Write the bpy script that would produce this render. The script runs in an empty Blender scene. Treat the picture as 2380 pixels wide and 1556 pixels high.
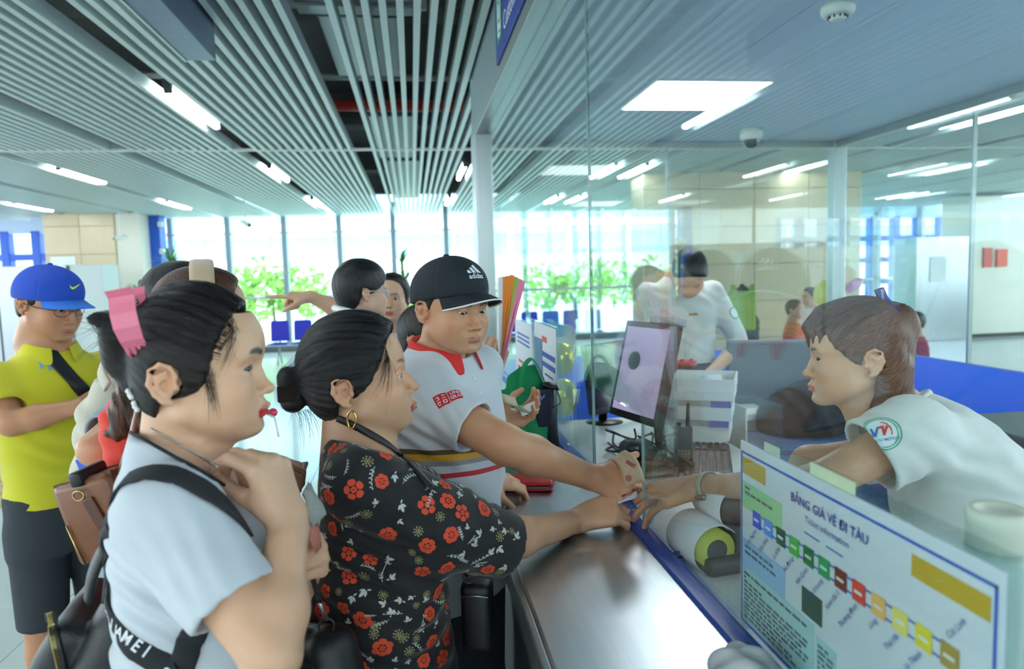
import bpy, bmesh, math, random
import numpy as np
from mathutils import Vector, Matrix, noise as mnoise
from mathutils.bvhtree import BVHTree

# ------------------------------------------------------------------ camera, world, exposure
SC = bpy.context.scene
COL = SC.collection
PXF, PCX, PCY = 1650.0, 1190.0, 778.0          # focal length and centre of the 2380x1556 frame
CAM = np.array([0.0, 0.0, 1.62])
_d = np.array([(958 - PCX) / PXF, -(640 - PCY) / PXF, -1.0])
_r = math.radians(1.6)
_u = np.array([-math.sin(_r), math.cos(_r), -math.sin(_r) * _d[0] + math.cos(_r) * _d[1]])
_u /= np.linalg.norm(_u); _f = _d / np.linalg.norm(_d)
RW = np.stack([np.cross(_f, _u), _f, _u])      # rows: world axes seen from the camera
cam = bpy.data.objects.new('camera', bpy.data.cameras.new('camera'))
COL.objects.link(cam); SC.camera = cam
cam.data.sensor_width = 36.0; cam.data.lens = 36.0 * PXF / 2380.0
cam.data.clip_start = 0.05; cam.data.clip_end = 300
cam.matrix_world = Matrix.Translation(CAM.tolist()) @ Matrix(RW.tolist()).to_4x4()
cam.data.dof.use_dof = True; cam.data.dof.focus_distance = 1.62; cam.data.dof.aperture_fstop = 3.6

world = bpy.data.worlds.new('overcast_sky'); SC.world = world; world.use_nodes = True
world.node_tree.nodes['Background'].inputs[0].default_value = (0.80, 0.93, 1.0, 1)
world.node_tree.nodes['Background'].inputs[1].default_value = 3.2
SC.view_settings.view_transform = 'Standard'; SC.view_settings.look = 'None'
SC.view_settings.gamma = 1.0; SC.view_settings.use_curve_mapping = False
SC.view_settings.exposure = 1.2
SC.cycles.max_bounces = 8; SC.cycles.diffuse_bounces = 4; SC.cycles.glossy_bounces = 3; SC.cycles.transmission_bounces = 4; SC.cycles.transparent_max_bounces = 16
SC.cycles.caustics_reflective = False; SC.cycles.caustics_refractive = False; SC.cycles.sample_clamp_indirect = 8.0; SC.cycles.adaptive_threshold = 0.08; SC.cycles.adaptive_min_samples = 16; SC.cycles.use_light_tree = False
TUBE_W = 22.0       # emission of the ceiling tubes
PANEL_W = 9.0       # emission of the square office panels

def _ray(px, py):
    return RW @ np.array([(px - PCX) / PXF, -(py - PCY) / PXF, -1.0])
def PY(px, py, Y):
    v = _ray(px, py); return Vector(CAM + v * (Y / v[1]))
def PXX(px, py, X):
    v = _ray(px, py); return Vector(CAM + v * (X / v[0]))
def PZ(px, py, Z):
    v = _ray(px, py); return Vector(CAM + v * ((Z - CAM[2]) / v[2]))

# ------------------------------------------------------------------ helpers
R = math.radians
rnd = random.Random(7)
MATS = {}
def lin(c):
    return tuple((x / 12.92 if x <= 0.04045 else ((x + 0.055) / 1.055) ** 2.4) for x in (v / 255 for v in c))
def mat(name, rgb, rough=0.5, metal=0.0, var=0.0, vscale=30.0, bump=0.0, bscale=80.0, emit=0.0, spec=0.5,
        sheen=0.0, coat=0.0, stretch=None, trans=0.0, alpha=1.0, sss=0.0):
    """principled material; rgb in 0-255 sRGB; var / bump add noise"""
    if name in MATS: return MATS[name]
    m = bpy.data.materials.new(name); m.use_nodes = True; MATS[name] = m
    nt = m.node_tree; b = nt.nodes['Principled BSDF']; c = lin(rgb)
    b.inputs['Base Color'].default_value = (*c, 1); b.inputs['Roughness'].default_value = rough
    b.inputs['Metallic'].default_value = metal; b.inputs['Specular IOR Level'].default_value = spec
    b.inputs['Sheen Weight'].default_value = sheen; b.inputs['Coat Weight'].default_value = coat
    b.inputs['Transmission Weight'].default_value = trans; b.inputs['Alpha'].default_value = alpha
    if sss:
        b.inputs['Subsurface Weight'].default_value = sss
        b.inputs['Subsurface Radius'].default_value = (0.009, 0.004, 0.002); b.inputs['Subsurface Scale'].default_value = 1.0
    m.diffuse_color = (*c, 1)
    if emit:
        b.inputs['Emission Color'].default_value = (*c, 1); b.inputs['Emission Strength'].default_value = emit
    if var or bump:
        tc = nt.nodes.new('ShaderNodeTexCoord'); mp = nt.nodes.new('ShaderNodeMapping')
        nt.links.new(tc.outputs['Object'], mp.inputs[0])
        if stretch: mp.inputs['Scale'].default_value = stretch
        if var:
            n = nt.nodes.new('ShaderNodeTexNoise'); n.inputs['Scale'].default_value = vscale; n.inputs['Detail'].default_value = 4
            nt.links.new(mp.outputs[0], n.inputs[0])
            rp = nt.nodes.new('ShaderNodeMix'); rp.data_type = 'RGBA'
            rp.inputs[6].default_value = (*[x * (1 - var) for x in c], 1); rp.inputs[7].default_value = (*[min(1, x * (1 + var)) for x in c], 1)
            nt.links.new(n.outputs[0], rp.inputs[0]); nt.links.new(rp.outputs[2], b.inputs['Base Color'])
        if bump:
            n2 = nt.nodes.new('ShaderNodeTexNoise'); n2.inputs['Scale'].default_value = bscale; n2.inputs['Detail'].default_value = 3
            nt.links.new(mp.outputs[0], n2.inputs[0])
            bp = nt.nodes.new('ShaderNodeBump'); bp.inputs['Strength'].default_value = bump; bp.inputs['Distance'].default_value = 0.004
            nt.links.new(n2.outputs[0], bp.inputs['Height']); nt.links.new(bp.outputs[0], b.inputs['Normal'])
    return m

def glass_mat(name, tint=(235, 248, 246), base=0.05, blend=5.0, rough=0.0, haze=0.0, amp=0.94):
    """clear pane: transparent + mirror reflection that grows towards grazing angles"""
    if name in MATS: return MATS[name]
    m = bpy.data.materials.new(name); m.use_nodes = True; MATS[name] = m
    nt = m.node_tree; nt.nodes.remove(nt.nodes['Principled BSDF']); out = nt.nodes['Material Output']
    tr = nt.nodes.new('ShaderNodeBsdfTransparent'); tr.inputs[0].default_value = (*lin(tint), 1)
    gl = nt.nodes.new('ShaderNodeBsdfGlossy'); gl.inputs[0].default_value = (0.93, 0.98, 0.97, 1); gl.inputs['Roughness'].default_value = rough
    lw = nt.nodes.new('ShaderNodeLayerWeight'); lw.inputs[0].default_value = 0.5
    pw = nt.nodes.new('ShaderNodeMath'); pw.operation = 'POWER'; pw.inputs[1].default_value = blend
    ml = nt.nodes.new('ShaderNodeMath'); ml.operation = 'MULTIPLY_ADD'; ml.inputs[1].default_value = amp; ml.inputs[2].default_value = base
    mx = nt.nodes.new('ShaderNodeMixShader')
    nt.links.new(lw.outputs['Facing'], pw.inputs[0]); nt.links.new(pw.outputs[0], ml.inputs[0]); nt.links.new(ml.outputs[0], mx.inputs[0])
    first = tr.outputs[0]
    if haze:
        df = nt.nodes.new('ShaderNodeBsdfDiffuse'); df.inputs[0].default_value = (0.8, 0.86, 0.86, 1)
        hz = nt.nodes.new('ShaderNodeMixShader'); hz.inputs[0].default_value = haze
        nt.links.new(tr.outputs[0], hz.inputs[1]); nt.links.new(df.outputs[0], hz.inputs[2]); first = hz.outputs[0]
    nt.links.new(first, mx.inputs[1]); nt.links.new(gl.outputs[0], mx.inputs[2]); nt.links.new(mx.outputs[0], out.inputs[0])
    return m

def link(o, parent=None):
    COL.objects.link(o)
    if parent is not None: o.parent = parent
    return o
def tag(o, label=None, cat=None, group=None, kind=None):
    if label: o['label'] = label
    if cat: o['category'] = cat
    if group: o['group'] = group
    if kind: o['kind'] = kind
    return o
def empty(name, loc=(0, 0, 0), label=None, cat=None, group=None, rz=0.0):
    o = bpy.data.objects.new(name, None); o.empty_display_size = 0.05; link(o)
    o.location = loc; o.rotation_euler = (0, 0, rz); tag(o, label, cat, group)
    return o
def mesh(name, verts, faces, m=None, smooth=False):
    me = bpy.data.meshes.new(name); me.from_pydata([tuple(v) for v in verts], [], [tuple(f) for f in faces]); me.update()
    if m: me.materials.append(m)
    if smooth: me.polygons.foreach_set('use_smooth', [True] * len(me.polygons))
    return me
def inv_parent(o, parent):
    """parent while vertices stay in world space"""
    o.parent = parent
    if parent is not None:
        mw = Matrix.Translation(parent.location) @ parent.rotation_euler.to_matrix().to_4x4()
        pp = parent.parent
        while pp is not None:
            mw = pp.matrix_basis @ pp.matrix_parent_inverse.copy() @ mw if False else Matrix.Translation(pp.location) @ pp.rotation_euler.to_matrix().to_4x4() @ parent.matrix_parent_inverse @ mw
            parent, pp = pp, pp.parent
        o.matrix_parent_inverse = mw.inverted()
    return o
def obj(name, me, parent=None):
    """link a mesh whose vertices are in world space"""
    o = bpy.data.objects.new(name, me); COL.objects.link(o)
    if parent is not None: inv_parent(o, parent)
    return o

class MB:
    """collects shapes (world space) and builds one mesh object"""
    def __init__(s): s.v = []; s.f = []
    def add(s, vs, fs):
        k = len(s.v); s.v += [tuple(v) for v in vs]; s.f += [tuple(i + k for i in f) for f in fs]; return s
    def box(s, a, b, M=None, bev=0.0):
        x0, y0, z0 = a; x1, y1, z1 = b
        if bev > 0:
            bm = bmesh.new(); bmesh.ops.create_cube(bm, size=1)
            for v in bm.verts: v.co = Vector(((x0 + x1) / 2 + v.co.x * (x1 - x0), (y0 + y1) / 2 + v.co.y * (y1 - y0), (z0 + z1) / 2 + v.co.z * (z1 - z0)))
            bmesh.ops.bevel(bm, geom=bm.edges[:], offset=bev, segments=2, affect='EDGES', profile=0.6)
            bm.verts.index_update(); vs = [v.co.copy() for v in bm.verts]; fs = [[v.index for v in f.verts] for f in bm.faces]; bm.free()
        else:
            vs = [Vector(p) for p in ((x0, y0, z0), (x1, y0, z0), (x1, y1, z0), (x0, y1, z0), (x0, y0, z1), (x1, y0, z1), (x1, y1, z1), (x0, y1, z1))]
            fs = [(0, 3, 2, 1), (4, 5, 6, 7), (0, 1, 5, 4), (1, 2, 6, 5), (2, 3, 7, 6), (3, 0, 4, 7)]
        if M is not None: vs = [M @ v for v in vs]
        return s.add(vs, fs)
    def tube(s, pts, r, n=10, cap=True, closed=False, flat=None, up=None):
        """swept tube; r number or list; flat=(w,t) sweeps a rounded strap section instead"""
        pts = [Vector(p) for p in pts]; N = len(pts); rs = r if isinstance(r, (list, tuple)) else [r] * N
        prev = None; vs = []; k = 0
        for i, p in enumerate(pts):
            t = (pts[(i + 1) % N] - pts[i - 1]) if closed else (pts[min(i + 1, N - 1)] - pts[max(i - 1, 0)])
            t.normalize()
            if up is not None:
                u = Vector(up[i] if isinstance(up, list) else up); a = (u - t * u.dot(t))
                a = a.normalized() if a.length > 1e-6 else t.orthogonal().normalized()
            elif prev is None: a = t.orthogonal().normalized()
            else:
                a = prev - t * prev.dot(t); a = a.normalized() if a.length > 1e-6 else t.orthogonal().normalized()
            prev = a; b = t.cross(a)
            for j in range(n):
                th = 2 * math.pi * j / n
                if flat: vs.append(p + b * (math.copysign(abs(math.cos(th)) ** 0.5, math.cos(th)) * flat[0] / 2) + a * (math.copysign(abs(math.sin(th)) ** 0.5, math.sin(th)) * flat[1] / 2))
                else: vs.append(p + a * (math.cos(th) * rs[i]) + b * (math.sin(th) * rs[i]))
        fs = []
        for i in range(N if closed else N - 1):
            i2 = (i + 1) % N
            for j in range(n):
                j2 = (j + 1) % n; fs.append((i * n + j, i * n + j2, i2 * n + j2, i2 * n + j))
        if cap and not closed:
            fs.append(tuple(range(n - 1, -1, -1))); fs.append(tuple((N - 1) * n + j for j in range(n)))
        return s.add(vs, fs)
    def lathe(s, prof, n=24, M=None):
        """prof: list of (radius, z)"""
        vs = []; fs = []
        for r, z in prof:
            for j in range(n):
                th = 2 * math.pi * j / n; vs.append(Vector((r * math.cos(th), r * math.sin(th), z)))
        for i in range(len(prof) - 1):
            for j in range(n):
                j2 = (j + 1) % n; fs.append((i * n + j, i * n + j2, (i + 1) * n + j2, (i + 1) * n + j))
        if prof[0][0] > 1e-5: fs.append(tuple(range(n - 1, -1, -1)))
        if prof[-1][0] > 1e-5: fs.append(tuple((len(prof) - 1) * n + j for j in range(n)))
        if M is not None: vs = [M @ v for v in vs]
        return s.add(vs, fs)
    def prism(s, poly, t0, t1, M=None):
        """poly of (x,y), extruded z t0..t1"""
        n = len(poly); vs = [Vector((x, y, t0)) for x, y in poly] + [Vector((x, y, t1)) for x, y in poly]
        fs = [tuple(range(n - 1, -1, -1)), tuple(range(n, 2 * n))] + [(i, (i + 1) % n, n + (i + 1) % n, n + i) for i in range(n)]
        if M is not None: vs = [M @ v for v in vs]
        return s.add(vs, fs)
    def build(s, name, m, parent=None, smooth=False):
        return obj(name, mesh(name, s.v, s.f, m, smooth), parent)
def frame(o, x, y, z=None):
    """matrix with origin o and axes x, y (z = x cross y)"""
    x = Vector(x).normalized(); y = Vector(y); y = (y - x * y.dot(x)).normalized(); z = x.cross(y)
    return Matrix(((x.x, y.x, z.x, o[0]), (x.y, y.y, z.y, o[1]), (x.z, y.z, z.z, o[2]), (0, 0, 0, 1)))
_TXT = {}
def text_geo(s, size=1.0, shear=0.0, bold=0.0, align='CENTER'):
    """2D vertices and faces of a line of text (default font)"""
    key = (s, shear, bold, align)
    if key not in _TXT:
        cu = bpy.data.curves.new('txt', 'FONT'); cu.body = s; cu.align_x = align; cu.align_y = 'CENTER'; cu.shear = shear; cu.offset = bold; cu.resolution_u = 2
        o = bpy.data.objects.new('txt', cu); COL.objects.link(o)
        me = bpy.data.meshes.new_from_object(o); _TXT[key] = ([v.co.copy() for v in me.vertices], [tuple(p.vertices) for p in me.polygons])
        bpy.data.objects.remove(o); bpy.data.curves.remove(cu); bpy.data.meshes.remove(me)
    v, f = _TXT[key]; return [Vector((p.x * size, p.y * size, 0)) for p in v], f
def text_on(mb, s, size, M, align='CENTER', bold=0.0, shear=0.0):
    v, f = text_geo(s, size, shear, bold, align); mb.add([M @ p for p in v], f)
# ------------------------------------------------------------------ the hall: floor, ceiling, walls
CEIL = 2.98; XG = 0.515; ZC = 1.01; OFC = 2.55; XB = 3.27; YA = 5.15; YW = 16.4
m_tile = mat('pale_floor_tile', (206, 214, 212), rough=0.13, var=0.05, vscale=3, spec=0.6)
m_grout = mat('floor_grout', (140, 142, 138), rough=0.8)
m_slat = mat('grey_baffle_metal', (206, 222, 220), rough=0.42, spec=0.5)
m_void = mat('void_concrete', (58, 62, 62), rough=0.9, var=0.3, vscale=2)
m_steel = mat('brushed_steel', (206, 214, 220), rough=0.33, metal=1.0, var=0.12, vscale=60, stretch=(1, 0.05, 1))
m_steel2 = mat('satin_steel_frame', (170, 178, 178), rough=0.35, metal=0.9)
m_white = mat('white_paint', (232, 236, 234), rough=0.55)
m_blue = mat('blue_paint', (30, 92, 205), rough=0.4)
m_bluep = mat('blue_panel', (66, 124, 255), rough=0.35)
m_beige = mat('beige_stone', (216, 198, 164), rough=0.35, var=0.08, vscale=8, spec=0.4)
m_cream = mat('cream_wall', (228, 226, 212), rough=0.6)
m_tube = mat('tube_light_emitter', (240, 250, 255), emit=TUBE_W)
m_panel = mat('panel_light_emitter', (250, 252, 255), emit=PANEL_W)
m_black = mat('black_plastic', (22, 24, 27), rough=0.4)
m_dark = mat('dark_grey_plastic', (52, 56, 62), rough=0.45)
m_glassw = glass_mat('window_glass', base=0.02, amp=0.5)
m_glass = glass_mat('counter_glass', tint=(249, 253, 252), base=0.018, blend=4.2, amp=0.9, haze=0.006)
m_glassb = glass_mat('partition_glass', tint=(244, 250, 250), base=0.04, amp=0.8, haze=0.012)

floor = tag(MB().box((-13, -7, -0.2), (16, 19, -0.006)).build('floor', m_grout), kind='structure')
TW = 0.97
tile_me = {}
def tile(i, j):
    x0 = -1.83 + i * TW; y0 = 3.8 + j * TW
    if 'a' not in tile_me:
        tile_me['a'] = mesh('tile', *(lambda b: (b.v, b.f))(MB().box((0.002, 0.002, -0.006), (TW - 0.002, TW - 0.002, 0.0), bev=0.0012)), m_tile)
    o = bpy.data.objects.new('tile', tile_me['a']); link(o, floor); o.location = (x0, y0, 0)
for j in range(-3, 13):
    for i in range(-7, 9):
        if not (i in (-3,) and 2 <= j <= 4 and False): tile(i, j)
rest = MB()
for j in range(-11, 16):
    for i in range(-11, 18):
        if not (-7 <= i < 9 and -3 <= j < 13):
            x0 = -1.83 + i * TW; y0 = 3.8 + j * TW
            rest.box((x0 + .002, y0 + .002, -0.006), (x0 + TW - .002, y0 + TW - .002, 0))
tag(rest.build('far_tiles', m_tile, floor), kind='stuff')
# tactile guide strip
m_tact = mat('tactile_paving', (208, 180, 128), rough=0.6)
tac = empty('tactile_strip', (-3.45, 6.4, 0), 'tan ribbed tactile guide strip on the floor behind the yellow shirt man', 'floor strip')
MB().box((-3.85, 3, 0), (-3.05, 15, 0.003)).build('base', m_tact, tac)
ribm = mesh('rib', *(lambda b: (b.v, b.f))(MB().box((-0.011, -0.4, 0), (0.011, 0.4, 0.006), bev=0.002)), mat('tactile_rib', (226, 206, 160), rough=0.5))
for i in range(8):
    for j in range(7):
        o = bpy.data.objects.new('rib', ribm); link(o, tac); o.location = (-0.35 + i * 0.1, -1.9 + j * 0.86, 0.003)

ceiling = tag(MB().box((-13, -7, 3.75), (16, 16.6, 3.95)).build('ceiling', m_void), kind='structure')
def slat_mesh(L): return mesh('slat', *(lambda b: (b.v, b.f))(MB().box((-0.0185, 0, 0), (0.0185, L, 0.095))), m_slat)
SPL = 7.95
seg = {0: (-6.0, SPL - 0.012, slat_mesh(SPL - 0.012 + 6.0)), 1: (SPL + 0.012, 16.3, slat_mesh(16.3 - SPL - 0.012))}
stuff = MB(); nsl = 0
for g in range(-9, 12):
    x0 = -1.70 + g * 1.215 + 0.608                      # centre of a slat group
    for k in range(12):
        x = x0 + (k - 5.5) * 0.0875
        for sg in (0, 1):
            y0, y1, me_ = seg[sg]
            if sg == 0 and XG - 0.05 < x < XB + 0.05: y0s = YA + 0.1   # office has its own ceiling
            else: y0s = y0
            near = (-5 <= g <= 4 and sg == 1) or (-5 <= g <= 1 and sg == 0 and x < XG) or (4 <= g <= 6 and sg == 0)
            if near and y0s == y0 and nsl < 290:
                o = bpy.data.objects.new('slat', me_); link(o, ceiling); o.location = (x, y0, CEIL); nsl += 1
            else: stuff.box((x - 0.0185, y0s, CEIL), (x + 0.0185, y1, CEIL + 0.095))
tag(stuff.build('far_slats', m_slat, ceiling), kind='stuff')
MB().box((-13, SPL - 0.02, CEIL - 0.006), (XG, SPL + 0.02, CEIL + 0.02)).build('cross_rail', m_white, ceiling)
MB().box((XG, SPL - 0.02, CEIL - 0.006), (16, SPL + 0.02, CEIL + 0.02)).build('cross_rail', m_white, ceiling)
# channel edge plates beside the lamp channels, and things in the void
m_duct = mat('galvanised_duct', (150, 160, 160), rough=0.4, metal=0.6, var=0.15, vscale=4)
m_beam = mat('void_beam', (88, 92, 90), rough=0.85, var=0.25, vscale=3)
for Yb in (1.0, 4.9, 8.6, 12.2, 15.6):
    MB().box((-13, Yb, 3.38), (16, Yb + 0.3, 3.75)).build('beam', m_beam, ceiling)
d1 = empty('air_duct', (-0.5, 4, 3.5), 'pale galvanised air duct seen above the middle ceiling slats', 'duct')
MB().box((-0.62, -3, 3.22), (0.12, 4.6, 3.42), bev=0.01).build('duct_run', m_duct, d1)
for yy in (0.2, 1.8, 3.3, 4.4): MB().box((-0.65, yy, 3.20), (0.15, yy + 0.05, 3.44)).build('flange', m_duct, d1)
for k, (xx, y0, y1) in enumerate(((-0.25, 4.75, 6.1), (-0.1, 7.6, 10.2), (0.0, 10.5, 15.5))):
    MB().box((xx - 0.28, y0, 3.26), (xx + 0.22, y1, 3.38), bev=0.008).build('tray', m_duct, d1)
tag(MB().tube([(-13, 7.3, 3.3), (16, 7.3, 3.3)], 0.055, 12).build('sprinkler_pipe', mat('red_pipe', (196, 60, 48), rough=0.4), None, True),
    'red sprinkler pipe crossing the dark void above the slats', 'pipe')
tag(MB().tube([(-13, 6.2, 3.28), (16, 6.2, 3.28)], 0.03, 8).build('conduit_pipe', m_duct, None, True), 'thin grey conduit crossing above the ceiling slats', 'pipe')

# hanging grey steel box (top left) between the slats
hb = empty('hanging_box', (-1.07, 3.5, 2.98), 'bluish steel sign box hanging below the slats at the top', 'sign box')
MB().box((-1.15, 0.5, 2.80), (-1.0, 4.12, 3.2), bev=0.004).build('housing', mat('blue_grey_steel', (118, 136, 160), rough=0.4, metal=0.5, var=0.15, vscale=20), hb)
MB().box((-1.165, 0.5, 2.795), (-1.15, 4.13, 3.2)).build('side_lip', m_slat, hb)
# ------------------------------------------------------------------ tube lights
m_hous = mat('lamp_housing', (70, 76, 80), rough=0.5)
rows = ['nearest', 'second', 'third', 'fourth', 'farthest']
def tube_light(x, y, label, L=1.27):
    t = empty('tube_light', (x, y, CEIL + 0.05), label, 'ceiling light', 'ceiling tube lights')
    b = bpy.data.objects.new('tube', tube_me); link(b, t)
    h = bpy.data.objects.new('housing', hous_me); link(h, t)
    for e in (0, 1):
        c = bpy.data.objects.new('end_cap', cap_me); link(c, t); c.location = (0, -0.035 if e == 0 else L + 0.005, 0)
tube_me = mesh('tube', *(lambda b: (b.v, b.f))(MB().tube([(0, 0, -0.02), (0, 0.015, -0.02), (0, 1.255, -0.02), (0, 1.27, -0.02)], [0.016, 0.028, 0.028, 0.016], 8)), m_tube, True)
hous_me = mesh('housing', *(lambda b: (b.v, b.f))(MB().box((-0.035, -0.03, 0.012), (0.035, 1.3, 0.06))), m_hous)
cap_me = mesh('end_cap', *(lambda b: (b.v, b.f))(MB().box((-0.03, 0, -0.045), (0.03, 0.03, 0.02), bev=0.006)), m_hous)
chn = {-8.99: 'far left wall', -6.56: 'far left wall beside the beige column', -4.13: 'left half of the hall', -1.70: 'queue', 0.73: 'counter edge', 3.16: 'space behind the office', 5.5: 'hall right of the office', 7.9: 'far right hall', 10.3: 'outermost right hall'}
for cx_, nm in chn.items():
    for j, y in enumerate((-1.8, 1.9, 5.6, 9.3, 13.1)):
        if cx_ in (0.73, 3.16) and y < 7: continue
        tube_light(cx_, y, '%s tube light in the channel over the %s' % (rows[j], nm))

# ------------------------------------------------------------------ far window wall and what lies outside
win = tag(empty('window_1', (0, YW, 0)), kind='structure'); win['label'] = 'tall glazed end wall with steel mullions'
mul = mesh('mullion', *(lambda b: (b.v, b.f))(MB().box((-0.055, -0.09, 0.0), (0.055, 0.09, CEIL + 0.3), bev=0.01)), mat('mullion_steel', (150, 166, 178), rough=0.4, metal=0.3))
pane = mesh('pane', *(lambda b: (b.v, b.f))(MB().box((-0.54, -0.006, 0.14), (0.54, 0.006, CEIL + 0.3))), m_glassw)
fit = mesh('fitting', *(lambda b: (b.v, b.f))(MB().tube([(0, -0.11, 0), (0, -0.02, 0)], 0.028, 10).tube([(-0.13, -0.1, 0.0), (0.13, -0.1, 0)], 0.012, 6)), m_steel2)
WX0 = -5.15
for i in range(16):
    x = WX0 + i * 1.19
    o = bpy.data.objects.new('mullion', mul); link(o, win); o.location = (x, 0, 0)
    o = bpy.data.objects.new('pane', pane); link(o, win); o.location = (x + 0.595, 0.05, 0)
    for z in (1.75, 2.62):
        o = bpy.data.objects.new('fitting', fit); link(o, win); o.location = (x, 0, z)
MB().box((WX0 - .1, YW - 0.15, 0), (14.2, YW + 0.12, 0.14)).build('sill', mat('dark_sill', (96, 104, 108), rough=0.5), win)
MB().box((WX0 - .1, YW - 0.06, 1.18), (14.2, YW - 0.02, 1.24), bev=0.01).build('hand_rail', m_steel2, win)

# outdoor side: ground, building, railing, trees
tag(MB().box((-60, 17.5, -4.2), (80, 90, -4.0)).build('ground_outside', mat('pavement', (190, 190, 180), rough=0.9)), kind='structure')
bl = empty('building_across', (5, 36, -4), 'pale building with blue glass bands across the street', 'building')
m_bwall = mat('pale_render', (236, 240, 240), rough=0.8); m_bglass = mat('blue_glass_band', (164, 198, 214), rough=0.3, spec=0.5)
MB().box((-40, 36, -4), (60, 44, 12)).build('wall', m_bwall, bl)
for k, (z0, z1) in enumerate(((2.55, 3.6), (4.35, 5.9), (7, 9))):
    bnd = MB().box((-40, 35.9, z0), (60, 36.02, z1)).build('window_band', m_bglass, bl)
for i in range(33):
    MB().box((-40 + i * 3, 35.8, 2.5), (-39.82 + i * 3, 35.95, 9)).build('fin', m_bwall, bl)
MB().box((-40, 35.3, 3.9), (60, 36, 4.2)).build('ledge', m_bwall, bl)
m_leaf = mat('tree_leaf', (142, 186, 84), rough=0.6, var=0.35, vscale=1.3); m_bark = mat('bark', (110, 96, 78), rough=0.9)
def leafy(name, label, x, y, z0, h, r, n, seed):
    rg = random.Random(seed); t = empty(name, (x, y, z0), label, 'tree', 'trees outside the window wall')
    MB().tube([(x, y, z0), (x + 0.1, y, z0 + h * 0.5), (x, y + 0.1, z0 + h)], [0.14, 0.1, 0.03], 8).build('trunk', m_bark, t, True)
    mb = MB()
    for i in range(n):
        th = rg.uniform(0, 2 * math.pi); ph = math.acos(rg.uniform(-0.6, 1)); rr = r * rg.uniform(0.45, 1) ** 0.5 * (0.8 + 0.3 * math.sin(3 * th + seed))
        c = Vector((x + rr * math.sin(ph) * math.cos(th), y + rr * math.sin(ph) * math.sin(th), z0 + h + rr * 0.75 * math.cos(ph)))
        a = Vector((rg.gauss(0, 1), rg.gauss(0, 1), rg.gauss(0, 1))).normalized(); b = a.orthogonal().normalized(); sz = rg.uniform(0.10, 0.22)
        mb.add([c - a * sz, c + b * sz * .5, c + a * sz, c - b * sz * .5], [(0, 1, 2, 3)])
    tag(mb.build('foliage', m_leaf, t), kind='stuff')
tl = ['round green tree outside the left end of the window wall', 'green tree outside behind the blue chairs', 'bushy tree outside behind the pointing hand', 'light green tree outside behind the boy with glasses',
      'green tree outside behind the potted plant', 'tree outside behind the cap of the counter man', 'tree outside seen through the far counter glass', 'tree outside beyond the ticket office', 'last tree outside at the right end']
for i, x in enumerate((-9.5, -6.2, -3.6, -0.6, 2.2, 4.8, 7.6, 10.5, 14)):
    leafy('street_tree', tl[i], x * 1.3 + 0.3 * (i % 3), 21.5 + 2.2 * (i % 2), -4, 4.5 + 0.3 * (i % 3), 1.6, 620, i)

# ------------------------------------------------------------------ left side: blue pillar, column, lattice
def lattice(name, x0, x1, y, z1, label, px=0.62, pz=0.56):
    w = tag(empty(name, (x0, y, 0)), kind='structure'); w['label'] = label
    n = int(round((x1 - x0) / px)); mz = int(z1 / pz)
    vb = mesh('lattice_post', *(lambda b: (b.v, b.f))(MB().box((-0.09, -0.12, 0), (0.09, 0.12, z1), bev=0.02)), m_blue)
    hb_ = mesh('lattice_rail', *(lambda b: (b.v, b.f))(MB().box((0, -0.11, -0.07), (x1 - x0, 0.11, 0.07), bev=0.02)), m_blue)
    for i in range(n + 1):
        o = bpy.data.objects.new('lattice_post', vb); link(o, w); o.location = (i * px, 0, 0)
    for j in range(mz + 1):
        o = bpy.data.objects.new('lattice_rail', hb_); link(o, w); o.location = (0, 0, j * pz)
    MB().box((x0, y - 0.1, z1 - 0.05), (x1, y + 0.1, CEIL + 0.4)).build('lintel', mat('pale_blue_lintel', (186, 206, 232), rough=0.6), w)
lattice('wall_left_lattice', -12.4, -6.9, 16.9, 2.8, 'blue lattice wall with square openings at the far left')
lattice('wall_right_lattice', 8.6, 15.2, 17.2, 2.8, 'blue lattice wall with square openings at the far right', px=0.66)
col1 = tag(empty('column_1', (-6.3, 15.2, 0)), kind='structure'); col1['label'] = 'beige tiled column by the far left corner'
MB().box((-7.02, 15.05, 0), (-5.72, 15.9, CEIL + 0.3)).build('core', mat('column_joint', (176, 162, 136), rough=0.8), col1)
for k in range(6):
    for (xa, xb) in ((-7.04, -6.40), (-6.39, -5.75)):
        MB().box((xa, 15.0, k * 0.55 + 0.004), (xb, 15.05, k * 0.55 + 0.546), bev=0.003).build('stone_panel', m_beige, col1)
MB().box((-5.74, 15.02, 0), (-5.28, 15.9, CEIL + 0.3), bev=0.01).build('side_cladding', m_cream, col1)
pl = tag(empty('pillar_blue', (-5.25, 15.6, 0)), kind='structure'); pl['label'] = 'bright blue steel pillar beside the window wall'
MB().box((-5.42, 15.5, 0), (-5.08, 15.9, CEIL + 0.3), bev=0.02).build('shaft', m_blue, pl)
for z in (0.9, 1.6, 2.2, 2.75): MB().box((-5.1, 15.46, z), (-5.02, 15.6, z + 0.1), bev=0.01).build('clamp', m_white, pl)
wl = tag(MB().box((-13, -7, 0), (-12.8, 17, 0.9)).build('wall_left', m_cream), kind='structure')
wbk = tag(MB().box((-13, -7.2, 0), (16, -7.0, 2.2)).build('wall_back_blocker', m_cream), kind='structure')  # unseen wall added behind the camera to cut the frontal light
wr = tag(MB().box((15.8, -7, 0), (16, 19, 0.9)).build('wall_right', m_cream), kind='structure')

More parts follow.
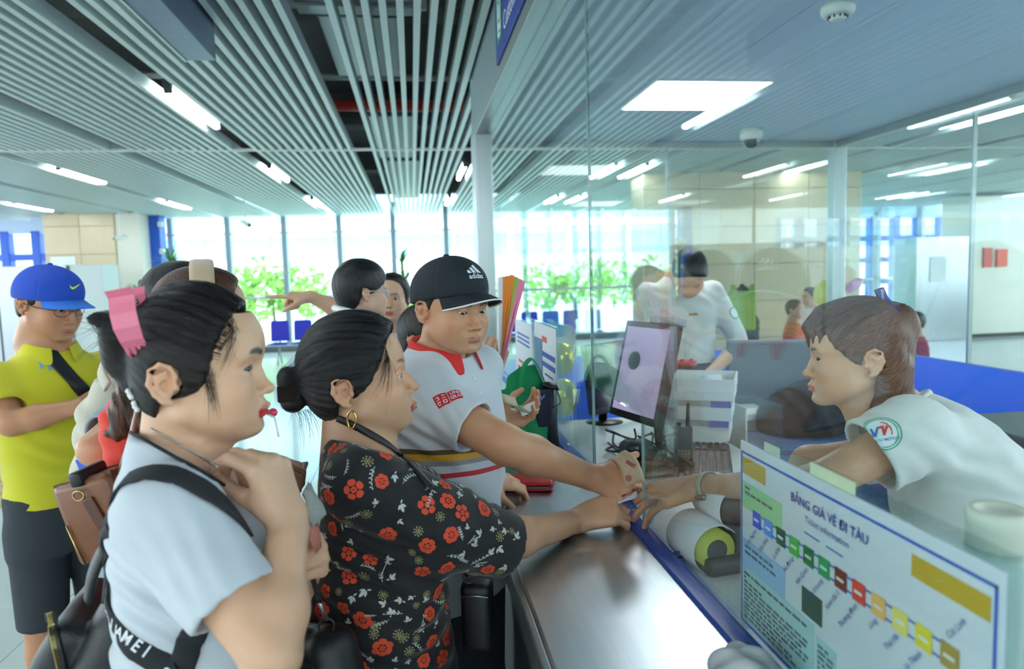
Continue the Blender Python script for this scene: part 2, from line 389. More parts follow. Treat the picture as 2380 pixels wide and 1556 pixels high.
# beige wall block behind the office
wb = tag(empty('wall_beige', (5, 10, 0)), kind='structure'); wb['label'] = 'beige tiled wall behind the glass office'
MB().box((3.35, 10.02, 0), (6.72, 10.6, CEIL + 0.3)).build('core', mat('wall_joint', (182, 168, 142), rough=0.8), wb)
for i in range(4):
    for k in range(6):
        MB().box((3.33 + i * 0.85 + 0.004, 9.97, k * 0.55 + 0.004), (3.33 + (i + 1) * 0.85 - 0.004, 10.02, k * 0.55 + 0.546), bev=0.003).build('stone_panel', m_beige, wb)

# ------------------------------------------------------------------ the ticket office
cnt = empty('service_counter', (0.35, 2, 0), 'long stainless steel service counter under the glass screen', 'counter')
top = MB().box((0.19, -0.6, ZC - 0.045), (XG - 0.02, 5.25, ZC), bev=0.006).build('steel_top', m_steel, cnt)
MB().box((0.175, -0.6, ZC - 0.06), (0.192, 5.25, ZC - 0.004), bev=0.004).build('front_lip', m_steel2, cnt)
for k in range(6): MB().box((0.235, -0.6 + k * 0.985, 0.1), (0.25, -0.6 + (k + 1) * 0.985 - 0.006, ZC - 0.05)).build('front_panel', m_steel2, cnt)
MB().box((0.25, -0.6, 0.0), (XG, 5.25, ZC - 0.045)).build('body', mat('counter_body', (160, 166, 166), rough=0.6), cnt)
MB().box((0.26, -0.6, 0), (0.3, 5.25, 0.1)).build('toe_kick', m_dark, cnt)
MB().box((XG - 0.028, -0.6, ZC - 0.02), (XG + 0.012, 5.2, ZC + 0.007), bev=0.003).build('blue_edge_strip', mat('dark_blue_strip', (22, 70, 168), rough=0.35), cnt)

dk = empty('office_desk', (0.9, 1.6, 0), 'white desk top inside the office behind the glass', 'desk')
MB().box((XG + 0.012, -0.4, ZC - 0.05), (1.10, 2.9, ZC - 0.02), bev=0.004).build('desk_top', mat('white_laminate', (226, 232, 228), rough=0.35), dk)
for y in (-0.3, 1.7, 2.8): MB().box((XG + 0.05, y, 0), (1.05, y + 0.03, ZC - 0.05)).build('support', m_white, dk)
DZ = ZC - 0.02

gs = empty('glass_screen', (XG, 2, ZC), 'tall clear glass screen standing on the counter', 'glass screen')
# near pane with a cut-out for passing money, far panes
pz = [(-0.5, ZC + 0.008), (1.555, ZC + 0.008), (1.562, ZC + 0.02), (1.562, 1.262), (1.58, 1.28), (2.015, 1.28), (2.015, 2.55), (-0.5, 2.55)]
Mg = Matrix(((0, 0, 1, XG), (1, 0, 0, 0), (0, 1, 0, 0), (0, 0, 0, 1)))
MB().prism(pz, -0.003, 0.003, Mg).build('pane', m_glass, gs)
for (a, b) in ((2.022, 3.55), (3.556, 4.82)):
    MB().box((XG - 0.003, a, ZC + 0.008), (XG + 0.003, b, 2.55)).build('pane', m_glass, gs)
m_edge = mat('green_glass_edge', (150, 190, 184), rough=0.1, spec=0.8)
MB().box((XG - 0.004, 2.0155, ZC + 0.01), (XG + 0.004, 2.0215, 2.55)).build('pane_joint', mat('joint_seal', (120, 150, 150), rough=0.2), gs)
MB().box((XG - 0.0034, 1.562, ZC + 0.012), (XG + 0.0034, 1.5645, 1.262)).build('cut_edge', m_edge, gs)
# corner post, header and fascia with the blue sign
pst = tag(empty('trim_1', (XG, 5, 0)), kind='structure'); pst['label'] = 'brushed steel corner post of the ticket office'
MB().box((0.46, 4.84, 0), (0.56, 5.2, 2.56), bev=0.006).build('post', m_steel2, pst)
MB().box((0.45, 4.9, 0), (0.462, 5.14, 2.56), bev=0.003).build('post_face', m_steel, pst)
hd = tag(empty('trim_2', (XG, 2, 2.55)), kind='structure'); hd['label'] = 'steel header beam above the counter glass'
MB().box((XG - 0.06, -2, 2.55), (XG + 0.05, 5.2, 2.615), bev=0.004).build('header_channel', m_steel2, hd)
MB().box((XG - 0.05, -2, 2.615), (XG - 0.02, 5.2, 3.1)).build('fascia', mat('fascia_grey', (150, 166, 172), rough=0.3, metal=0.4), hd)
sg = empty('customer_service_sign', (XG - 0.055, 2, 2.8), 'dark blue sign strip with green pictogram above the counter glass', 'sign')
m_sign = mat('sign_blue', (38, 62, 150), rough=0.35); m_sgreen = mat('sign_green', (44, 150, 96), rough=0.4); m_print = mat('white_print', (236, 240, 244), rough=0.5)
sgb = MB().box((XG - 0.066, -1.4, 2.63), (XG - 0.05, 3.55, 3.08), bev=0.003).build('board', m_sign, sg)
MB().box((XG - 0.068, 3.32, 2.70), (XG - 0.0655, 3.47, 3.0)).build('pictogram', m_sgreen, sgb)
pg = MB()
for (a, b, c, d_) in ((3.34, 3.45, 2.72, 2.735), (3.34, 3.45, 2.965, 2.98), (3.34, 3.352, 2.72, 2.98), (3.438, 3.45, 2.72, 2.98), (3.38, 3.41, 2.8, 2.86), (3.375, 3.415, 2.75, 2.78), (3.385, 3.405, 2.88, 2.905)):
    pg.box((XG - 0.0695, a, c), (XG - 0.0675, b, d_))
pg.build('pictogram_lines', m_print, sgb)
Ms = Matrix(((0, 0, -1, XG - 0.0668), (-1, 0, 0, 3.26), (0, 1, 0, 2.73), (0, 0, 0, 1)))
tx = MB(); text_on(tx, 'Customer Service', 0.115, Ms, 'LEFT'); Ms2 = Ms.copy(); Ms2[2][3] = 2.90; text_on(tx, 'Văn phòng', 0.15, Ms2, 'LEFT'); tx.build('lettering', m_print, sgb)

# office ceiling of metal strips, lamp panels, detectors
oc = tag(empty('ceiling_office', (2, 2, OFC)), kind='structure'); oc['label'] = 'blue grey metal panel ceiling of the ticket office'
m_oc = mat('office_ceiling', (212, 234, 244), rough=0.45)
for i in range(9):
    xa = XG + 0.05 + i * 0.3
    MB().box((xa + 0.002, -2, OFC), (min(xa + 0.298, XB + 0.03), YA, OFC + 0.03)).build('ceiling_panel', m_oc, oc)
MB().box((XG, -2, OFC + 0.032), (XB + 0.05, YA + 0.05, 3.0)).build('plenum', m_white, oc)
for k, (x, y) in enumerate(((1.245, 3.48), (2.3, 0.2))):  # first panel is visible; second is an added lamp out of view
    p_ = empty('panel_light', (x + 0.3, y + 0.3, OFC), ['bright square panel light in the office ceiling', 'added unseen square panel light of the office ceiling near the right wall'][k], 'ceiling light', 'office panel lights')
    MB().box((x - 0.012, y - 0.012, OFC - 0.006), (x + 0.612, y + 0.612, OFC - 0.0005)).build('frame', m_white, p_)
    MB().box((x, y, OFC - 0.009), (x + 0.6, y + 0.6, OFC - 0.006)).build('diffuser', m_panel, p_)
c_ = Vector((1.57, 2.48, OFC)); sm = empty('smoke_detector', c_, 'round white smoke detector on the office ceiling', 'smoke detector')
m_det = mat('detector_white', (226, 232, 222), rough=0.5)
T_ = Matrix.Translation(c_)
MB().lathe([(0.058, 0), (0.06, -0.012), (0.055, -0.03), (0.04, -0.034)], 28, T_).build('base', m_det, sm, True)
MB().lathe([(0.028, -0.03), (0.03, -0.044), (0.024, -0.05)], 24, T_).build('sensor_head', m_det, sm, True)
gr = MB()
for k in range(10):
    a = k * math.pi / 5; gr.box((0.027, -0.0025, -0.044), (0.035, 0.0025, -0.032), T_ @ Matrix.Rotation(a, 4, 'Z'))
gr.build('vents', m_dark, sm)
c_ = Vector((2.33, 4.67, OFC)); dm = empty('dome_camera', c_, 'white dome security camera on the office ceiling', 'camera'); T_ = Matrix.Translation(c_)
MB().lathe([(0.075, 0), (0.077, -0.05), (0.066, -0.075)], 28, T_).build('housing', m_det, dm, True)
MB().lathe([(0.056, -0.072)] + [(0.056 * math.cos(a), -0.075 - 0.056 * math.sin(a)) for a in np.linspace(0, 1.5, 8)], 24, T_).build('dome', mat('dome_smoke', (40, 52, 60), rough=0.08), dm, True)

# partitions: rear wall A (across), right wall B (along)
pa = tag(empty('wall_office_rear', (2, YA, 0)), kind='structure'); pa['label'] = 'rear glass partition of the office with blue lower panel'
MB().box((0.56, YA - 0.02, 0), (XB, YA + 0.02, 0.98)).build('blue_panel', m_bluep, pa)
for (a, b) in ((0.56, 1.905), (1.915, XB - 0.04)):
    MB().box((a, YA - 0.005, 0.98), (b, YA + 0.005, OFC)).build('pane', m_glassb, pa)
MB().box((0.56, YA - 0.03, OFC - 0.045), (XB, YA + 0.03, OFC)).build('top_rail', m_steel2, pa)
MB().box((1.90, YA - 0.012, 1.0), (1.92, YA + 0.012, OFC - 0.03)).build('pane_joint', m_steel2, pa)
pb = tag(empty('wall_office_right', (XB, 2, 0)), kind='structure'); pb['label'] = 'right glass partition of the office with bright blue lower panel'
for k in range(4): MB().box((XB - 0.02, -2 + k * 1.78, 0), (XB + 0.02, -2 + (k + 1) * 1.78 - 0.004, 1.0)).build('blue_panel', m_bluep, pb)
for (a, b) in ((-2, 1.2), (1.21, 3.79), (3.8, YA - 0.05)):
    MB().box((XB - 0.005, a, 1.0), (XB + 0.005, b, OFC)).build('pane', m_glassb, pb)
MB().box((XB - 0.03, -2, OFC - 0.05), (XB + 0.03, YA, OFC)).build('top_rail', m_steel2, pb)
for y in (1.205, 3.795): MB().box((XB - 0.012, y - 0.008, 1.0), (XB + 0.012, y + 0.008, OFC)).build('pane_joint', m_steel2, pb)
MB().box((XB - 0.05, YA - 0.05, 0), (XB + 0.05, YA + 0.05, OFC), bev=0.008).build('corner_post', m_steel2, pb)
# ------------------------------------------------------------------ implicit surfaces: smooth unions meshed by surface nets
F32 = np.float32
def _smin(a, b, k):
    if k <= 0: return np.minimum(a, b)
    h = np.maximum(k - np.abs(a - b), 0) / k
    return np.minimum(a, b) - h * h * (k * 0.25)
def _smax(a, b, k): return -_smin(-a, -b, k)
class Grp:
    """a group of primitives in its own frame M (similarity), bounded by a sphere (c, rb) in local units"""
    def __init__(s, M=None, c=(0, 0, 0), rb=9.9, k=0.012):
        s.M = M if M is not None else Matrix.Identity(4); s.c = np.array(c, F32); s.rb = rb; s.k = k; s.ops = []
        s.zw = 1.0; s.sc = abs(s.M.to_scale().x); s.Mi = np.array(s.M.inverted(), dtype=F32)
    def ell(s, c, r, k=0.0, op='u', rot=None):
        Rm = None if rot is None else np.array(rot.to_matrix() if hasattr(rot, 'to_matrix') else rot, F32)
        s.ops.append(('e', op, k, np.array(c, F32), np.array(r, F32), Rm)); return s
    def cap(s, a, b, ra, rb=None, k=0.0, op='u'):
        s.ops.append(('c', op, k, np.array(a, F32), np.array(b, F32), (ra, ra if rb is None else rb))); return s
    def chain(s, pts, rs, k=0.0, op='u'):
        for i in range(len(pts) - 1): s.cap(pts[i], pts[i + 1], rs[i], rs[i + 1], k, op)
        return s
    def sleeve(s, a, b, ra, rb, k=0.02, hollow=0.0):
        a = np.array(a, F32); b = np.array(b, F32); L = float(np.linalg.norm(b - a)); d_ = (b - a) / L
        def e(q, d):
            t = (q - a) @ d_; tc = np.clip(t, 0, L); v = q - a - tc[:, None] * d_; r = np.sqrt((v * v).sum(1)) - (ra + (rb - ra) * tc / L)
            return np.maximum(r, t - L)
        s.fn(e, k)
        if hollow: s.hol = getattr(s, 'hol', []) + [(b - d_ * hollow, b + d_ * 0.05, rb - 0.009)]
        return s
    def hollow(s):
        for a, b, r in getattr(s, 'hol', []): s.cap(a, b, r, r, 0.002, 's')
        return s
    def loft(s, secs, k=0.0, op='u', n=2.4, M=None):
        """secs: (x, y, z, rx, ry) bottom to top in the group's frame (or frame M)"""
        A = np.array(sorted(secs, key=lambda c: c[2]), F32); Mi = None if M is None else np.array(M.inverted(), F32)
        def e(q, d):
            if Mi is not None: q = q @ Mi[:3, :3].T + Mi[:3, 3]
            z = q[:, 2]; cx, cy, rx, ry = (np.interp(z, A[:, 2], A[:, i]) for i in (0, 1, 3, 4))
            v = (np.abs((q[:, 0] - cx) / rx) ** n + np.abs((q[:, 1] - cy) / ry) ** n) ** (1 / n)
            return np.maximum((v - 1) * np.minimum(rx, ry), np.maximum(z - A[-1, 2], A[0, 2] - z)).astype(F32)
        return s.fn(e, k, op)
    def folds(s, specs):
        """wrinkles: (centre, radius, direction, wavelength, amplitude)"""
        S_ = [(np.array(c, F32), r, np.array(Vector(d_).normalized(), F32), w, a) for c, r, d_, w, a in specs]
        def e(q, d):
            o = d.copy()
            for c, r, dv, w, a in S_:
                p = q - c; m = np.exp(-(p * p).sum(1) / (r * r)); ph = (p @ dv) * (6.2832 / w)
                o += a * m * np.sin(ph + 1.3 * np.sin(p[:, 0] * 23 + p[:, 2] * 17) + 0.9 * np.sin(p[:, 1] * 31 - p[:, 2] * 13)).astype(F32)
            return o
        s.ops.append(('f', 'r', 0, e)); return s
    def fn(s, f, k=0.0, op='u'):
        s.ops.append(('f', op, k, f)); return s
    def local(s, P):
        L = P @ s.Mi[:3, :3].T + s.Mi[:3, 3]
        if s.zw != 1.0: L[:, 2] = np.where(L[:, 2] < 0, np.maximum(L[:, 2], -0.118 * s.zw) / s.zw + np.minimum(L[:, 2] + 0.118 * s.zw, 0), L[:, 2])
        return L
    def ev(s, P):
        """distance in world units for world points P"""
        L = s.local(P); out = np.linalg.norm(L - s.c, axis=1) - s.rb
        idx = np.nonzero(out < s.rb * 0.25)[0] if s.rb < 5 else np.arange(len(P))
        if s.rb < 5: out = np.maximum(out, s.rb * 0.05)
        if len(idx):
            q = L[idx]; d = np.full(len(idx), 9e3, F32)
            for o in s.ops:
                if o[0] == 'e':
                    p = q - o[3]
                    if o[5] is not None: p = p @ o[5]
                    a = p / o[4]; k0 = np.sqrt((a * a).sum(1)); b = a / o[4]; k1 = np.sqrt((b * b).sum(1)) + 1e-9
                    e = k0 * (k0 - 1) / k1
                elif o[0] == 'c':
                    ba = o[4] - o[3]; pa = q - o[3]; t = np.clip((pa @ ba) / max(float(ba @ ba), 1e-12), 0, 1)
                    v = pa - t[:, None] * ba; e = np.sqrt((v * v).sum(1)) - (o[5][0] + (o[5][1] - o[5][0]) * t)
                else: e = o[3](q, d)
                if o[1] == 'u': d = _smin(d, e, o[2])
                elif o[1] == 's': d = _smax(d, -e, o[2])
                elif o[1] == 'i': d = _smax(d, e, o[2])
                elif o[1] == 'r': d = e
            out = out.astype(F32); out[idx] = d
        return out * s.sc
def field(groups):
    def f(P):
        d = groups[0].ev(P)
        for g in groups[1:]: d = _smin(d, g.ev(P), g.k)
        return d
    return f
def nets(f, lo, hi, h, B=4):
    """surface nets of field f inside the box lo..hi with cell h; evaluates only blocks near the surface"""
    lo = np.array(lo, float); hi = np.array(hi, float)
    n = np.maximum(np.ceil((hi - lo) / h / B).astype(int), 1); N = n * B + 1
    bs = h * B
    cx = [lo[i] + (np.arange(n[i]) + 0.5) * bs for i in range(3)]
    G = np.stack(np.meshgrid(*cx, indexing='ij'), -1).reshape(-1, 3).astype(F32)
    dc = f(G)
    D = np.repeat(np.repeat(np.repeat(dc.reshape(n), B, 0), B, 1), B, 2)
    D = np.pad(D, ((0, 1), (0, 1), (0, 1)), mode='edge').astype(F32)
    near = np.abs(dc) < bs * 1.2
    A = np.zeros(n, bool); A.reshape(-1)[near] = True
    act = np.zeros(N, bool); rep = np.repeat(np.repeat(np.repeat(A, B, 0), B, 1), B, 2)
    act[:-1, :-1, :-1] |= rep; act[1:, :-1, :-1] |= rep; act[:-1, 1:, :-1] |= rep; act[:-1, :-1, 1:] |= rep
    act[1:, 1:, :-1] |= rep; act[1:, :-1, 1:] |= rep; act[:-1, 1:, 1:] |= rep; act[1:, 1:, 1:] |= rep
    ijk = np.argwhere(act); P = (lo + ijk * h).astype(F32)
    vals = np.empty(len(P), F32)
    for s in range(0, len(P), 150000): vals[s:s + 150000] = f(P[s:s + 150000])
    D[act] = vals
    S = D < 0
    cnt = np.zeros(np.array(N) - 1, np.int8)
    for a in (0, 1):
        for b in (0, 1):
            for c in (0, 1): cnt += S[a:N[0] - 1 + a, b:N[1] - 1 + b, c:N[2] - 1 + c]
    cells = np.argwhere((cnt > 0) & (cnt < 8))
    if len(cells) == 0: return np.zeros((0, 3)), np.zeros((0, 4), int)
    vid = np.full(np.array(N) - 1, -1, np.int32); vid[tuple(cells.T)] = np.arange(len(cells))
    acc = np.zeros((len(cells), 3)); w = np.zeros(len(cells))
    corners = [(0, 0, 0), (1, 0, 0), (0, 1, 0), (1, 1, 0), (0, 0, 1), (1, 0, 1), (0, 1, 1), (1, 1, 1)]
    cv = [D[tuple((cells + c).T)] for c in corners]
    for a in range(8):
        for b in range(a + 1, 8):
            ca, cb = corners[a], corners[b]
            if sum(abs(x - y) for x, y in zip(ca, cb)) != 1: continue
            da, db = cv[a], cv[b]; m = (da < 0) != (db < 0)
            t = np.where(m, da / np.where(m, da - db, 1), 0)
            p = np.array(ca) + t[:, None] * (np.array(cb) - np.array(ca))
            acc += np.where(m[:, None], p, 0); w += m
    V = lo + (cells + acc / w[:, None]) * h
    faces = []
    for ax in range(3):
        o1, o2 = [(1, 2), (2, 0), (0, 1)][ax]
        sl0 = [slice(None)] * 3; sl1 = [slice(None)] * 3; sl0[ax] = slice(0, -1); sl1[ax] = slice(1, None)
        E = np.argwhere(S[tuple(sl0)] != S[tuple(sl1)])
        E = E[(E[:, o1] > 0) & (E[:, o2] > 0) & (E[:, o1] < N[o1] - 1) & (E[:, o2] < N[o2] - 1)]
        s0 = S[tuple(E.T)]
        def at(d1, d2):
            q = E.copy(); q[:, o1] += d1; q[:, o2] += d2; return vid[tuple(q.T)]
        a, b, c, d_ = at(-1, -1), at(0, -1), at(0, 0), at(-1, 0)
        q = np.where(s0[:, None], np.stack([a, b, c, d_], 1), np.stack([d_, c, b, a], 1))
        faces.append(q[(q >= 0).all(1)])
    return V, np.concatenate(faces)
def sdf_mesh(name, groups, boxes, m, colf=None, flow=None, relax=1):
    """boxes: list of (lo, hi, h); returns mesh (world space) with optional colour / flow attributes"""
    f = field(groups) if isinstance(groups, list) else groups
    Vs, Fs, k = [], [], 0
    for lo, hi, h in boxes:
        V, Fc = nets(f, lo, hi, h); Vs.append(V); Fs.append(Fc + k); k += len(V)
    V = np.concatenate(Vs); Fc = np.concatenate(Fs)
    for _ in range(relax):                                # light smoothing, then pull back on to the surface
        s = np.zeros_like(V); c = np.zeros(len(V))
        for a, b in ((0, 1), (1, 2), (2, 3), (3, 0)):
            np.add.at(s, Fc[:, a], V[Fc[:, b]]); np.add.at(c, Fc[:, a], 1); np.add.at(s, Fc[:, b], V[Fc[:, a]]); np.add.at(c, Fc[:, b], 1)
        V = np.where(c[:, None] > 3, V * 0.4 + 0.6 * s / np.maximum(c, 1)[:, None], V)
    me = bpy.data.meshes.new(name); me.vertices.add(len(V)); me.vertices.foreach_set('co', V.astype(F32).ravel())
    me.loops.add(len(Fc) * 4); me.loops.foreach_set('vertex_index', Fc.astype(np.int32).ravel())
    me.polygons.add(len(Fc)); me.polygons.foreach_set('loop_start', np.arange(0, len(Fc) * 4, 4, dtype=np.int32))
    me.update(calc_edges=True); me.polygons.foreach_set('use_smooth', np.ones(len(Fc), bool))
    if m: me.materials.append(m)
    if colf is not None:
        a = me.color_attributes.new('col', 'FLOAT_COLOR', 'POINT'); c = np.ones((len(V), 4), F32); c[:, :3] = colf(V.astype(F32)); a.data.foreach_set('color', c.ravel())
    if flow is not None:
        a = me.attributes.new('flow', 'FLOAT_VECTOR', 'POINT'); a.data.foreach_set('vector', flow(V.astype(F32)).astype(F32).ravel())
    return me
def bvh_of(me): return BVHTree.FromPolygons([v.co.copy() for v in me.vertices], [tuple(p.vertices) for p in me.polygons])

def vcol_mat(name, rough=0.5, sss=0.0, spec=0.4, bump=0.0, bscale=300.0, sheen=0.0):
    """material that takes its colour from the 'col' attribute"""
    if name in MATS: return MATS[name]
    m = mat(name, (200, 170, 150), rough=rough, spec=spec, sss=sss, bump=bump, bscale=bscale, sheen=sheen)
    nt = m.node_tree; a = nt.nodes.new('ShaderNodeVertexColor'); a.layer_name = 'col'
    nt.links.new(a.outputs[0], nt.nodes['Principled BSDF'].inputs['Base Color']); return m
def hair_mat(name, dark, light, rough=0.32):
    """streaked hair that follows the 'flow' attribute"""
    if name in MATS: return MATS[name]
    m = mat(name, dark, rough=rough, spec=0.4); nt = m.node_tree; b = nt.nodes['Principled BSDF']
    a = nt.nodes.new('ShaderNodeAttribute'); a.attribute_name = 'flow'
    mp = nt.nodes.new('ShaderNodeMapping'); mp.inputs['Scale'].default_value = (1, 1, 1); nt.links.new(a.outputs['Vector'], mp.inputs[0])
    n = nt.nodes.new('ShaderNodeTexNoise'); n.inputs['Scale'].default_value = 9; n.inputs['Detail'].default_value = 6; n.inputs['Roughness'].default_value = 0.7; nt.links.new(mp.outputs[0], n.inputs[0])
    r = nt.nodes.new('ShaderNodeValToRGB'); r.color_ramp.elements[0].position = 0.42; r.color_ramp.elements[1].position = 0.72
    r.color_ramp.elements[0].color = (*lin(dark), 1); r.color_ramp.elements[1].color = (*lin(light), 1)
    nt.links.new(n.outputs[0], r.inputs[0]); nt.links.new(r.outputs[0], b.inputs['Base Color'])
    bp = nt.nodes.new('ShaderNodeBump'); bp.inputs['Strength'].default_value = 0.55; bp.inputs['Distance'].default_value = 0.003
    nt.links.new(n.outputs[0], bp.inputs['Height']); nt.links.new(bp.outputs[0], b.inputs['Normal'])
    return m

# ------------------------------------------------------------------ heads (local units: metres, face +Y, up +Z, right +X, z=0 at the eyes)
def mm(*a): return tuple(x * 0.001 for x in a)
HD = dict(jaw=1.0, chin=0.0, nose=1.0, nosew=1.0, lips=1.0, open=0.0, cheek=1.0, lid=1.0, neck=46, neckb=44, brow=0.0, lipcol=(196, 84, 78), browcol=(70, 58, 54), blush=0.35, earx=0.0, fore=0.0, throat=0.0, browt=1.0, zw=0.88, nz=0.0, occ=0.0, top=0.0)
def head_group(M, **kw):
    p = dict(HD); p.update(kw); g = Grp(M, mm(0, 0, -25), 0.235, k=0.02); j = p['jaw']; g.zw = p['zw']; nz = p['nz']
    oc = p['occ']; g.ell(mm(0, -12 + oc / 2, 27), mm(75, 95 - oc / 2, 83 + p['top']))          # cranium
    g.ell(mm(0, 36 + p['fore'], 36), mm(62, 53, 58), 0.03)                        # forehead
    g.ell(mm(0, 28, -42), mm(60 * j, 55, 64), 0.03)                               # face block
    for s in (-1, 1):
        g.cap(mm(s * 52 * j, 6, -58), mm(s * 20 * j, 68 + p['chin'], -99), 0.015, 0.0155, 0.03)
        g.ell(mm(s * 40, 60, -30), mm(24, 24, 24 * p['cheek']), 0.024)            # cheeks
        g.ell(mm(s * 34, 50, -62), mm(24, 27, 28 * p['cheek']), 0.026)            # jowl fill
        g.ell(mm(s * 27, 80, 17), mm(24, 9, 9), 0.014)                            # brow ridge
    g.ell(mm(0, 76 + p['chin'], -101), mm(19, 17, 15), 0.016)                     # chin
    g.ell(mm(0, 70, -70), mm(30, 22, 25), 0.02)                                   # muzzle
    n = p['nose']; nw = p['nosew']
    for s in (-1, 1): g.ell(mm(s * 36, 97, 0), mm(22, 13, 11), 0.016, 's')         # eye sockets
    g.chain([mm(0, 81, 6), mm(0, 88, -14), mm(0, 92 + 8 * n, -36 + nz)], [0.0075, 0.0075 * nw, 0.0085 * nw], 0.010)
    g.ell(mm(0, 94 + 8 * n, -40.5 + nz), mm(9.5 * nw, 9.5, 8.5), 0.006)
    for s in (-1, 1): g.ell(mm(s * 12.0 * nw, 89, -44 + nz * .7), mm(6.8, 9.5, 7), 0.006)
    for s in (-1, 1): g.ell(mm(s * 6.8 * nw, 95, -51.5 + nz * .8), mm(3.6, 5.2, 3.4), 0.003, 's')
    # lips
    o = p['open']; li = p['lips']
    g.ell(mm(0, 86, -61), mm(13, 9, 8), 0.008)
    up = [mm(-25, 81, -73.5), mm(-13, 92, -70.5), mm(-4, 95.5, -68.2), mm(0, 94.8, -69.2), mm(4, 95.5, -68.2), mm(13, 92, -70.5), mm(25, 81, -73.5)]
    lo_ = [mm(-23, 81, -75.5), mm(-12, 91, -78.3 - o), mm(0, 94, -79.5 - o), mm(12, 91, -78.3 - o), mm(23, 81, -75.5)]
    g.chain(up, [0.0025 * li, 0.0035 * li, 0.0042 * li, 0.0038 * li, 0.0042 * li, 0.0035 * li, 0.0025 * li], 0.004)
    g.chain(lo_, [0.003 * li, 0.0046 * li, 0.0058 * li, 0.0046 * li, 0.003 * li], 0.004)
    cut = [mm(-27, 83, -74.5), mm(-12, 96, -74.2 - o * .5), mm(0, 98, -74.3 - o * .5), mm(12, 96, -74.2 - o * .5), mm(27, 83, -74.5)]
    g.chain(cut, [0.0008, 0.0012 + o * 0.0003, 0.0014 + o * 0.00045, 0.0012 + o * 0.0003, 0.0008], 0.0025, 's')
    g.ell(mm(0, 96, -90), mm(16, 7, 5), 0.010, 's')                               # fold under the lip
    # eyelids: bulge, then almond opening over the eyeball
    L = p['lid']; w = 13.5; hu = 5.6 * L; hl = 3.6
    a = (w * w - hu * hu) / (2 * hu); b = (w * w - hl * hl) / (2 * hl)
    for s in (-1, 1):
        g.ell(mm(s * 32, 74, 0), mm(14.6, 14.2, 14.2), 0.007)
        def almond(q, d, s=s):
            u = q[:, 0] * 1000 - s * 32; v = q[:, 2] * 1000 - 0.10 * s * u + 0.5
            e = np.maximum(np.sqrt(u * u + (v + a) ** 2) - (a + hu), np.sqrt(u * u + (v - b) ** 2) - (b + hl))
            return np.maximum(e, 68 - q[:, 1] * 1000).astype(F32) * F32(0.001)
        g.fn(almond, 0.0012, 's')
    # ears
    for s in (-1, 1):
        x = 72 + p['earx']
        def E(dx, y, z): return mm(s * (x + dx), y, z)
        hel = [E(3, -2, -10), E(5, 3, 4), E(6, -2, 17), E(8, -14, 22), E(11, -25, 15), E(11.5, -29, -2), E(9, -23, -19), E(6, -14, -30), E(4, -8, -35)]
        g.cap(E(-3, -12, 0), E(3, -17, 3), 0.011, 0.0095, 0.006); g.cap(E(-2, -10, -16), E(2, -12, -22), 0.009, 0.007, 0.006)
        g.chain(hel, [0.0028, 0.0030, 0.0030, 0.0032, 0.0034, 0.0034, 0.0038, 0.0056, 0.005], 0.003)
        g.chain([E(5, -9, 11), E(8, -19, 7), E(8.5, -20, -7), E(6, -13, -19)], [0.0026, 0.003, 0.003, 0.003], 0.003)
        g.ell(E(8, -9, -7), mm(6.5, 6.5, 9), 0.003, 's'); g.ell(E(10.5, -22, 14), mm(4, 5, 3), 0.002, 's')
        g.ell(E(3, 1, -12), mm(4.5, 4, 6), 0.003)
    nk = p['neck'] * 0.001; nb = p['neckb'] * 0.001
    g.cap(mm(0, -18, -60), mm(0, -36, -150), nk, nb, 0.022)
    g.cap(mm(0, 20, -92), mm(0, 0, -150), 0.026 + p['throat'] * .001, 0.028 + p['throat'] * .001, 0.03)
    g.p = p; g.up = up; g.lo = lo_
    return g
def _segd(q, pts):
    d = np.full(len(q), 9.0, F32)
    for a, b in zip(pts[:-1], pts[1:]):
        a = np.array(a, F32); b = np.array(b, F32); ba = b - a; t = np.clip(((q - a) @ ba) / (ba @ ba), 0, 1); v = q - a - t[:, None] * ba
        d = np.minimum(d, np.sqrt((v * v).sum(1)))
    return d
def _step(x, a, b):
    t = np.clip((x - a) / (b - a), 0, 1); return t * t * (3 - 2 * t)
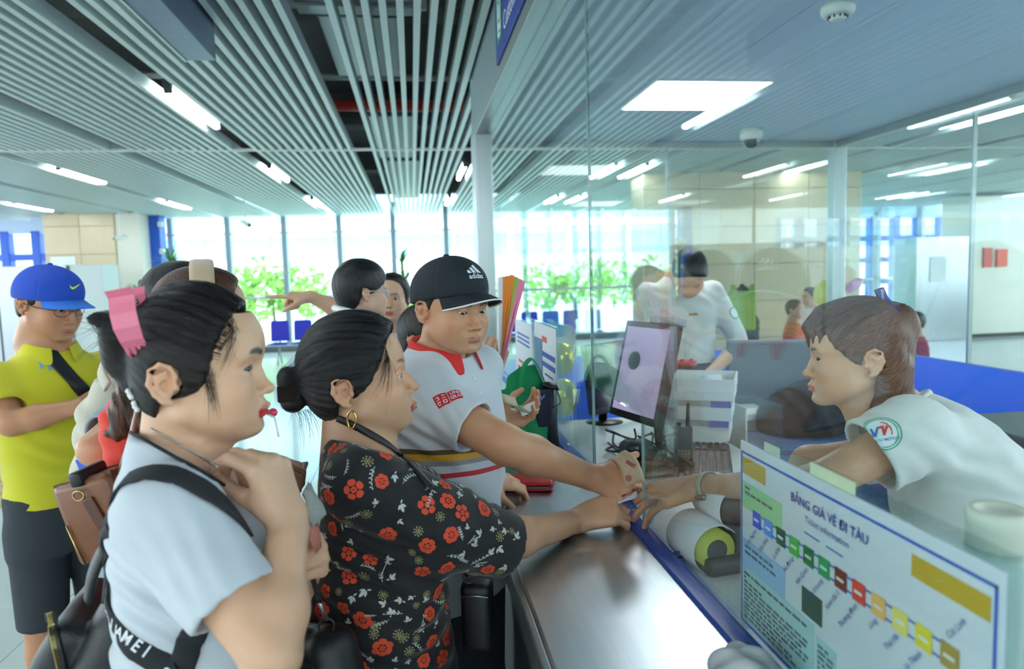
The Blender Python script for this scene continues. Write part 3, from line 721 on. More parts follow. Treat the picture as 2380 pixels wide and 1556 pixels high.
def head_color(g, skin, C, P):
    """paint face colours (lips, brows, blush) over skin colours C for points P"""
    q = g.local(P); p = g.p; near = np.linalg.norm(q - np.array(mm(0, 0, -20), F32), axis=1) < 0.2
    i = np.nonzero(near)[0]; q = q[i]; c = C[i]
    front = q[:, 1] > 0.03
    bl = np.zeros(len(q), F32)
    for s in (-1, 1): bl = np.maximum(bl, np.exp(-(((q - np.array(mm(s * 44, 64, -34), F32)) / 0.024) ** 2).sum(1)))
    bl = np.maximum(bl, 0.8 * np.exp(-(((q - np.array(mm(0, 102, -42), F32)) / 0.012) ** 2).sum(1)))
    for s in (-1, 1): bl = np.maximum(bl, 0.9 * np.exp(-(((q - np.array(mm(s * 84, -18, 0), F32)) / 0.03) ** 2).sum(1)))
    bc = np.array(skin, F32) * np.array((1.0, 0.72, 0.66), F32); c = c + (bc - c) * (bl * p['blush'])[:, None]
    dl = np.minimum(_segd(q, g.up) - 0.0042 * p['lips'], _segd(q, g.lo) - 0.0055 * p['lips'])
    wl = (1 - _step(dl, -0.0008, 0.0014)) * front * (np.abs(q[:, 0]) < 0.0235); c = c + (np.array(lin(p['lipcol']), F32) - c) * wl[:, None]
    br = p['brow']
    for s in (-1, 1):
        pts = [mm(s * 15, 90, 17 + br), mm(s * 30, 86, 21.5 + br), mm(s * 42, 74, 21 + br), mm(s * 52, 58, 15.5 + br)]
        db = _segd(q * np.array((1, 0.12, 1), F32), [(a[0], a[1] * 0.12, a[2]) for a in pts]); th = (0.0036 - 0.0022 * _step(np.abs(q[:, 0]), 0.034, 0.052)) * p['browt']
        w = (1 - _step(db, th * 0.55, th * 1.25)) * front * 0.9; c = c + (np.array(lin(p['browcol']), F32) - c) * w[:, None]
        # lash line round the almond opening
        u = q[:, 0] * 1000 - s * 32; v = q[:, 2] * 1000 - 0.1 * s * u + 0.5; hu = 5.6 * p['lid']; a_ = (182.25 - hu * hu) / (2 * hu)
        e = np.abs(np.sqrt(u * u + (v + a_) ** 2) - (a_ + hu)); w = (1 - _step(e, 0.7, 2.0)) * (np.abs(u) < 14.5) * (v > -1.5) * front * 0.85
        c = c + (np.array(lin((50, 38, 36)), F32) - c) * w[:, None]
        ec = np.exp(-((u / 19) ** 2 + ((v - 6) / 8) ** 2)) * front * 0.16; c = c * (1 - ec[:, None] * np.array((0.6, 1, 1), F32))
    C[i] = c; return C
def eye_mesh():
    if 'eye' not in EYE:
        bm = bmesh.new(); bmesh.ops.create_uvsphere(bm, u_segments=24, v_segments=16, radius=0.0122)
        me = bpy.data.meshes.new('eyeball'); bm.to_mesh(me); bm.free(); me.polygons.foreach_set('use_smooth', [True] * len(me.polygons))
        m = mat('eyeball', (226, 220, 214), rough=0.25, coat=0.1); nt = m.node_tree
        tc = nt.nodes.new('ShaderNodeTexCoord'); sx = nt.nodes.new('ShaderNodeSeparateXYZ'); nt.links.new(tc.outputs['Object'], sx.inputs[0])
        r = nt.nodes.new('ShaderNodeValToRGB'); mr = nt.nodes.new('ShaderNodeMapRange'); mr.inputs[1].default_value = 0.009; mr.inputs[2].default_value = 0.0122
        nt.links.new(sx.outputs[1], mr.inputs[0]); nt.links.new(mr.outputs[0], r.inputs[0])
        e = r.color_ramp; e.interpolation = 'LINEAR'; e.elements[0].position = 0.40; e.elements[0].color = (*lin((214, 205, 198)), 1)
        e.elements[1].position = 0.47; e.elements[1].color = (*lin((40, 26, 20)), 1)
        x = e.elements.new(0.84); x.color = (*lin((58, 36, 26)), 1); x = e.elements.new(0.88); x.color = (0.004, 0.003, 0.003, 1)
        nt.links.new(r.outputs[0], nt.nodes['Principled BSDF'].inputs['Base Color']); me.materials.append(m); EYE['eye'] = me
    return EYE['eye']
EYE = {}
def add_eyes(M, parent, look=(0, 1, 0)):
    """eyeballs turned to the head-local direction look"""
    q = Vector((0, 1, 0)).rotation_difference(Vector(look)).to_matrix().to_4x4()
    for s in (-1, 1):
        o = bpy.data.objects.new('eye', eye_mesh()); COL.objects.link(o)
        T = M @ Matrix.Translation(mm(s * 32, 74, 0)) @ q
        inv_parent(o, parent); o.matrix_basis = T
def face_frame(pos, yaw, pitch=0.0, roll=0.0, scale=1.0):
    """head matrix: eye-level centre at pos; yaw 0 looks along +Y, positive turns left (towards -X); pitch up positive"""
    return Matrix.Translation(pos) @ Matrix.Rotation(R(yaw), 4, 'Z') @ Matrix.Rotation(R(pitch), 4, 'X') @ Matrix.Rotation(R(roll), 4, 'Y') @ Matrix.Scale(scale, 4)

# ------------------------------------------------------------------ hands (local: wrist at origin, fingers +Y, back of hand +Z, thumb side +X)
FING = dict(index=((27, 82, 1), (45, 27, 23), (9.6, 8.8, 7.8, 6.9)), middle=((9, 87, 3), (49, 31, 24), (9.8, 9.0, 8.0, 7.0)),
            ring=((-10, 83, 2), (45, 29, 24), (9.4, 8.6, 7.6, 6.7)), pinky=((-27, 74, -2), (35, 22, 21), (8.4, 7.6, 6.8, 6.0)))
def hand_group(wrist, fwd, back, side=1, scale=1.0, curl=None, spread=None, thumb=((0.62, 0.72, -0.3), 12, 18), k=0.012):
    """side=+1: thumb at +X when fingers +Y and back +Z; curl: {finger: (mcp, pip, dip)} degrees; thumb: (direction, bend1, bend2)"""
    y = Vector(fwd).normalized(); z = Vector(back); z = (z - y * z.dot(y)).normalized(); x = y.cross(z) * side
    M = Matrix(((x.x, y.x, z.x, wrist[0]), (x.y, y.y, z.y, wrist[1]), (x.z, y.z, z.z, wrist[2]), (0, 0, 0, 1))) @ Matrix.Scale(scale, 4)
    g = Grp(M, mm(0, 75, -10), 0.15, k=k); g.tips = []; g.joints = {}
    cu = dict(index=(20, 25, 15), middle=(24, 28, 16), ring=(28, 30, 18), pinky=(30, 32, 18)); cu.update(curl or {})
    sp = dict(index=6, middle=1, ring=-5, pinky=-12); sp.update(spread or {})
    g.cap(mm(0, -14, 0), mm(0, 10, -1), 0.0205, 0.020, 0.01)
    for nm, (mcp, ln, rr) in FING.items():
        b = Vector(mm(*mcp)); g.cap(mm(mcp[0] * 0.42, 14, 0), mm(mcp[0], mcp[1] - 4, mcp[2] - 3), 0.0155, 0.0115, 0.012)
        d = Vector((math.sin(R(sp[nm])), math.cos(R(sp[nm])), 0)); ax = Vector((0, 0, 1)).cross(d).normalized() * -1
        ang = 0; p0 = b; J = [p0.copy()]
        for i in range(3):
            ang += cu[nm][i]; dd = Matrix.Rotation(-R(ang), 3, ax * -1) @ d if False else (d * math.cos(R(ang)) + Vector((0, 0, -1)) * math.sin(R(ang)))
            p1 = p0 + dd * ln[i] * 0.001; g.cap(p0, p1, rr[i] * 0.001, rr[i + 1] * 0.001, 0.004 if i else 0.007); p0 = p1; J.append(p0.copy())
        g.tips.append((p0.copy(), dd.copy(), Vector((0, 0, 1)) * math.cos(R(ang)) + d * math.sin(R(ang)), rr[3] * 0.001)); g.joints[nm] = J
    # thumb
    d = Vector(thumb[0]).normalized(); c0 = Vector(mm(17, 22, -8)); c1 = c0 + d * 0.044
    g.cap(c0, c1, 0.0165, 0.0115, 0.014); g.ell(mm(18, 40, -10), mm(15, 26, 12), 0.014)
    inw = Vector((-0.75, 0.25, -0.35)); inw = (inw - d * inw.dot(d)).normalized(); ang = 0; p0 = c1; J = [c0.copy(), c1.copy()]
    for i, (l, r0, r1) in enumerate(((0.033, 0.0108, 0.0098), (0.027, 0.0098, 0.0076))):
        ang += thumb[1 + i]; dd = d * math.cos(R(ang)) + inw * math.sin(R(ang)); p1 = p0 + dd * l; g.cap(p0, p1, r0, r1, 0.004); p0 = p1; J.append(p0.copy())
    nb = dd.cross(Vector((0, 1, 0.3))).normalized(); nb = nb if nb.dot(-inw) > 0 else -nb
    g.tips.append((p0.copy(), dd.copy(), (-inw * math.cos(R(ang)) + d * math.sin(R(ang))).normalized(), 0.0078)); g.joints['thumb'] = J
    return g
def hand_color(g, skin, C, P, nail=(226, 186, 176)):
    q = g.local(P); i = np.nonzero(np.linalg.norm(q - g.c, axis=1) < g.rb)[0]; q = q[i]; c = C[i]
    red = np.array(skin, F32) * np.array((1.02, 0.80, 0.76), F32)
    for J in g.joints.values():
        for jp in J[1:3]:
            w = 0.45 * np.exp(-(((q - np.array(jp, F32)) / 0.010) ** 2).sum(1)); c = c + (red - c) * w[:, None]
    for (p, d, n, r) in g.tips:
        cen = np.array(p + n * r * 0.8 - d * 0.001, F32); v = q - cen; dn = np.abs(v @ np.array(n, F32)); dl = v @ np.array(d, F32); s = v - np.outer(dl, np.array(d, F32)); s = s - np.outer(v @ np.array(n, F32), np.array(n, F32)); sw = np.sqrt((s * s).sum(1))
        e = np.sqrt((dl / 0.0075) ** 2 + (sw / (r * 0.82)) ** 2); w = (1 - _step(e, 0.8, 1.1)) * (dn < r * 0.7); c = c + (np.array(lin(nail), F32) - c) * w[:, None]
        w2 = 0.35 * np.exp(-(((q - np.array(p, F32)) / 0.011) ** 2).sum(1)) * (1 - w); c = c + (red - c) * w2[:, None]
    C[i] = c; return C
def skin_colors(skin, heads=(), hands=(), var=0.05, spots=()):
    sk = np.array(lin(skin), F32) * np.array((0.94, 0.86, 0.77), F32)
    def f(P):
        n = np.sin(P[:, 0] * 61 + 3 * np.sin(P[:, 2] * 37)) * np.sin(P[:, 1] * 53 + 2 * np.sin(P[:, 0] * 41)) * np.sin(P[:, 2] * 47)
        C = sk[None, :] * (1 + var * n[:, None]); C = np.tile(C, 1).astype(F32)
        for g in heads: C = head_color(g, sk, C, P)
        for g in hands: C = hand_color(g, sk, C, P)
        for (c, r, col) in spots:
            w = 1 - _step(np.linalg.norm(P - np.array(c, F32), axis=1), r * 0.5, r); C = C + (np.array(lin(col), F32) - C) * w[:, None]
        return C
    return f
SKIN = {}
def skin_mat(): return vcol_mat('skin', rough=0.42, sss=0.12, spec=0.4, bump=0.06, bscale=900)

# ------------------------------------------------------------------ hair
def hair_group(M, line, grow=(7, 6, 9), nape=-80, k=0.02, zw=1.0, extra=None, groove=0.0012, axis=(0, -0.8, 0.5), cuts=None, occ=0, low=True):
    """cap of hair over the cranium; line: [(z, y)] front hairline by height in mm"""
    g = Grp(M, mm(0, -10, 0), 0.30, k=0.01); g.zw = zw
    g.ell(mm(0, -12 + occ / 2, 27), mm(75 + grow[0], 95 + grow[1] - occ / 2, 83 + grow[2])); g.ell(mm(0, 34, 36), mm(63 + grow[0], 55 + grow[1], 58 + grow[2]), 0.03)
    if low: g.ell(mm(0, -38 + occ * .7, -28), mm(62, 50, 50), 0.03)
    L = np.array(sorted(line), F32) * 0.001
    def cut(q, d): return ((q[:, 1] - np.interp(q[:, 2], L[:, 0], L[:, 1])) * 0.75).astype(F32)
    g.fn(cut, 0.006, 'i')
    if cuts: cuts(g)
    if extra: extra(g)
    ax = Vector(axis).normalized(); g.ax = ax; e1 = ax.orthogonal().normalized(); e2 = ax.cross(e1); c = np.array(mm(0, -10, 25), F32)
    A, E1, E2 = (np.array(v, F32) for v in (ax, e1, e2))
    def ang(q):
        v = q - c; th = np.arctan2(v @ E2, v @ E1); al = np.arccos(np.clip((v @ A) / (np.linalg.norm(v, axis=1) + 1e-6), -1, 1)); return th, al
    if groove:
        def gv(q, d):
            th, al = ang(q); return (d + groove * np.sin(al) * (np.sin(th * 31 + 2 * np.sin(th * 5 + al * 2)) * 0.6 + np.sin(th * 57 + 1.5 * np.sin(al * 4)) * 0.4)).astype(F32)
        g.ops.append(('f', 'r', 0, gv))
    def flow(P):
        q = g.local(P); th, al = ang(q); return np.stack([th * 5.2, al * 0.55, q[:, 2] * 0], 1)
    g.flow = flow; return g
def strands(name, paths, r, m, parent):
    """loose hairs: list of point lists, thin tapered tubes"""
    mb = MB()
    for p in paths: mb.tube(p, [r * (1 - 0.75 * i / (len(p) - 1)) for i in range(len(p))], 3, cap=False)
    me = mesh(name, mb.v, mb.f, m, True)
    a = me.attributes.new('flow', 'FLOAT_VECTOR', 'POINT'); a.data.foreach_set('vector', np.random.RandomState(1).rand(len(me.vertices) * 3).astype(F32) * 3)
    o = obj(name, me, parent); tag(o, kind='stuff'); return o
def bez(p0, p1, p2, p3, n=9):
    p0, p1, p2, p3 = (Vector(p) for p in (p0, p1, p2, p3))
    return [p0 * (1 - t) ** 3 + p1 * 3 * t * (1 - t) ** 2 + p2 * 3 * t * t * (1 - t) + p3 * t ** 3 for t in (i / (n - 1) for i in range(n))]
def catmull(pts, n=6):
    pts = [Vector(p) for p in pts]; out = []
    for i in range(len(pts) - 1):
        a, b, c, d = pts[max(i - 1, 0)], pts[i], pts[i + 1], pts[min(i + 2, len(pts) - 1)]
        for j in range(n):
            t = j / n; out.append(0.5 * ((2 * b) + (c - a) * t + (2 * a - 5 * b + 4 * c - d) * t * t + (3 * b - a - 3 * c + d) * t ** 3))
    return out + [pts[-1]]
def bounds(groups_pts, pad):
    a = np.array([list(p) for p in groups_pts]); return a.min(0) - pad, a.max(0) + pad
def project(bv, pts, off=0.0012, direction=None):
    """snap points on to a surface (ray along direction, else nearest)"""
    out = []
    for p in pts:
        h = None
        if direction is not None:
            d = Vector(direction).normalized(); h = bv.ray_cast(Vector(p) - d * 0.12, d, 0.4)
            if h[0] is None: h = None
        if h is None: h = bv.find_nearest(Vector(p))
        n = h[1]
        if direction is not None and n.dot(Vector(direction)) > 0: n = -n
        out.append(h[0] + n * off)
    return out
def decal(name, geo, M, bv, m, parent, off=0.0012, direction=None):
    """flat print: 2D geometry placed by M, then laid on the surface"""
    mb = MB()
    for v, f in geo: mb.add(project(bv, [M @ p for p in v], off, direction), f)
    return mb.build(name, m, parent, True)
def strap(bv, pts, w, t=0.004, off=0.003, n=6, direction=None):
    """strap points laid on a surface: returns list of (point, normal)"""
    cp = catmull(pts, n); res = []
    for p in cp:
        h = bv.find_nearest(p); res.append((h[0] + h[1] * off, h[1]))
    return res
def body_frame(pos, yaw): return Matrix.Translation(pos) @ Matrix.Rotation(R(yaw), 4, 'Z')
# ------------------------------------------------------------------ people
BLK = hair_mat('black_hair', (8, 8, 10), (34, 34, 40)); BRN = hair_mat('brown_black_hair', (11, 9, 9), (46, 36, 33)); RBR = hair_mat('red_brown_hair', (34, 20, 16), (150, 96, 70))
def mk_skin(root, groups, boxes, skin, heads, hands, spots=()):
    me = sdf_mesh('body', groups, boxes, skin_mat(), skin_colors(skin, heads, hands, spots=spots)); return obj('body', me, root), me
def box_of(pts, pad, h):
    lo, hi = bounds(pts, pad); return (lo, hi, h)
def lb(B, a, b): return [B @ Vector((x, y, z)) for x in (a[0], b[0]) for y in (a[1], b[1]) for z in (a[2], b[2])]
def hbox(g, h): return box_of([g.M @ j for J in g.joints.values() for j in J] + [g.M.translation], 0.028, h)
def mole(c, r): return (tuple(c), r, (70, 50, 44))

# ---- woman in the white tee with the pink hair clip
def build_white_tee_woman():
    root = empty('person', (-0.345, 1.1, 0), 'woman in white tee with pink hair claw clip, biting a lollipop', 'person')
    yaw = -80; hp = PY(440, 866, 1.10); M = face_frame(hp, yaw - 7, 3, 0, 1.07)
    head = head_group(M, zw=0.84, lips=1.25, open=2.0, lid=0.78, cheek=1.15, jaw=1.04, neck=47, neckb=46, lipcol=(200, 52, 58), browcol=(58, 62, 68), browt=1.35, brow=3, throat=6, nose=0.85, chin=-4, fore=14, occ=34)
    B = body_frame((-0.345, 1.10, 0), yaw)
    shR = PY(395, 1195, 0.955); elR = PY(632, 1525, 0.86); wrR = PY(672, 1210, 0.99)
    arm = Grp(k=0.02)
    arm.loft([(0, -0.01, 1.2, 0.10, 0.07), (0, -0.012, 1.30, 0.145, 0.075), (0, -0.014, 1.345, 0.105, 0.06), (0, -0.012, 1.385, 0.062, 0.055)], M=B)
    arm.cap(shR, elR, 0.047, 0.034, 0.03)
    mid = elR.lerp(wrR, 0.3); arm.cap(elR, mid, 0.033, 0.036, 0.015); arm.cap(mid, wrR, 0.036, 0.025, 0.02)
    hR = hand_group(wrR, PY(618, 1062, 1.0) - wrR, Vector((0.75, -0.5, 0.3)), -1, 1.02,
                    curl=dict(index=(58, 38, 16), middle=(64, 52, 30), ring=(68, 62, 35), pinky=(70, 66, 35)), spread=dict(index=2), thumb=((0.25, 0.80, -0.75), 8, 14))
    wrL = PY(728, 1296, 1.20); hL = hand_group(wrL, Vector((0.25, -0.75, 0.35)), Vector((0.9, 0.25, 0.15)), 1, 0.95,
                    curl=dict(index=(70, 78, 40), middle=(74, 80, 40), ring=(76, 80, 40), pinky=(78, 80, 40)), thumb=((0.3, 0.9, -0.4), 5, 10))
    shL = B @ Vector((-0.155, 0, 1.31)); elL = PY(640, 1480, 1.32)
    arm.cap(shL, elL, 0.045, 0.036, 0.03); arm.cap(elL, wrL, 0.036, 0.025, 0.02)
    G = [arm, head, hR, hL]
    hb = [M @ Vector(v) for v in (mm(-90, -90, -130), mm(90, 115, 60), mm(-90, 110, -130), mm(90, -90, 60))]
    moles = [mole(PY(562, 970, 1.0), 0.0028), mole(PY(520, 884, 1.0), 0.0018), mole(PY(518, 834, 1.0), 0.0015), mole(PY(403, 1015, 1.02), 0.002)]
    body, bme = mk_skin(root, G, [box_of(hb, 0.012, 0.0019), box_of([shR, elR, wrR], 0.06, 0.0032), hbox(hR, 0.0026), hbox(hL, 0.0028), box_of([*lb(B, (-.15, -.09, 1.25), (.15, .07, 1.38))], 0.02, 0.004), box_of([shL, elL, wrL], 0.05, 0.006)],
                        (232, 192, 164), [head], [hR, hL], moles)
    add_eyes(M, body, (0.65, 1, -0.05))
    # tee
    sh = Grp(); sh.loft([(0, 0.005, 0.72, 0.165, 0.125), (0, 0.0, 0.95, 0.155, 0.115), (0, 0.0, 1.08, 0.152, 0.112), (0, 0.012, 1.2, 0.165, 0.118), (0, 0.004, 1.28, 0.170, 0.108), (0, -0.008, 1.33, 0.150, 0.085), (0, -0.014, 1.365, 0.10, 0.068), (0, -0.014, 1.40, 0.07, 0.06)], M=B)
    sh.ell(B @ Vector((0.07, 0.085, 1.2)), (0.07, 0.06, 0.065), 0.05); sh.ell(B @ Vector((-0.07, 0.085, 1.2)), (0.07, 0.06, 0.065), 0.05)
    sh.cap(B @ Vector((0.12, -0.005, 1.318)), shR, 0.048, 0.060, 0.03)
    hem = shR.lerp(elR, 0.66); sh.sleeve(shR, hem, 0.062, 0.060, 0.03, hollow=0.03)
    sh.sleeve(shL, shL.lerp(elL, 0.5), 0.062, 0.058, 0.03)
    ap = B @ Vector((0.15, -0.02, 1.2)); dd = Vector((0.75, 0.1, 0.6))
    sh.folds([(ap, 0.10, (0.6, 0.2, 1), 0.035, 0.0035), (shR.lerp(hem, 0.6), 0.09, (1, 0.2, 0.5), 0.03, 0.0022), (B @ Vector((0.1, -0.08, 1.05)), 0.13, (0.5, 0, 1), 0.05, 0.004), (B @ Vector((0.08, 0.1, 1.1)), 0.12, (0.8, 0, 0.6), 0.055, 0.004), (PY(330, 1280, 1.0), 0.11, (0.35, 0, 1), 0.04, 0.003)])
    ring = [PY(336, 1018, 1.12), PY(352, 1044, 1.03), PY(415, 1058, 0.99), PY(500, 1112, 1.02), PY(530, 1130, 1.12)]
    cen = (ring[0] + ring[4]) / 2; nrm = (ring[4] - ring[0]).cross(ring[2] - ring[0]).normalized(); nrm = nrm if nrm.z > 0 else -nrm
    CN = np.array(cen, F32); NN = np.array(nrm, F32); sh.fn(lambda q, d: ((q - CN) @ NN).astype(F32), 0.004, 'i'); sh.hollow()
    tme = sdf_mesh('tee', [sh], [box_of([*lb(B, (-.2, -.15, 0.80), (.2, .17, 1.42)), shR, hem + Vector((0.05, -.05, -.05))], 0.03, 0.0042)], mat('white_cotton', (204, 211, 218), rough=0.85, sheen=0.2, bump=0.05, bscale=1500))
    tee = obj('tee', tme, root); tbv = bvh_of(tme)
    tr_ = Grp(); tr_.loft([(0, 0.0, 0.45, 0.15, 0.11), (0, 0.0, 0.84, 0.155, 0.12)], M=B)
    for s in (-1, 1): tr_.cap(B @ Vector((s * 0.08, 0, 0.5)), B @ Vector((s * 0.08, 0.0, 0.05)), 0.08, 0.052, 0.03)
    obj('trousers', sdf_mesh('trousers', [tr_], [box_of([*lb(B, (-.17, -.13, 0.0), (.17, .13, 0.85))], 0.01, 0.014)], mat('blue_jeans', (60, 80, 118), rough=0.85)), root)
    for s in (-1, 1): MB().box((-0.045, -0.10, 0), (0.045, 0.14, 0.07), B @ Matrix.Translation((s * 0.08, 0, 0)), bev=0.02).build('shoe', m_white, root, True)
    # neck trim laid where the opening meets the shirt
    e1 = nrm.orthogonal().normalized(); e2 = nrm.cross(e1); tr = []
    for i in range(40):
        a = 2 * math.pi * i / 40; d_ = e1 * math.cos(a) + e2 * math.sin(a); h = tbv.ray_cast(cen - nrm * 0.006, d_, 0.2)
        tr.append((h[0] if h[0] is not None else cen + d_ * 0.07) + d_ * 0.0005 + nrm * 0.002)
    m_trim = mat('black_rib', (20, 22, 26), rough=0.8)
    MB().tube(tr, 0.004, 8, closed=True, flat=(0.011, 0.005), up=nrm).build('neck_trim', m_trim, tee, True)
    # hair
    cutl = [(110, 96), (88, 84), (70, 70), (50, 59), (30, 50), (12, 44), (-5, 37), (-18, 30), (-27, 18), (-30, 6), (-34, -26), (-60, -34), (-78, -40), (-90, -75)]
    def ex(g):
        g.cap(mm(0, -56, 58), mm(2, -72, 58), 0.022, 0.020, 0.012); g.ell(mm(2, -86, 58), mm(26, 21, 32), 0.005); g.ell(mm(8, -86, 32), mm(20, 20, 26), 0.008); g.chain([mm(10, -80, 14), mm(12, -72, -10), mm(12, -66, -36)], [0.015, 0.011, 0.003], 0.01)
        g.chain([mm(0, -92, 74), mm(5, -104, 84), mm(8, -114, 86)], [0.013, 0.007, 0.002], 0.01)
        for s in (-1, 1): g.ell(mm(s * 86, -12, -6), mm(28, 22, 31), 0.004, 's')
    hg = hair_group(M, cutl, occ=34, grow=(8, 4, 16), extra=ex, axis=(0, -0.85, 0.45), zw=0.84, groove=0.0016)
    hme = sdf_mesh('hair', [hg], [box_of([M @ Vector(v) for v in (mm(-95, -175, -90), mm(95, 95, 120), mm(-95, 95, -90), mm(95, -175, 120))], 0.005, 0.0026)], BRN, flow=hg.flow)
    hair = obj('hair', hme, root); hbv = bvh_of(hme); nb0 = bvh_of(bme); rg = random.Random(3); ps = []
    for i in range(150):                                           # hairs lying from the hairline to the bun
        a = rg.uniform(-0.2, 1.25); s0 = M @ Vector(mm(84 * math.sin(a) + 4, 84 * math.cos(a) - 4, rg.uniform(12, 78))); s3 = M @ Vector(mm(rg.gauss(6, 12), -100 + rg.gauss(0, 6), 60 + rg.gauss(0, 14)))
        mid1 = s0.lerp(s3, 0.33); mid2 = s0.lerp(s3, 0.7); q = []
        for p in bez(s0, mid1, mid2, s3, 10):
            h = hbv.find_nearest(p + (p - hp) * 0.6); q.append(h[0] + h[1] * 0.0014)
        ps.append(q)
    for i in range(70):                                            # flyaways: fringe, bun tips, nape
        k = i % 3
        if k == 0: c = Vector(mm(rg.uniform(10, 70), 70 - rg.random() * 20, 70 + rg.gauss(0, 10))); e = c + Vector(mm(rg.uniform(0, 25), rg.uniform(5, 30), rg.uniform(-70, 10)))
        elif k == 1: c = Vector(mm(rg.gauss(5, 10), -96, rg.uniform(50, 86))); e = c + Vector(mm(rg.gauss(0, 15), -rg.uniform(15, 40), rg.uniform(-25, 25)))
        else: c = Vector(mm(rg.uniform(0, 20), -78, rg.uniform(-30, 20))); e = c + Vector(mm(rg.gauss(5, 12), -rg.uniform(0, 14), -rg.uniform(25, 60)))
        m1 = c.lerp(e, 0.4) + Vector(mm(rg.gauss(6, 6), 6, rg.gauss(8, 6))); ps.append([M @ p for p in bez(c, m1, c.lerp(e, 0.8), e, 7)])
    for i in range(34):
        c = Vector(mm(66 + rg.gauss(0, 2), 34 + rg.gauss(0, 8), 12 + rg.gauss(0, 8))); e = Vector(mm(69, 40 + rg.gauss(0, 5), -42 + rg.gauss(0, 14))); ps.append([M @ p for p in bez(c, c.lerp(e, .3) + Vector(mm(4, 4, 0)), c.lerp(e, .7) + Vector(mm(4, 3, 0)), e, 7)])
    for i in range(30):                                            # long fringe locks over the temple
        c = Vector(mm(52 + rg.gauss(0, 3), 68 + rg.gauss(0, 3), 62 + rg.gauss(0, 6))); e = Vector(mm(66 + rg.gauss(0, 2), 54 + rg.gauss(0, 9), 14 + rg.gauss(0, 8))); ps.append([M @ p for p in bez(c, c + Vector(mm(12, 14, -4)), e + Vector(mm(6, 18, 26)), e, 9)])
    for i in range(110):                                           # soft front hairline, swept back over the edge
        z = rg.uniform(20, 92); y0 = float(np.interp(z, [c[0] for c in sorted(cutl)], [c[1] for c in sorted(cutl)])); sx_ = rg.choice((1, 1, 1, -1)); x = math.sqrt(max(0.0, 1 - ((z - 30) / 84) ** 2)) * 72 * math.sqrt(max(0.05, 1 - (y0 / 104) ** 2)) * sx_
        q = []
        for k in range(6):
            p = M @ Vector(mm(x * (1 + 0.03 * k), y0 + 7 - k * 7 + rg.gauss(0, 0.6), z + k * 3.5 * (1 if z < 85 else 0.3))); h1 = hbv.find_nearest(p); h2 = nb0.find_nearest(p); h = h1 if (h1[0] - hp).length > (h2[0] - hp).length or k > 2 else h2; q.append(h[0] + h[1] * (0.0007 + 0.0006 * k))
        ps.append(q)
    strands('loose_hair', ps, 0.00038, BRN, hair)
    # claw clip on the bun
    m_pink = mat('pink_plastic', (240, 128, 152), rough=0.35)
    clip = empty('hair_clip', M @ Vector(mm(30, -92, 82)), 'pink plastic claw clip in the hair bun of the white tee woman', 'hair clip')
    C0 = M @ Vector(mm(68, -46, 84)); ux = (M.to_3x3() @ Vector((0, 1, 0.12))).normalized(); uz = (M.to_3x3() @ Vector((0.0, -0.12, 1))).normalized(); un = ux.cross(uz); un = un if un.y < 0 else -un
    def jaw(sgn):
        mb = MB(); prof = [(-0.040, 0.000), (-0.030, 0.010), (-0.012, 0.017), (0.008, 0.016), (0.022, 0.009), (0.030, 0.006), (0.040, 0.013)]
        vs = []; W = 0.0165
        for h, o in prof:
            for s_ in (-1, 1):
                for t_ in (0, 0.003): vs.append(C0 + uz * h + un * sgn * (o + t_) + ux * s_ * W * (1.0 if h > -0.03 else 0.9))
        fs = []
        for i in range(len(prof) - 1):
            a = i * 4; b = a + 4; fs += [(a, a + 2, b + 2, b), (a + 1, b + 1, b + 3, a + 3), (a, b, b + 1, a + 1), (a + 2, a + 3, b + 3, b + 2)]
        fs += [(0, 1, 3, 2), (len(vs) - 4, len(vs) - 2, len(vs) - 1, len(vs) - 3)]; mb.add(vs, fs)
        for t_ in (-0.012, -0.004, 0.004, 0.012):
            mb.tube([C0 + ux * t_ - uz * 0.038 + un * sgn * 0.003, C0 + ux * t_ - uz * 0.048 - un * sgn * 0.003, C0 + ux * t_ - uz * 0.054 - un * sgn * 0.010], [0.0035, 0.003, 0.002], 6)
        return mb
    jaw(1).build('jaw', m_pink, clip); 
    C0 = C0 - un * 0.03; jaw(-1).build('jaw', m_pink, clip); MB().tube([C0 + un * 0.012 + uz * 0.02 - ux * 0.012, C0 + un * 0.02 + uz * 0.02 + ux * 0.012], 0.004, 8).build('spring', m_steel2, clip, True)
    # white pearl pin at the nape
    pin = empty('hair_pin', M @ Vector(mm(45, -85, -20)), 'small white pearl hair pin below the pink clip', 'hair pin')
    for i in range(6):
        h = hbv.find_nearest(M @ Vector(mm(52 - i, -82 + i * 1.5, -14 - i * 6.5))); MB().lathe([(0.0001, -0.004), (0.003, -0.003), (0.0042, 0), (0.003, 0.003), (0.0001, 0.004)], 10, Matrix.Translation(h[0] + h[1] * 0.003)).build('pearl', mat('pearl_white', (240, 240, 236), rough=0.25), pin, True)
    # necklace
    nb = bvh_of(bme); npts = []
    for p in catmull([PY(352, 998, 1.06), PY(395, 1022, 1.0), PY(440, 1048, 0.99), PY(490, 1076, 1.0), PY(506, 1083, 1.0)], 10):
        d_ = (p - Vector(CAM)).normalized(); h = nb.ray_cast(Vector(CAM) + d_ * 0.5, d_, 1.2); npts.append(h[0] + h[1] * 0.0015 if h[0] is not None else p)
    nk = empty('necklace', npts[0], 'thin twisted silver necklace held by the white tee woman', 'necklace'); mb = MB(); mb2 = MB()
    for i, p in enumerate(npts[:-1]):
        for j in range(2):
            q = p.lerp(npts[i + 1], j / 2); t_ = (npts[i + 1] - p).normalized(); o_ = t_.orthogonal().normalized(); o2 = t_.cross(o_); s_ = (i * 2 + j) % 2
            a = o_ if s_ else o2; mb.tube([q - t_ * 0.0022 - a * 0.0013, q + a * 0.0016, q + t_ * 0.0022 - a * 0.0013], 0.0009, 5)
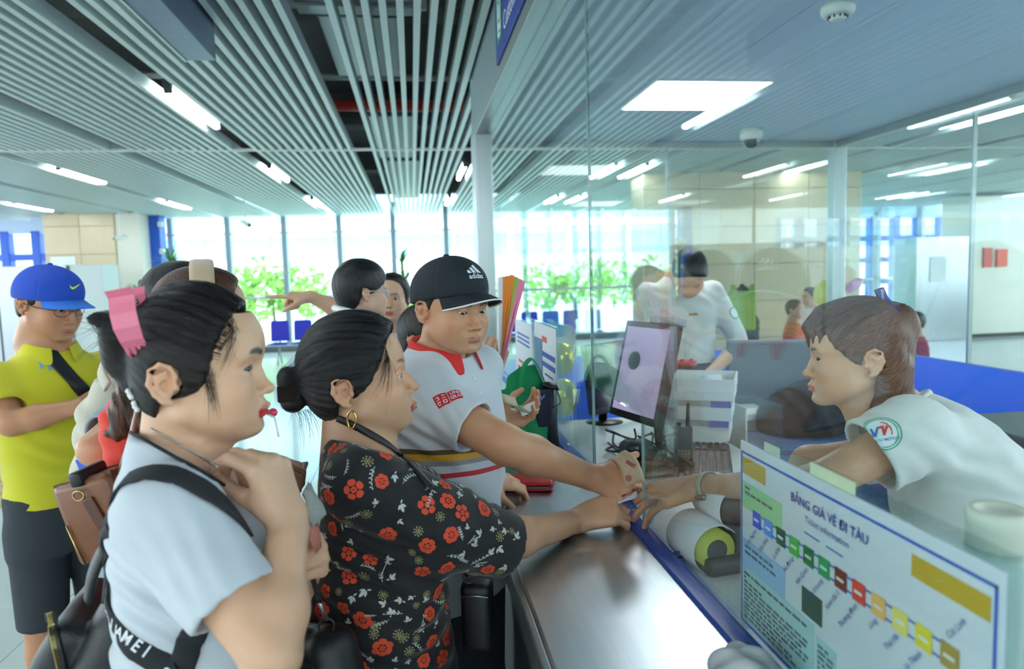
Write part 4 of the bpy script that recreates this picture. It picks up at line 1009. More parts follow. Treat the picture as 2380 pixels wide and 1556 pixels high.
    mb.build('chain', mat('silver', (206, 204, 196), rough=0.2, metal=1.0), nk, True)
    # lollipop
    mp = M @ Vector(mm(-2, 99, -70)); lp = empty('lollipop', mp, 'white lollipop stick with pink sweet in the mouth of the white tee woman', 'lollipop')
    MB().tube([mp + Vector((-0.012, 0, 0.004)), mp + Vector((0.008, -0.005, -0.006)), mp + Vector((0.012, -0.012, -0.022)), mp + Vector((0.014, -0.014, -0.034))], 0.0016, 8).build('stick', m_white, lp, True)
    MB().lathe([(0.0001, -0.007), (0.005, -0.005), (0.0072, 0), (0.005, 0.005), (0.0001, 0.007)], 14, Matrix.Translation(mp + Vector((0.004, 0.006, 0.0)))).build('sweet', mat('pink_candy', (226, 60, 96), rough=0.2), lp, True)
    m_web = mat('black_webbing', (30, 33, 38), rough=0.75, bump=0.1, bscale=600)
    bp = empty('backpack', PY(150, 1450, 1.15), 'black leather backpack with gold zip on the back of the white tee woman', 'backpack')
    def lay(name, pts, w, n=8):
        r_ = strap(tbv, pts, w, off=0.003, n=n); mb = MB(); mb.tube([p for p, _ in r_], 0.003, 8, flat=(w, 0.005), up=[nn for _, nn in r_]); o_ = mb.build(name, m_web, bp, True); return r_, o_
    lay('shoulder_strap', [PY(247, 1330, 1.06), PY(262, 1250, 1.02), PY(300, 1170, 0.96), PY(380, 1118, 0.93), PY(460, 1118, 0.92), PY(520, 1165, 0.93), PY(575, 1240, 0.95)], 0.030)
    s1, s1o = lay('printed_strap', [PY(252, 1375, 1.02), PY(270, 1430, 0.99), PY(320, 1500, 0.96), PY(400, 1555, 0.95), PY(480, 1600, 0.96)], 0.033)
    lay('lower_strap', [PY(470, 1420, 0.95), PY(440, 1500, 0.94), PY(415, 1570, 0.95)], 0.034)
    P_ = [p for p, _ in s1]; N_ = [n for _, n in s1]; cl_ = [0.0]
    for p, q in zip(P_[:-1], P_[1:]): cl_.append(cl_[-1] + (q - p).length)
    def on_strap(x):
        i = max(j for j in range(len(cl_)) if cl_[j] <= x); i = min(i, len(P_) - 2); t = (x - cl_[i]) / max(cl_[i + 1] - cl_[i], 1e-6); tg = (P_[min(i + 2, len(P_) - 1)] - P_[max(i - 1, 0)]).normalized(); return P_[i].lerp(P_[i + 1], t), N_[i].lerp(N_[i + 1], t).normalized(), tg
    lt = MB(); x0 = cl_[-1] * 0.10
    for ch in 'NGJIAMEI   SHENGJIAMEI':
        if x0 > cl_[-1] - 0.01: break
        if ch != ' ':
            p, n_, tg = on_strap(x0); v, f = text_geo(ch, 0.021, bold=0.02); up_ = n_.cross(tg); Mx = frame(p + n_ * 0.0032, tg, up_); lt.add([Mx @ q for q in v], f)
        x0 += {' ': 0.009, 'I': 0.008, 'J': 0.012, 'M': 0.0185}.get(ch, 0.0155)
    lt.build('strap_lettering', m_print, s1o)
    m_lea = mat('black_leather', (24, 27, 31), rough=0.38, bump=0.25, bscale=500)
    c0 = PY(288, 1515, 1.14); fw = Vector((0.985, 0.174, 0)); g = Grp()
    Mb = frame(c0, Vector((0.85, 0.1, -0.5)), Vector((0.5, 0.1, 0.85)))
    def rb(h, r, c=(0, 0, 0)):
        h = np.array(h, F32); c = np.array(c, F32)
        def e(q, d):
            v = np.abs(q - c) - (h - r); return np.sqrt((np.maximum(v, 0) ** 2).sum(1)) + np.minimum(v.max(1), 0) - F32(r)
        return e
    g = Grp(Mb); g.fn(rb((0.06, 0.155, 0.125), 0.05)); g.fn(rb((0.03, 0.11, 0.10), 0.028, (-0.075, -0.05, 0)), 0.008)
    g.folds([((-0.02, 0.05, -0.1), 0.15, (0, 1, 0.5), 0.06, 0.003), ((-0.06, 0.05, -0.05), 0.1, (0.3, 1, 0), 0.045, 0.0025)])
    pko = obj('pack_body', sdf_mesh('pack_body', [g], [box_of([Mb @ Vector((x, y, z)) for x in (-.12, .08) for y in (-.18, .18) for z in (-.14, .14)], 0.01, 0.005)], m_lea), bp)
    pbv = bvh_of(pko.data); z1 = []
    for p_ in catmull([PY(118, 1425, 1.0), PY(124, 1460, 1.0), PY(131, 1500, 1.0), PY(139, 1540, 1.0), PY(148, 1600, 1.0)], 8):
        d_ = (p_ - Vector(CAM)).normalized(); h = pbv.ray_cast(Vector(CAM) + d_ * 0.4, d_, 2); z1.append(h[0] + h[1] * 0.002 if h[0] is not None else p_)
    z0_ = catmull([Mb @ Vector(p) for p in ((-0.015, 0.168, -0.06), (-0.018, 0.14, -0.112), (-0.02, 0.05, -0.131), (-0.02, -0.15, -0.131))], 8)
    MB().tube(z1, 0.004, 8, flat=(0.016, 0.004), up=Vector((0, -1, 0.2))).build('zip_tape', m_black, pko, True)
    m_gold = mat('gold_zip', (214, 190, 120), rough=0.3, metal=1.0); zt = MB()
    for i in range(len(z1) - 1):
        for j in range(3):
            q = z1[i].lerp(z1[i + 1], j / 3); t_ = (z1[i + 1] - z1[i]).normalized(); zt.box((-0.0012, -0.0035, -0.0012), (0.0012, 0.0035, 0.0012), frame(q + Vector((0, -0.003, 0)), t_, Vector((0.3, -0.2, 1)).cross(t_)))
    tag(zt.build('zip_teeth', m_gold, pko), kind='stuff')
    MB().tube(catmull([PY(205, 1400, 1.05), PY(215, 1340, 1.04), PY(238, 1285, 1.04), PY(258, 1290, 1.04), PY(262, 1340, 1.03), PY(256, 1400, 1.03)], 6), 0.005, 8, flat=(0.022, 0.008)).build('carry_loop', m_lea, bp, True)
    return dict(root=root, M=M, B=B, tbv=tbv, hL=hL, bbv=nb)
W1 = build_white_tee_woman()
# ---- woman in the floral blouse
def flat_flower(r, rg):
    out = []; n = rg.choice((5, 6, 6)); r0 = rg.uniform(0, 6)
    def petal(a, d, l, w):
        c = Vector((math.cos(a), math.sin(a), 0)); t = Vector((-c.y, c.x, 0)); v = [c * d]
        for k in range(7):
            u = k / 6 * math.pi; v.append(c * (d + l * (0.5 - 0.5 * math.cos(u)) * (1 if k < 6 else 1)) * 1.0 + t * 0)
        v = [c * (d + l * (0.5 - 0.5 * math.cos(u))) + t * (w * math.sin(u)) for u in (0.0, 0.7, 1.4, 2.1, 2.7)] + [c * (d + l * 0.93)] + [c * (d + l * (0.5 - 0.5 * math.cos(u))) - t * (w * math.sin(u)) for u in (2.7, 2.1, 1.4, 0.7)]
        return (v, [tuple(range(len(v)))])
    for i in range(n): out.append(petal(r0 + i * 2 * math.pi / n, r * 0.34, r * rg.uniform(0.58, 0.70), r * 0.40))
    for i in range(4): out.append(petal(r0 + 0.5 + i * math.pi / 2, r * 0.05, r * 0.27, r * 0.17))
    return out
def flat_leaf(L, rg):
    out = []; w = L * 0.26
    for a, l in ((0, 1), (0.9, 0.62), (-0.9, 0.62)) if rg.random() < 0.6 else ((0, 1), (0.7, 0.7), (-0.7, 0.7), (2.4, 0.5)):
        c = Vector((math.cos(a), math.sin(a), 0)); t = Vector((-c.y, c.x, 0)); v = [c * (l * L * x) + t * (w * l * y) for x, y in ((0.08, 0), (0.3, .6), (0.55, .75), (0.8, .5), (1, 0.05), (0.8, -.45), (0.55, -.75), (0.3, -.6))]
        out.append((v, [tuple(range(8))]))
    return out
def flat_sprig(L, rg):
    out = []; b = rg.uniform(-1.2, 1.2); pts = [Vector((L * t, b * L * t * t * 0.5, 0)) for t in (0, .2, .4, .6, .8, 1)]; w = 0.0006
    v = [p + Vector((0, w, 0)) for p in pts] + [p - Vector((0, w, 0)) for p in reversed(pts)]; out.append((v, [tuple(range(12))]))
    for i in range(1, 6):
        for s in (-1, 1):
            p = pts[i]; q = p + Vector((L * 0.14, s * L * 0.13, 0)); n = Vector((0.3, -s * 0.3, 0)) * L * 0.12; out.append(([p, (p + q) / 2 + n, q, (p + q) / 2 - n], [(0, 1, 2, 3)]))
    return out
def flat_dots(r, rg):
    out = []
    for ring_, n in ((0.95, 9), (0.5, 6), (0, 1)):
        for i in range(n):
            a = i * 2 * math.pi / n + ring_; c = Vector((math.cos(a), math.sin(a), 0)) * r * ring_; e = r * (0.20 if ring_ else 0.26)
            out.append(([c + Vector((e * math.cos(u), e * math.sin(u), 0)) for u in (0, 1.05, 2.1, 3.14, 4.2, 5.2)], [tuple(range(6))]))
    return out
def scatter_print(me, bv, parent, specs, rg, ok):
    """prints laid over a garment: specs = [(name, maker, n, size range, min gap, material)]"""
    polys = [p for p in me.polygons if ok(p.center, p.normal)]; placed = []
    for name, mk, n, (s0, s1), gap, m in specs:
        mb = MB(); tries = 0; c = 0
        while c < n and tries < n * 30:
            tries += 1; p = rg.choice(polys); sz = rg.uniform(s0, s1)
            if any((p.center - q).length < (gap + g2) for q, g2 in placed): continue
            placed.append((p.center.copy(), gap)); c += 1; nn = p.normal; a = nn.orthogonal().normalized(); a = Matrix.Rotation(rg.uniform(0, 6.28), 3, nn) @ a; Mx = frame(p.center, a, nn.cross(a))
            for v, f in mk(sz, rg): mb.add(project(bv, [Mx @ q for q in v], 0.0011), f)
        tag(mb.build(name, m, parent, True), kind='stuff')
def build_floral_woman():
    root = empty('person', (-0.1, 1.42, 0), 'woman in black floral blouse with gold hoop earring handing over money', 'person')
    yaw = -85; hp = PY(826, 888, 1.42); M = face_frame(hp, yaw - 7, 9, 0, 1.10)
    head = head_group(M, zw=0.84, nz=5, lips=1.0, open=1.6, lid=0.42, cheek=1.15, jaw=1.06, neck=50, neckb=52, lipcol=(176, 76, 74), browcol=(84, 74, 68), brow=5, browt=0.9, nose=0.9, nosew=1.15, chin=-8, occ=16, throat=10, blush=0.4)
    B = body_frame((-0.098, 1.42, 0), yaw)
    shR = PY(838, 1120, 1.27); elR = PY(1122, 1272, 1.32); wrR = PXX(1338, 1212, 0.355)
    shL = B @ Vector((-0.16, 0.0, 1.25)); elL = PY(985, 1175, 1.78); wrL = PY(1118, 1112, 1.82)
    arm = Grp(k=0.02)
    arm.loft([(0, -0.005, 1.0, 0.13, 0.10), (0, -0.01, 1.18, 0.15, 0.09), (0, -0.014, 1.25, 0.14, 0.08), (0, -0.016, 1.30, 0.085, 0.062), (0, -0.012, 1.35, 0.056, 0.052)], M=B)
    arm.cap(shR, elR, 0.046, 0.036, 0.03); mid = elR.lerp(wrR, 0.35); arm.cap(elR, mid, 0.036, 0.040, 0.02); arm.cap(mid, wrR, 0.040, 0.027, 0.02)
    arm.cap(shL, elL, 0.045, 0.038, 0.03); arm.cap(elL, elL.lerp(wrL, 0.4), 0.037, 0.038, 0.02); arm.cap(elL.lerp(wrL, 0.4), wrL, 0.038, 0.027, 0.02)
    hR = hand_group(wrR, PXX(1430, 1178, 0.45) - wrR, Vector((-0.25, -0.55, 0.75)), -1, 1.14,
                    curl=dict(index=(58, 60, 25), middle=(62, 62, 25), ring=(62, 58, 22), pinky=(50, 40, 18)), thumb=((0.42, 0.86, -0.25), 4, 8))
    hL = hand_group(wrL, PY(1215, 1118, 1.86) - wrL, Vector((-0.1, -0.45, 0.85)), 1, 0.98,
                    curl=dict(index=(20, 28, 12), middle=(24, 30, 15), ring=(26, 32, 15), pinky=(26, 32, 15)), thumb=((0.75, 0.65, -0.25), 6, 10))
    hb = [M @ Vector(v) for v in (mm(-85, -70, -135), mm(90, 115, 55), mm(-85, 110, -135), mm(90, -70, 55))]
    sp = [mole(PY(793, 1000, 1.3), 0.004), mole(PY(760, 1000, 1.3), 0.002), mole(PY(805, 1008, 1.3), 0.002)]
    body, bme = mk_skin(root, [arm, head, hR, hL], [box_of(hb, 0.01, 0.0022), box_of([elR, wrR], 0.046, 0.003), hbox(hR, 0.0026), box_of([elL, wrL], 0.045, 0.0034), hbox(hL, 0.003), box_of([*lb(B, (-.16, -.1, 1.1), (.16, .09, 1.36))], 0.01, 0.0045), box_of([shR, elR], 0.05, 0.006)],
                        (222, 180, 150), [head], [hR, hL], sp)
    add_eyes(M, body, (0.2, 1, -0.35))
    # blouse
    bl = Grp(); bl.loft([(0, 0.01, 0.80, 0.175, 0.150), (0, 0.0, 0.90, 0.170, 0.148), (0, 0.0, 1.0, 0.165, 0.135), (0, 0.01, 1.10, 0.168, 0.125), (0, 0.012, 1.18, 0.172, 0.118), (0, 0.0, 1.24, 0.165, 0.10), (0, -0.012, 1.285, 0.125, 0.08), (0, -0.012, 1.32, 0.08, 0.065)], M=B)
    for s in (-1, 1): bl.ell(B @ Vector((s * 0.075, 0.095, 1.13)), (0.07, 0.075, 0.075), 0.05)
    cuff = PY(1178, 1270, 1.36); bl.cap(shR + Vector((0, 0.03, 0.01)), shR, 0.058, 0.062, 0.03); mid2 = shR.lerp(elR, 0.62)
    bl.cap(shR, mid2, 0.066, 0.076, 0.03); bl.sleeve(mid2, cuff, 0.076, 0.064, 0.02, hollow=0.03)
    bl.cap(B @ Vector((0.10, 0.04, 1.02)), mid2 - Vector((0.02, 0, 0.02)), 0.08, 0.045, 0.05)
    bl.sleeve(shL, shL.lerp(elL, 0.55), 0.062, 0.062, 0.03)
    bl.folds([(B @ Vector((0.12, 0.02, 1.08)), 0.13, (0.35, 0.1, 1), 0.055, 0.006), (mid2, 0.10, (0.9, 0.2, 0.5), 0.05, 0.004), (B @ Vector((0.1, -0.05, 0.92)), 0.15, (0.4, 0, 1), 0.07, 0.006), (B @ Vector((0.08, 0.1, 0.95)), 0.13, (-0.4, 0, 1), 0.06, 0.006)])
    p0, p1, p2 = PY(738, 1006, 1.42), PY(850, 1040, 1.25), PY(1000, 1085, 1.40); nrm = (p2 - p0).cross(p1 - p0).normalized(); nrm = nrm if nrm.z > 0 else -nrm; CN = np.array(p1, F32); NN = np.array(nrm, F32)
    bl.fn(lambda q, d: ((q - CN) @ NN).astype(F32), 0.004, 'i')
    bl.cap(B @ Vector((0, 0.0, 1.27)), B @ Vector((0, 0.02, 1.40)), 0.085, 0.10, 0.006, 's'); bl.hollow()
    m_bl = mat('black_blouse_cloth', (17, 18, 22), rough=0.75, sheen=0.15, bump=0.06, bscale=900)
    tme = sdf_mesh('blouse', [bl], [box_of([*lb(B, (-.2, -.17, 0.80), (.2, .19, 1.34)), shR + Vector((0, -0.08, 0)), cuff + Vector((0.03, 0, -.08)), mid2 + Vector((0, -0.05, -0.03))], 0.02, 0.0048)], m_bl)
    blo = obj('blouse', tme, root); tbv = bvh_of(tme); rg = random.Random(12)
    axis = (cuff - mid2).normalized()
    def ok(c, n): return (c - cuff).dot(axis) < -0.026 and not (n.dot(axis) > 0.8 and (c - cuff).length < 0.1) and (n.y < 0.55) and n.z > -0.9 and n.z < 0.93
    scatter_print(tme, tbv, blo, [('red_flower_print', flat_flower, 95, (0.014, 0.021), 0.017, mat('print_red', (222, 78, 48), rough=0.75)),
                                   ('white_leaf_print', flat_leaf, 170, (0.012, 0.019), 0.008, mat('print_white', (200, 202, 194), rough=0.75)),
                                   ('olive_dot_print', flat_dots, 120, (0.006, 0.010), 0.007, mat('print_olive', (158, 154, 108), rough=0.75)),
                                   ('sprig_print', flat_sprig, 170, (0.020, 0.034), 0.004, mat('print_white', (200, 202, 194)))], rg, ok)
    # trousers
    tr = Grp(); tr.loft([(0, 0.0, 0.45, 0.15, 0.11), (0, 0.0, 0.85, 0.165, 0.135)], M=B); tr.cap(B @ Vector((0.085, 0, 0.5)), B @ Vector((0.085, 0.0, 0.04)), 0.085, 0.055, 0.03); tr.cap(B @ Vector((-0.085, 0, 0.5)), B @ Vector((-0.085, 0.0, 0.04)), 0.085, 0.055, 0.03)
    obj('trousers', sdf_mesh('trousers', [tr], [box_of([*lb(B, (-.18, -.15, 0.0), (.18, .15, 0.86))], 0.01, 0.012)], mat('black_trousers', (16, 16, 18), rough=0.8)), root)
    for s in (-1, 1): MB().box((-0.045, -0.10, 0), (0.045, 0.14, 0.07), B @ Matrix.Translation((s * 0.085, 0, 0)), bev=0.02).build('shoe', m_black, root, True)
    # hair with bun
    line = [(112, 95), (92, 90), (78, 80), (60, 68), (40, 60), (20, 48), (0, 34), (-12, 20), (-22, 6), (-34, -28), (-60, -36), (-85, -60)]
    def ex(g):
        g.cap(mm(0, -70, 10), mm(4, -92, 10), 0.034, 0.024, 0.014); g.ell(mm(6, -112, 26), mm(26, 20, 26), 0.008); g.ell(mm(6, -112, -14), mm(26, 22, 24), 0.008)
        for s in (-1, 1): g.ell(mm(s * 86, -12, -8), mm(28, 20, 27), 0.004, 's')
    hg = hair_group(M, line, grow=(9, 8, 20), extra=ex, axis=(0, -1, 0.1), zw=0.84, occ=16, groove=0.0016)
    hme = sdf_mesh('hair', [hg], [box_of([M @ Vector(v) for v in (mm(-95, -140, -90), mm(95, 100, 120), mm(-95, 100, -90), mm(95, -140, 120))], 0.005, 0.0028)], BLK, flow=hg.flow)
    hair = obj('hair', hme, root); hbv = bvh_of(hme); ps = []
    for i in range(150):
        a = rg.uniform(-0.3, 1.3); s0 = M @ Vector(mm(86 * math.sin(a) + 3, 86 * math.cos(a) - 2, rg.uniform(5, 85))); s3 = M @ Vector(mm(rg.gauss(6, 12), -100, 8 + rg.gauss(0, 18))); q = []
        for p in bez(s0, s0.lerp(s3, 0.33), s0.lerp(s3, 0.7), s3, 10):
            h = hbv.find_nearest(p + (p - hp) * 0.6); q.append(h[0] + h[1] * 0.0014)
        ps.append(q)
    for i in range(100):
        k = i % 3
        if k == 0: c = Vector(mm(rg.uniform(0, 60), rg.uniform(-40, 60), 106)); e = c + Vector(mm(rg.gauss(0, 15), rg.gauss(10, 25), rg.uniform(2, 14)))
        elif k == 1: c = Vector(mm(58 + rg.gauss(0, 3), 70, 45 + rg.gauss(0, 6))); e = Vector(mm(70 + rg.gauss(0, 3), 48 + rg.gauss(0, 12), -18 + rg.gauss(0, 14)))
        else: c = Vector(mm(rg.uniform(5, 25), -95 + rg.gauss(0, 10), -30)); e = c + Vector(mm(rg.gauss(0, 8), -rg.uniform(-20, 20), -rg.uniform(25, 75)))
        ps.append([M @ p for p in bez(c, c.lerp(e, 0.3) + Vector(mm(5, 8, 6)), c.lerp(e, 0.75) + Vector(mm(4, 6, 2)), e, 8)])
    strands('loose_hair', ps, 0.0004, BLK, hair)
    # clip, earring
    m_clip = mat('dark_glitter_clip', (44, 38, 34), rough=0.3, metal=0.5, var=0.8, vscale=400)
    cl = empty('hair_clip', M @ Vector(mm(28, -108, 6)), 'dark glittery clip holding the bun of the floral blouse woman', 'hair clip')
    Cc = M @ Vector(mm(31, -112, 6)); ux = M.to_3x3() @ Vector((0, 1, 0)); uz = M.to_3x3() @ Vector((0, 0, 1)); Mx = frame(Cc, ux, uz)
    MB().box((-0.021, -0.015, -0.002), (0.021, 0.015, 0.002), Mx @ Matrix.Rotation(-0.15, 4, 'Z'), bev=0.0015).build('plate', m_clip, cl)
    MB().box((-0.019, -0.0165, -0.012), (0.019, -0.0135, 0.001), Mx @ Matrix.Rotation(-0.15, 4, 'Z')).build('hinge', m_black, cl)
    ear = empty('hoop_earring', M @ Vector(mm(80, -9, -44)), 'gold hoop earring of the floral blouse woman', 'earring')
    ec = M @ Vector(mm(80, -8, -52)); ax = (M.to_3x3() @ Vector((0.35, 1, 0))).normalized(); MB().tube([ec + ax * (0.009 * math.cos(t)) + Vector((0, 0, 0.0165 * math.sin(t))) for t in np.linspace(0, 6.2832, 25)[:-1]], 0.0019, 8, closed=True).build('hoop', mat('gold', (226, 182, 84), rough=0.15, metal=1.0), ear, True)
    # crossbody bag
    m_lea2 = mat('black_grain_leather', (22, 24, 27), rough=0.42, bump=0.2, bscale=700); bag = empty('crossbody_bag', PY(1112, 1420, 1.42), 'small black crossbody bag hanging in front of the floral blouse', 'bag')
    bb = bvh_of(bme)
    pts = [PY(786, 972, 1.33), PY(815, 985, 1.31), PY(850, 1004, 1.30), PY(905, 1040, 1.30), PY(960, 1090, 1.33), PY(1005, 1140, 1.40)]; cp = catmull(pts, 6); up = []; out = []
    for p in cp:
        d_ = (p - Vector(CAM)).normalized(); hs = [x for x in (b_.ray_cast(Vector(CAM) + d_ * 0.7, d_, 1.2) for b_ in (tbv, bb)) if x[0] is not None]
        h = min(hs, key=lambda x: x[3]) if hs else (p, -d_); out.append(h[0] + h[1] * 0.004); up.append(h[1])
    MB().tube(out, 0.003, 8, flat=(0.014, 0.004), up=up).build('strap', m_lea2, bag, True)
    Mb = Matrix.Translation(PY(1113, 1425, 1.44)) @ Matrix.Rotation(R(-20), 4, 'Z')
    MB().box((-0.035, -0.025, -0.075), (0.03, 0.025, 0.07), Mb, bev=0.014).build('pouch', m_lea2, bag, True)
    MB().tube([Mb @ Vector(p) for p in ((-0.03, -0.027, 0.045), (0.0, -0.028, 0.05), (0.028, -0.027, 0.048))], 0.002, 6).build('zip', m_steel2, bag, True)
    rc = Mb @ Vector((-0.015, -0.012, 0.083)); MB().tube([rc + Vector((0.013 * math.cos(t), 0.004 * math.sin(t), 0.013 * math.sin(t))) for t in np.linspace(0, 6.28, 17)[:-1]], 0.002, 6, closed=True).build('ring', m_black, bag, True)
    MB().tube([rc + Vector((0, 0, 0.012)), PY(1085, 1340, 1.40), PY(1060, 1290, 1.36)], 0.003, 6).build('strap_end', m_lea2, bag, True)
    return dict(root=root, hR=hR, hL=hL, M=M)
W2 = build_floral_woman()
# ---- man in the black cap and white polo with the red collar
def cap_hat(M, root_lab, col, brim_col, button=True, rise=92, name='baseball_cap', brim=68, dip=18, grow=8):
    """baseball cap in a head frame: crown of six panels, brim, button"""
    hat = empty(name, M @ Vector(mm(0, 0, 60)), root_lab, 'cap'); m = mat(name + '_cloth_%d_%d' % (col[0], col[2]), col, rough=0.8, bump=0.08, bscale=1500); mb_ = mat(name + '_brim_%d_%d' % (brim_col[0], brim_col[2]), brim_col, rough=0.8)
    g = Grp(M); g.ell(mm(0, -8, 26), mm(79 + grow, 100 + grow, rise + grow)); g.ell(mm(0, 30, 48), mm(66 + grow, 62 + grow, 56 + grow), 0.03)
    def cut(q, d): return (mm(13)[0] + 0.10 * q[:, 1] - q[:, 2] + 0.0 * q[:, 0]).astype(F32)
    g.fn(cut, 0.003, 'i')
    def seam(q, d):
        th = np.arctan2(q[:, 0], q[:, 1] + 0.008); return (d + 0.0016 * np.exp(-(np.sin(th * 3) ** 2) * 220) * (q[:, 2] > 0.03)).astype(F32)
    g.ops.append(('f', 'r', 0, seam))
    crown = obj('crown', sdf_mesh('crown', [g], [box_of([M @ Vector(mm(x, y, z)) for x in (-100, 100) for y in (-120, 110) for z in (5, 140)], 0.005, 0.0032)], m), hat)
    # brim: curved shell
    vs = []; fs = []; NA, NR = 24, 8
    for lay in (0, 1):
        for i in range(NA + 1):
            a = -1.15 + 2.3 * i / NA
            for j in range(NR + 1):
                t = j / NR; bx = math.sin(a) * (72 + grow); by = math.cos(a) * 88 + 2 + grow * .6; ext = brim * (math.cos(a * 1.22) ** 0.75 if math.cos(a * 1.22) > 0 else 0)
                x = bx * (1 + 0.06 * t); y = by + ext * t; z = 30 + 0.10 * y * 0.2 - t * (dip * 0.55 + 6) - (x / 75) ** 2 * (dip * 0.75) * (0.35 + 0.65 * t) - lay * 3.2
                vs.append(M @ Vector(mm(x, y, z)))
    K = (NA + 1) * (NR + 1); ix = lambda l, i, j: l * K + i * (NR + 1) + j
    for i in range(NA):
        for j in range(NR): fs += [(ix(0, i, j), ix(0, i, j + 1), ix(0, i + 1, j + 1), ix(0, i + 1, j)), (ix(1, i, j), ix(1, i + 1, j), ix(1, i + 1, j + 1), ix(1, i, j + 1))]
        fs += [(ix(0, i, NR), ix(1, i, NR), ix(1, i + 1, NR), ix(0, i + 1, NR)), (ix(0, i, 0), ix(0, i + 1, 0), ix(1, i + 1, 0), ix(1, i, 0))]
    br = obj('brim', mesh('brim', vs, fs, mb_, True), hat)
    edge = [vs[ix(0, i, NR)].lerp(vs[ix(1, i, NR)], 0.5) for i in range(NA + 1)]
    if button: MB().lathe([(0.0001, 0.006), (0.006, 0.005), (0.0085, 0.0), (0.0085, -0.004)], 14, M @ Matrix.Translation(mm(0, -6, rise + grow + 27))).build('button', m, crown, True)
    return hat, crown, br, edge
def polo_collar(B, pts_in, m, root, h=0.034):
    """turned-down collar: ring of neck points with outward fold"""
    mb = MB(); N = len(pts_in); c = sum(pts_in, Vector()) / N; vs = []
    for i, p in enumerate(pts_in):
        o = (p - c); o.z = 0; o.normalize(); vs += [p - o * 0.002, p + Vector((0, 0, 0.014)) + o * 0.003, p + Vector((0, 0, 0.012)) + o * 0.009, p - Vector((0, 0, h * 0.35)) + o * 0.020, p - Vector((0, 0, h)) + o * 0.030]
    fs = [(i * 5 + j, (i + 1) * 5 + j, (i + 1) * 5 + j + 1, i * 5 + j + 1) for i in range(N - 1) for j in range(4)]
    mb.add(vs, fs); o = mb.build('collar', m, root, True); md = o.modifiers.new('thick', 'SOLIDIFY'); md.thickness = 0.003; md.offset = 0; sd = o.modifiers.new('sub', 'SUBSURF'); sd.levels = 1; sd.render_levels = 1
    return o
def stripe_mat():
    m = mat('polo_cloth', (208, 214, 219), rough=0.85, sheen=0.2, bump=0.05, bscale=1500); nt = m.node_tree
    a = nt.nodes.new('ShaderNodeAttribute'); a.attribute_name = 'flow'; sx = nt.nodes.new('ShaderNodeSeparateXYZ'); nt.links.new(a.outputs['Vector'], sx.inputs[0])
    mr = nt.nodes.new('ShaderNodeMapRange'); mr.inputs[1].default_value = 1.10; mr.inputs[2].default_value = 1.25; nt.links.new(sx.outputs[0], mr.inputs[0])
    r = nt.nodes.new('ShaderNodeValToRGB'); r.color_ramp.interpolation = 'CONSTANT'; nt.links.new(mr.outputs[0], r.inputs[0]); W_ = (208, 214, 219); e = r.color_ramp.elements
    st = [(1.10, W_), (1.138, (204, 44, 52)), (1.150, W_), (1.168, (150, 152, 156)), (1.180, (214, 160, 50)), (1.196, (92, 70, 40)), (1.207, W_)]
    e[0].position = 0; e[0].color = (*lin(W_), 1); e[1].position = 0.9999; e[1].color = (*lin(W_), 1)
    for z, c in st[1:]:
        x = e.new((z - 1.10) / 0.15); x.color = (*lin(c), 1)
    nt.links.new(r.outputs[0], nt.nodes['Principled BSDF'].inputs['Base Color']); return m
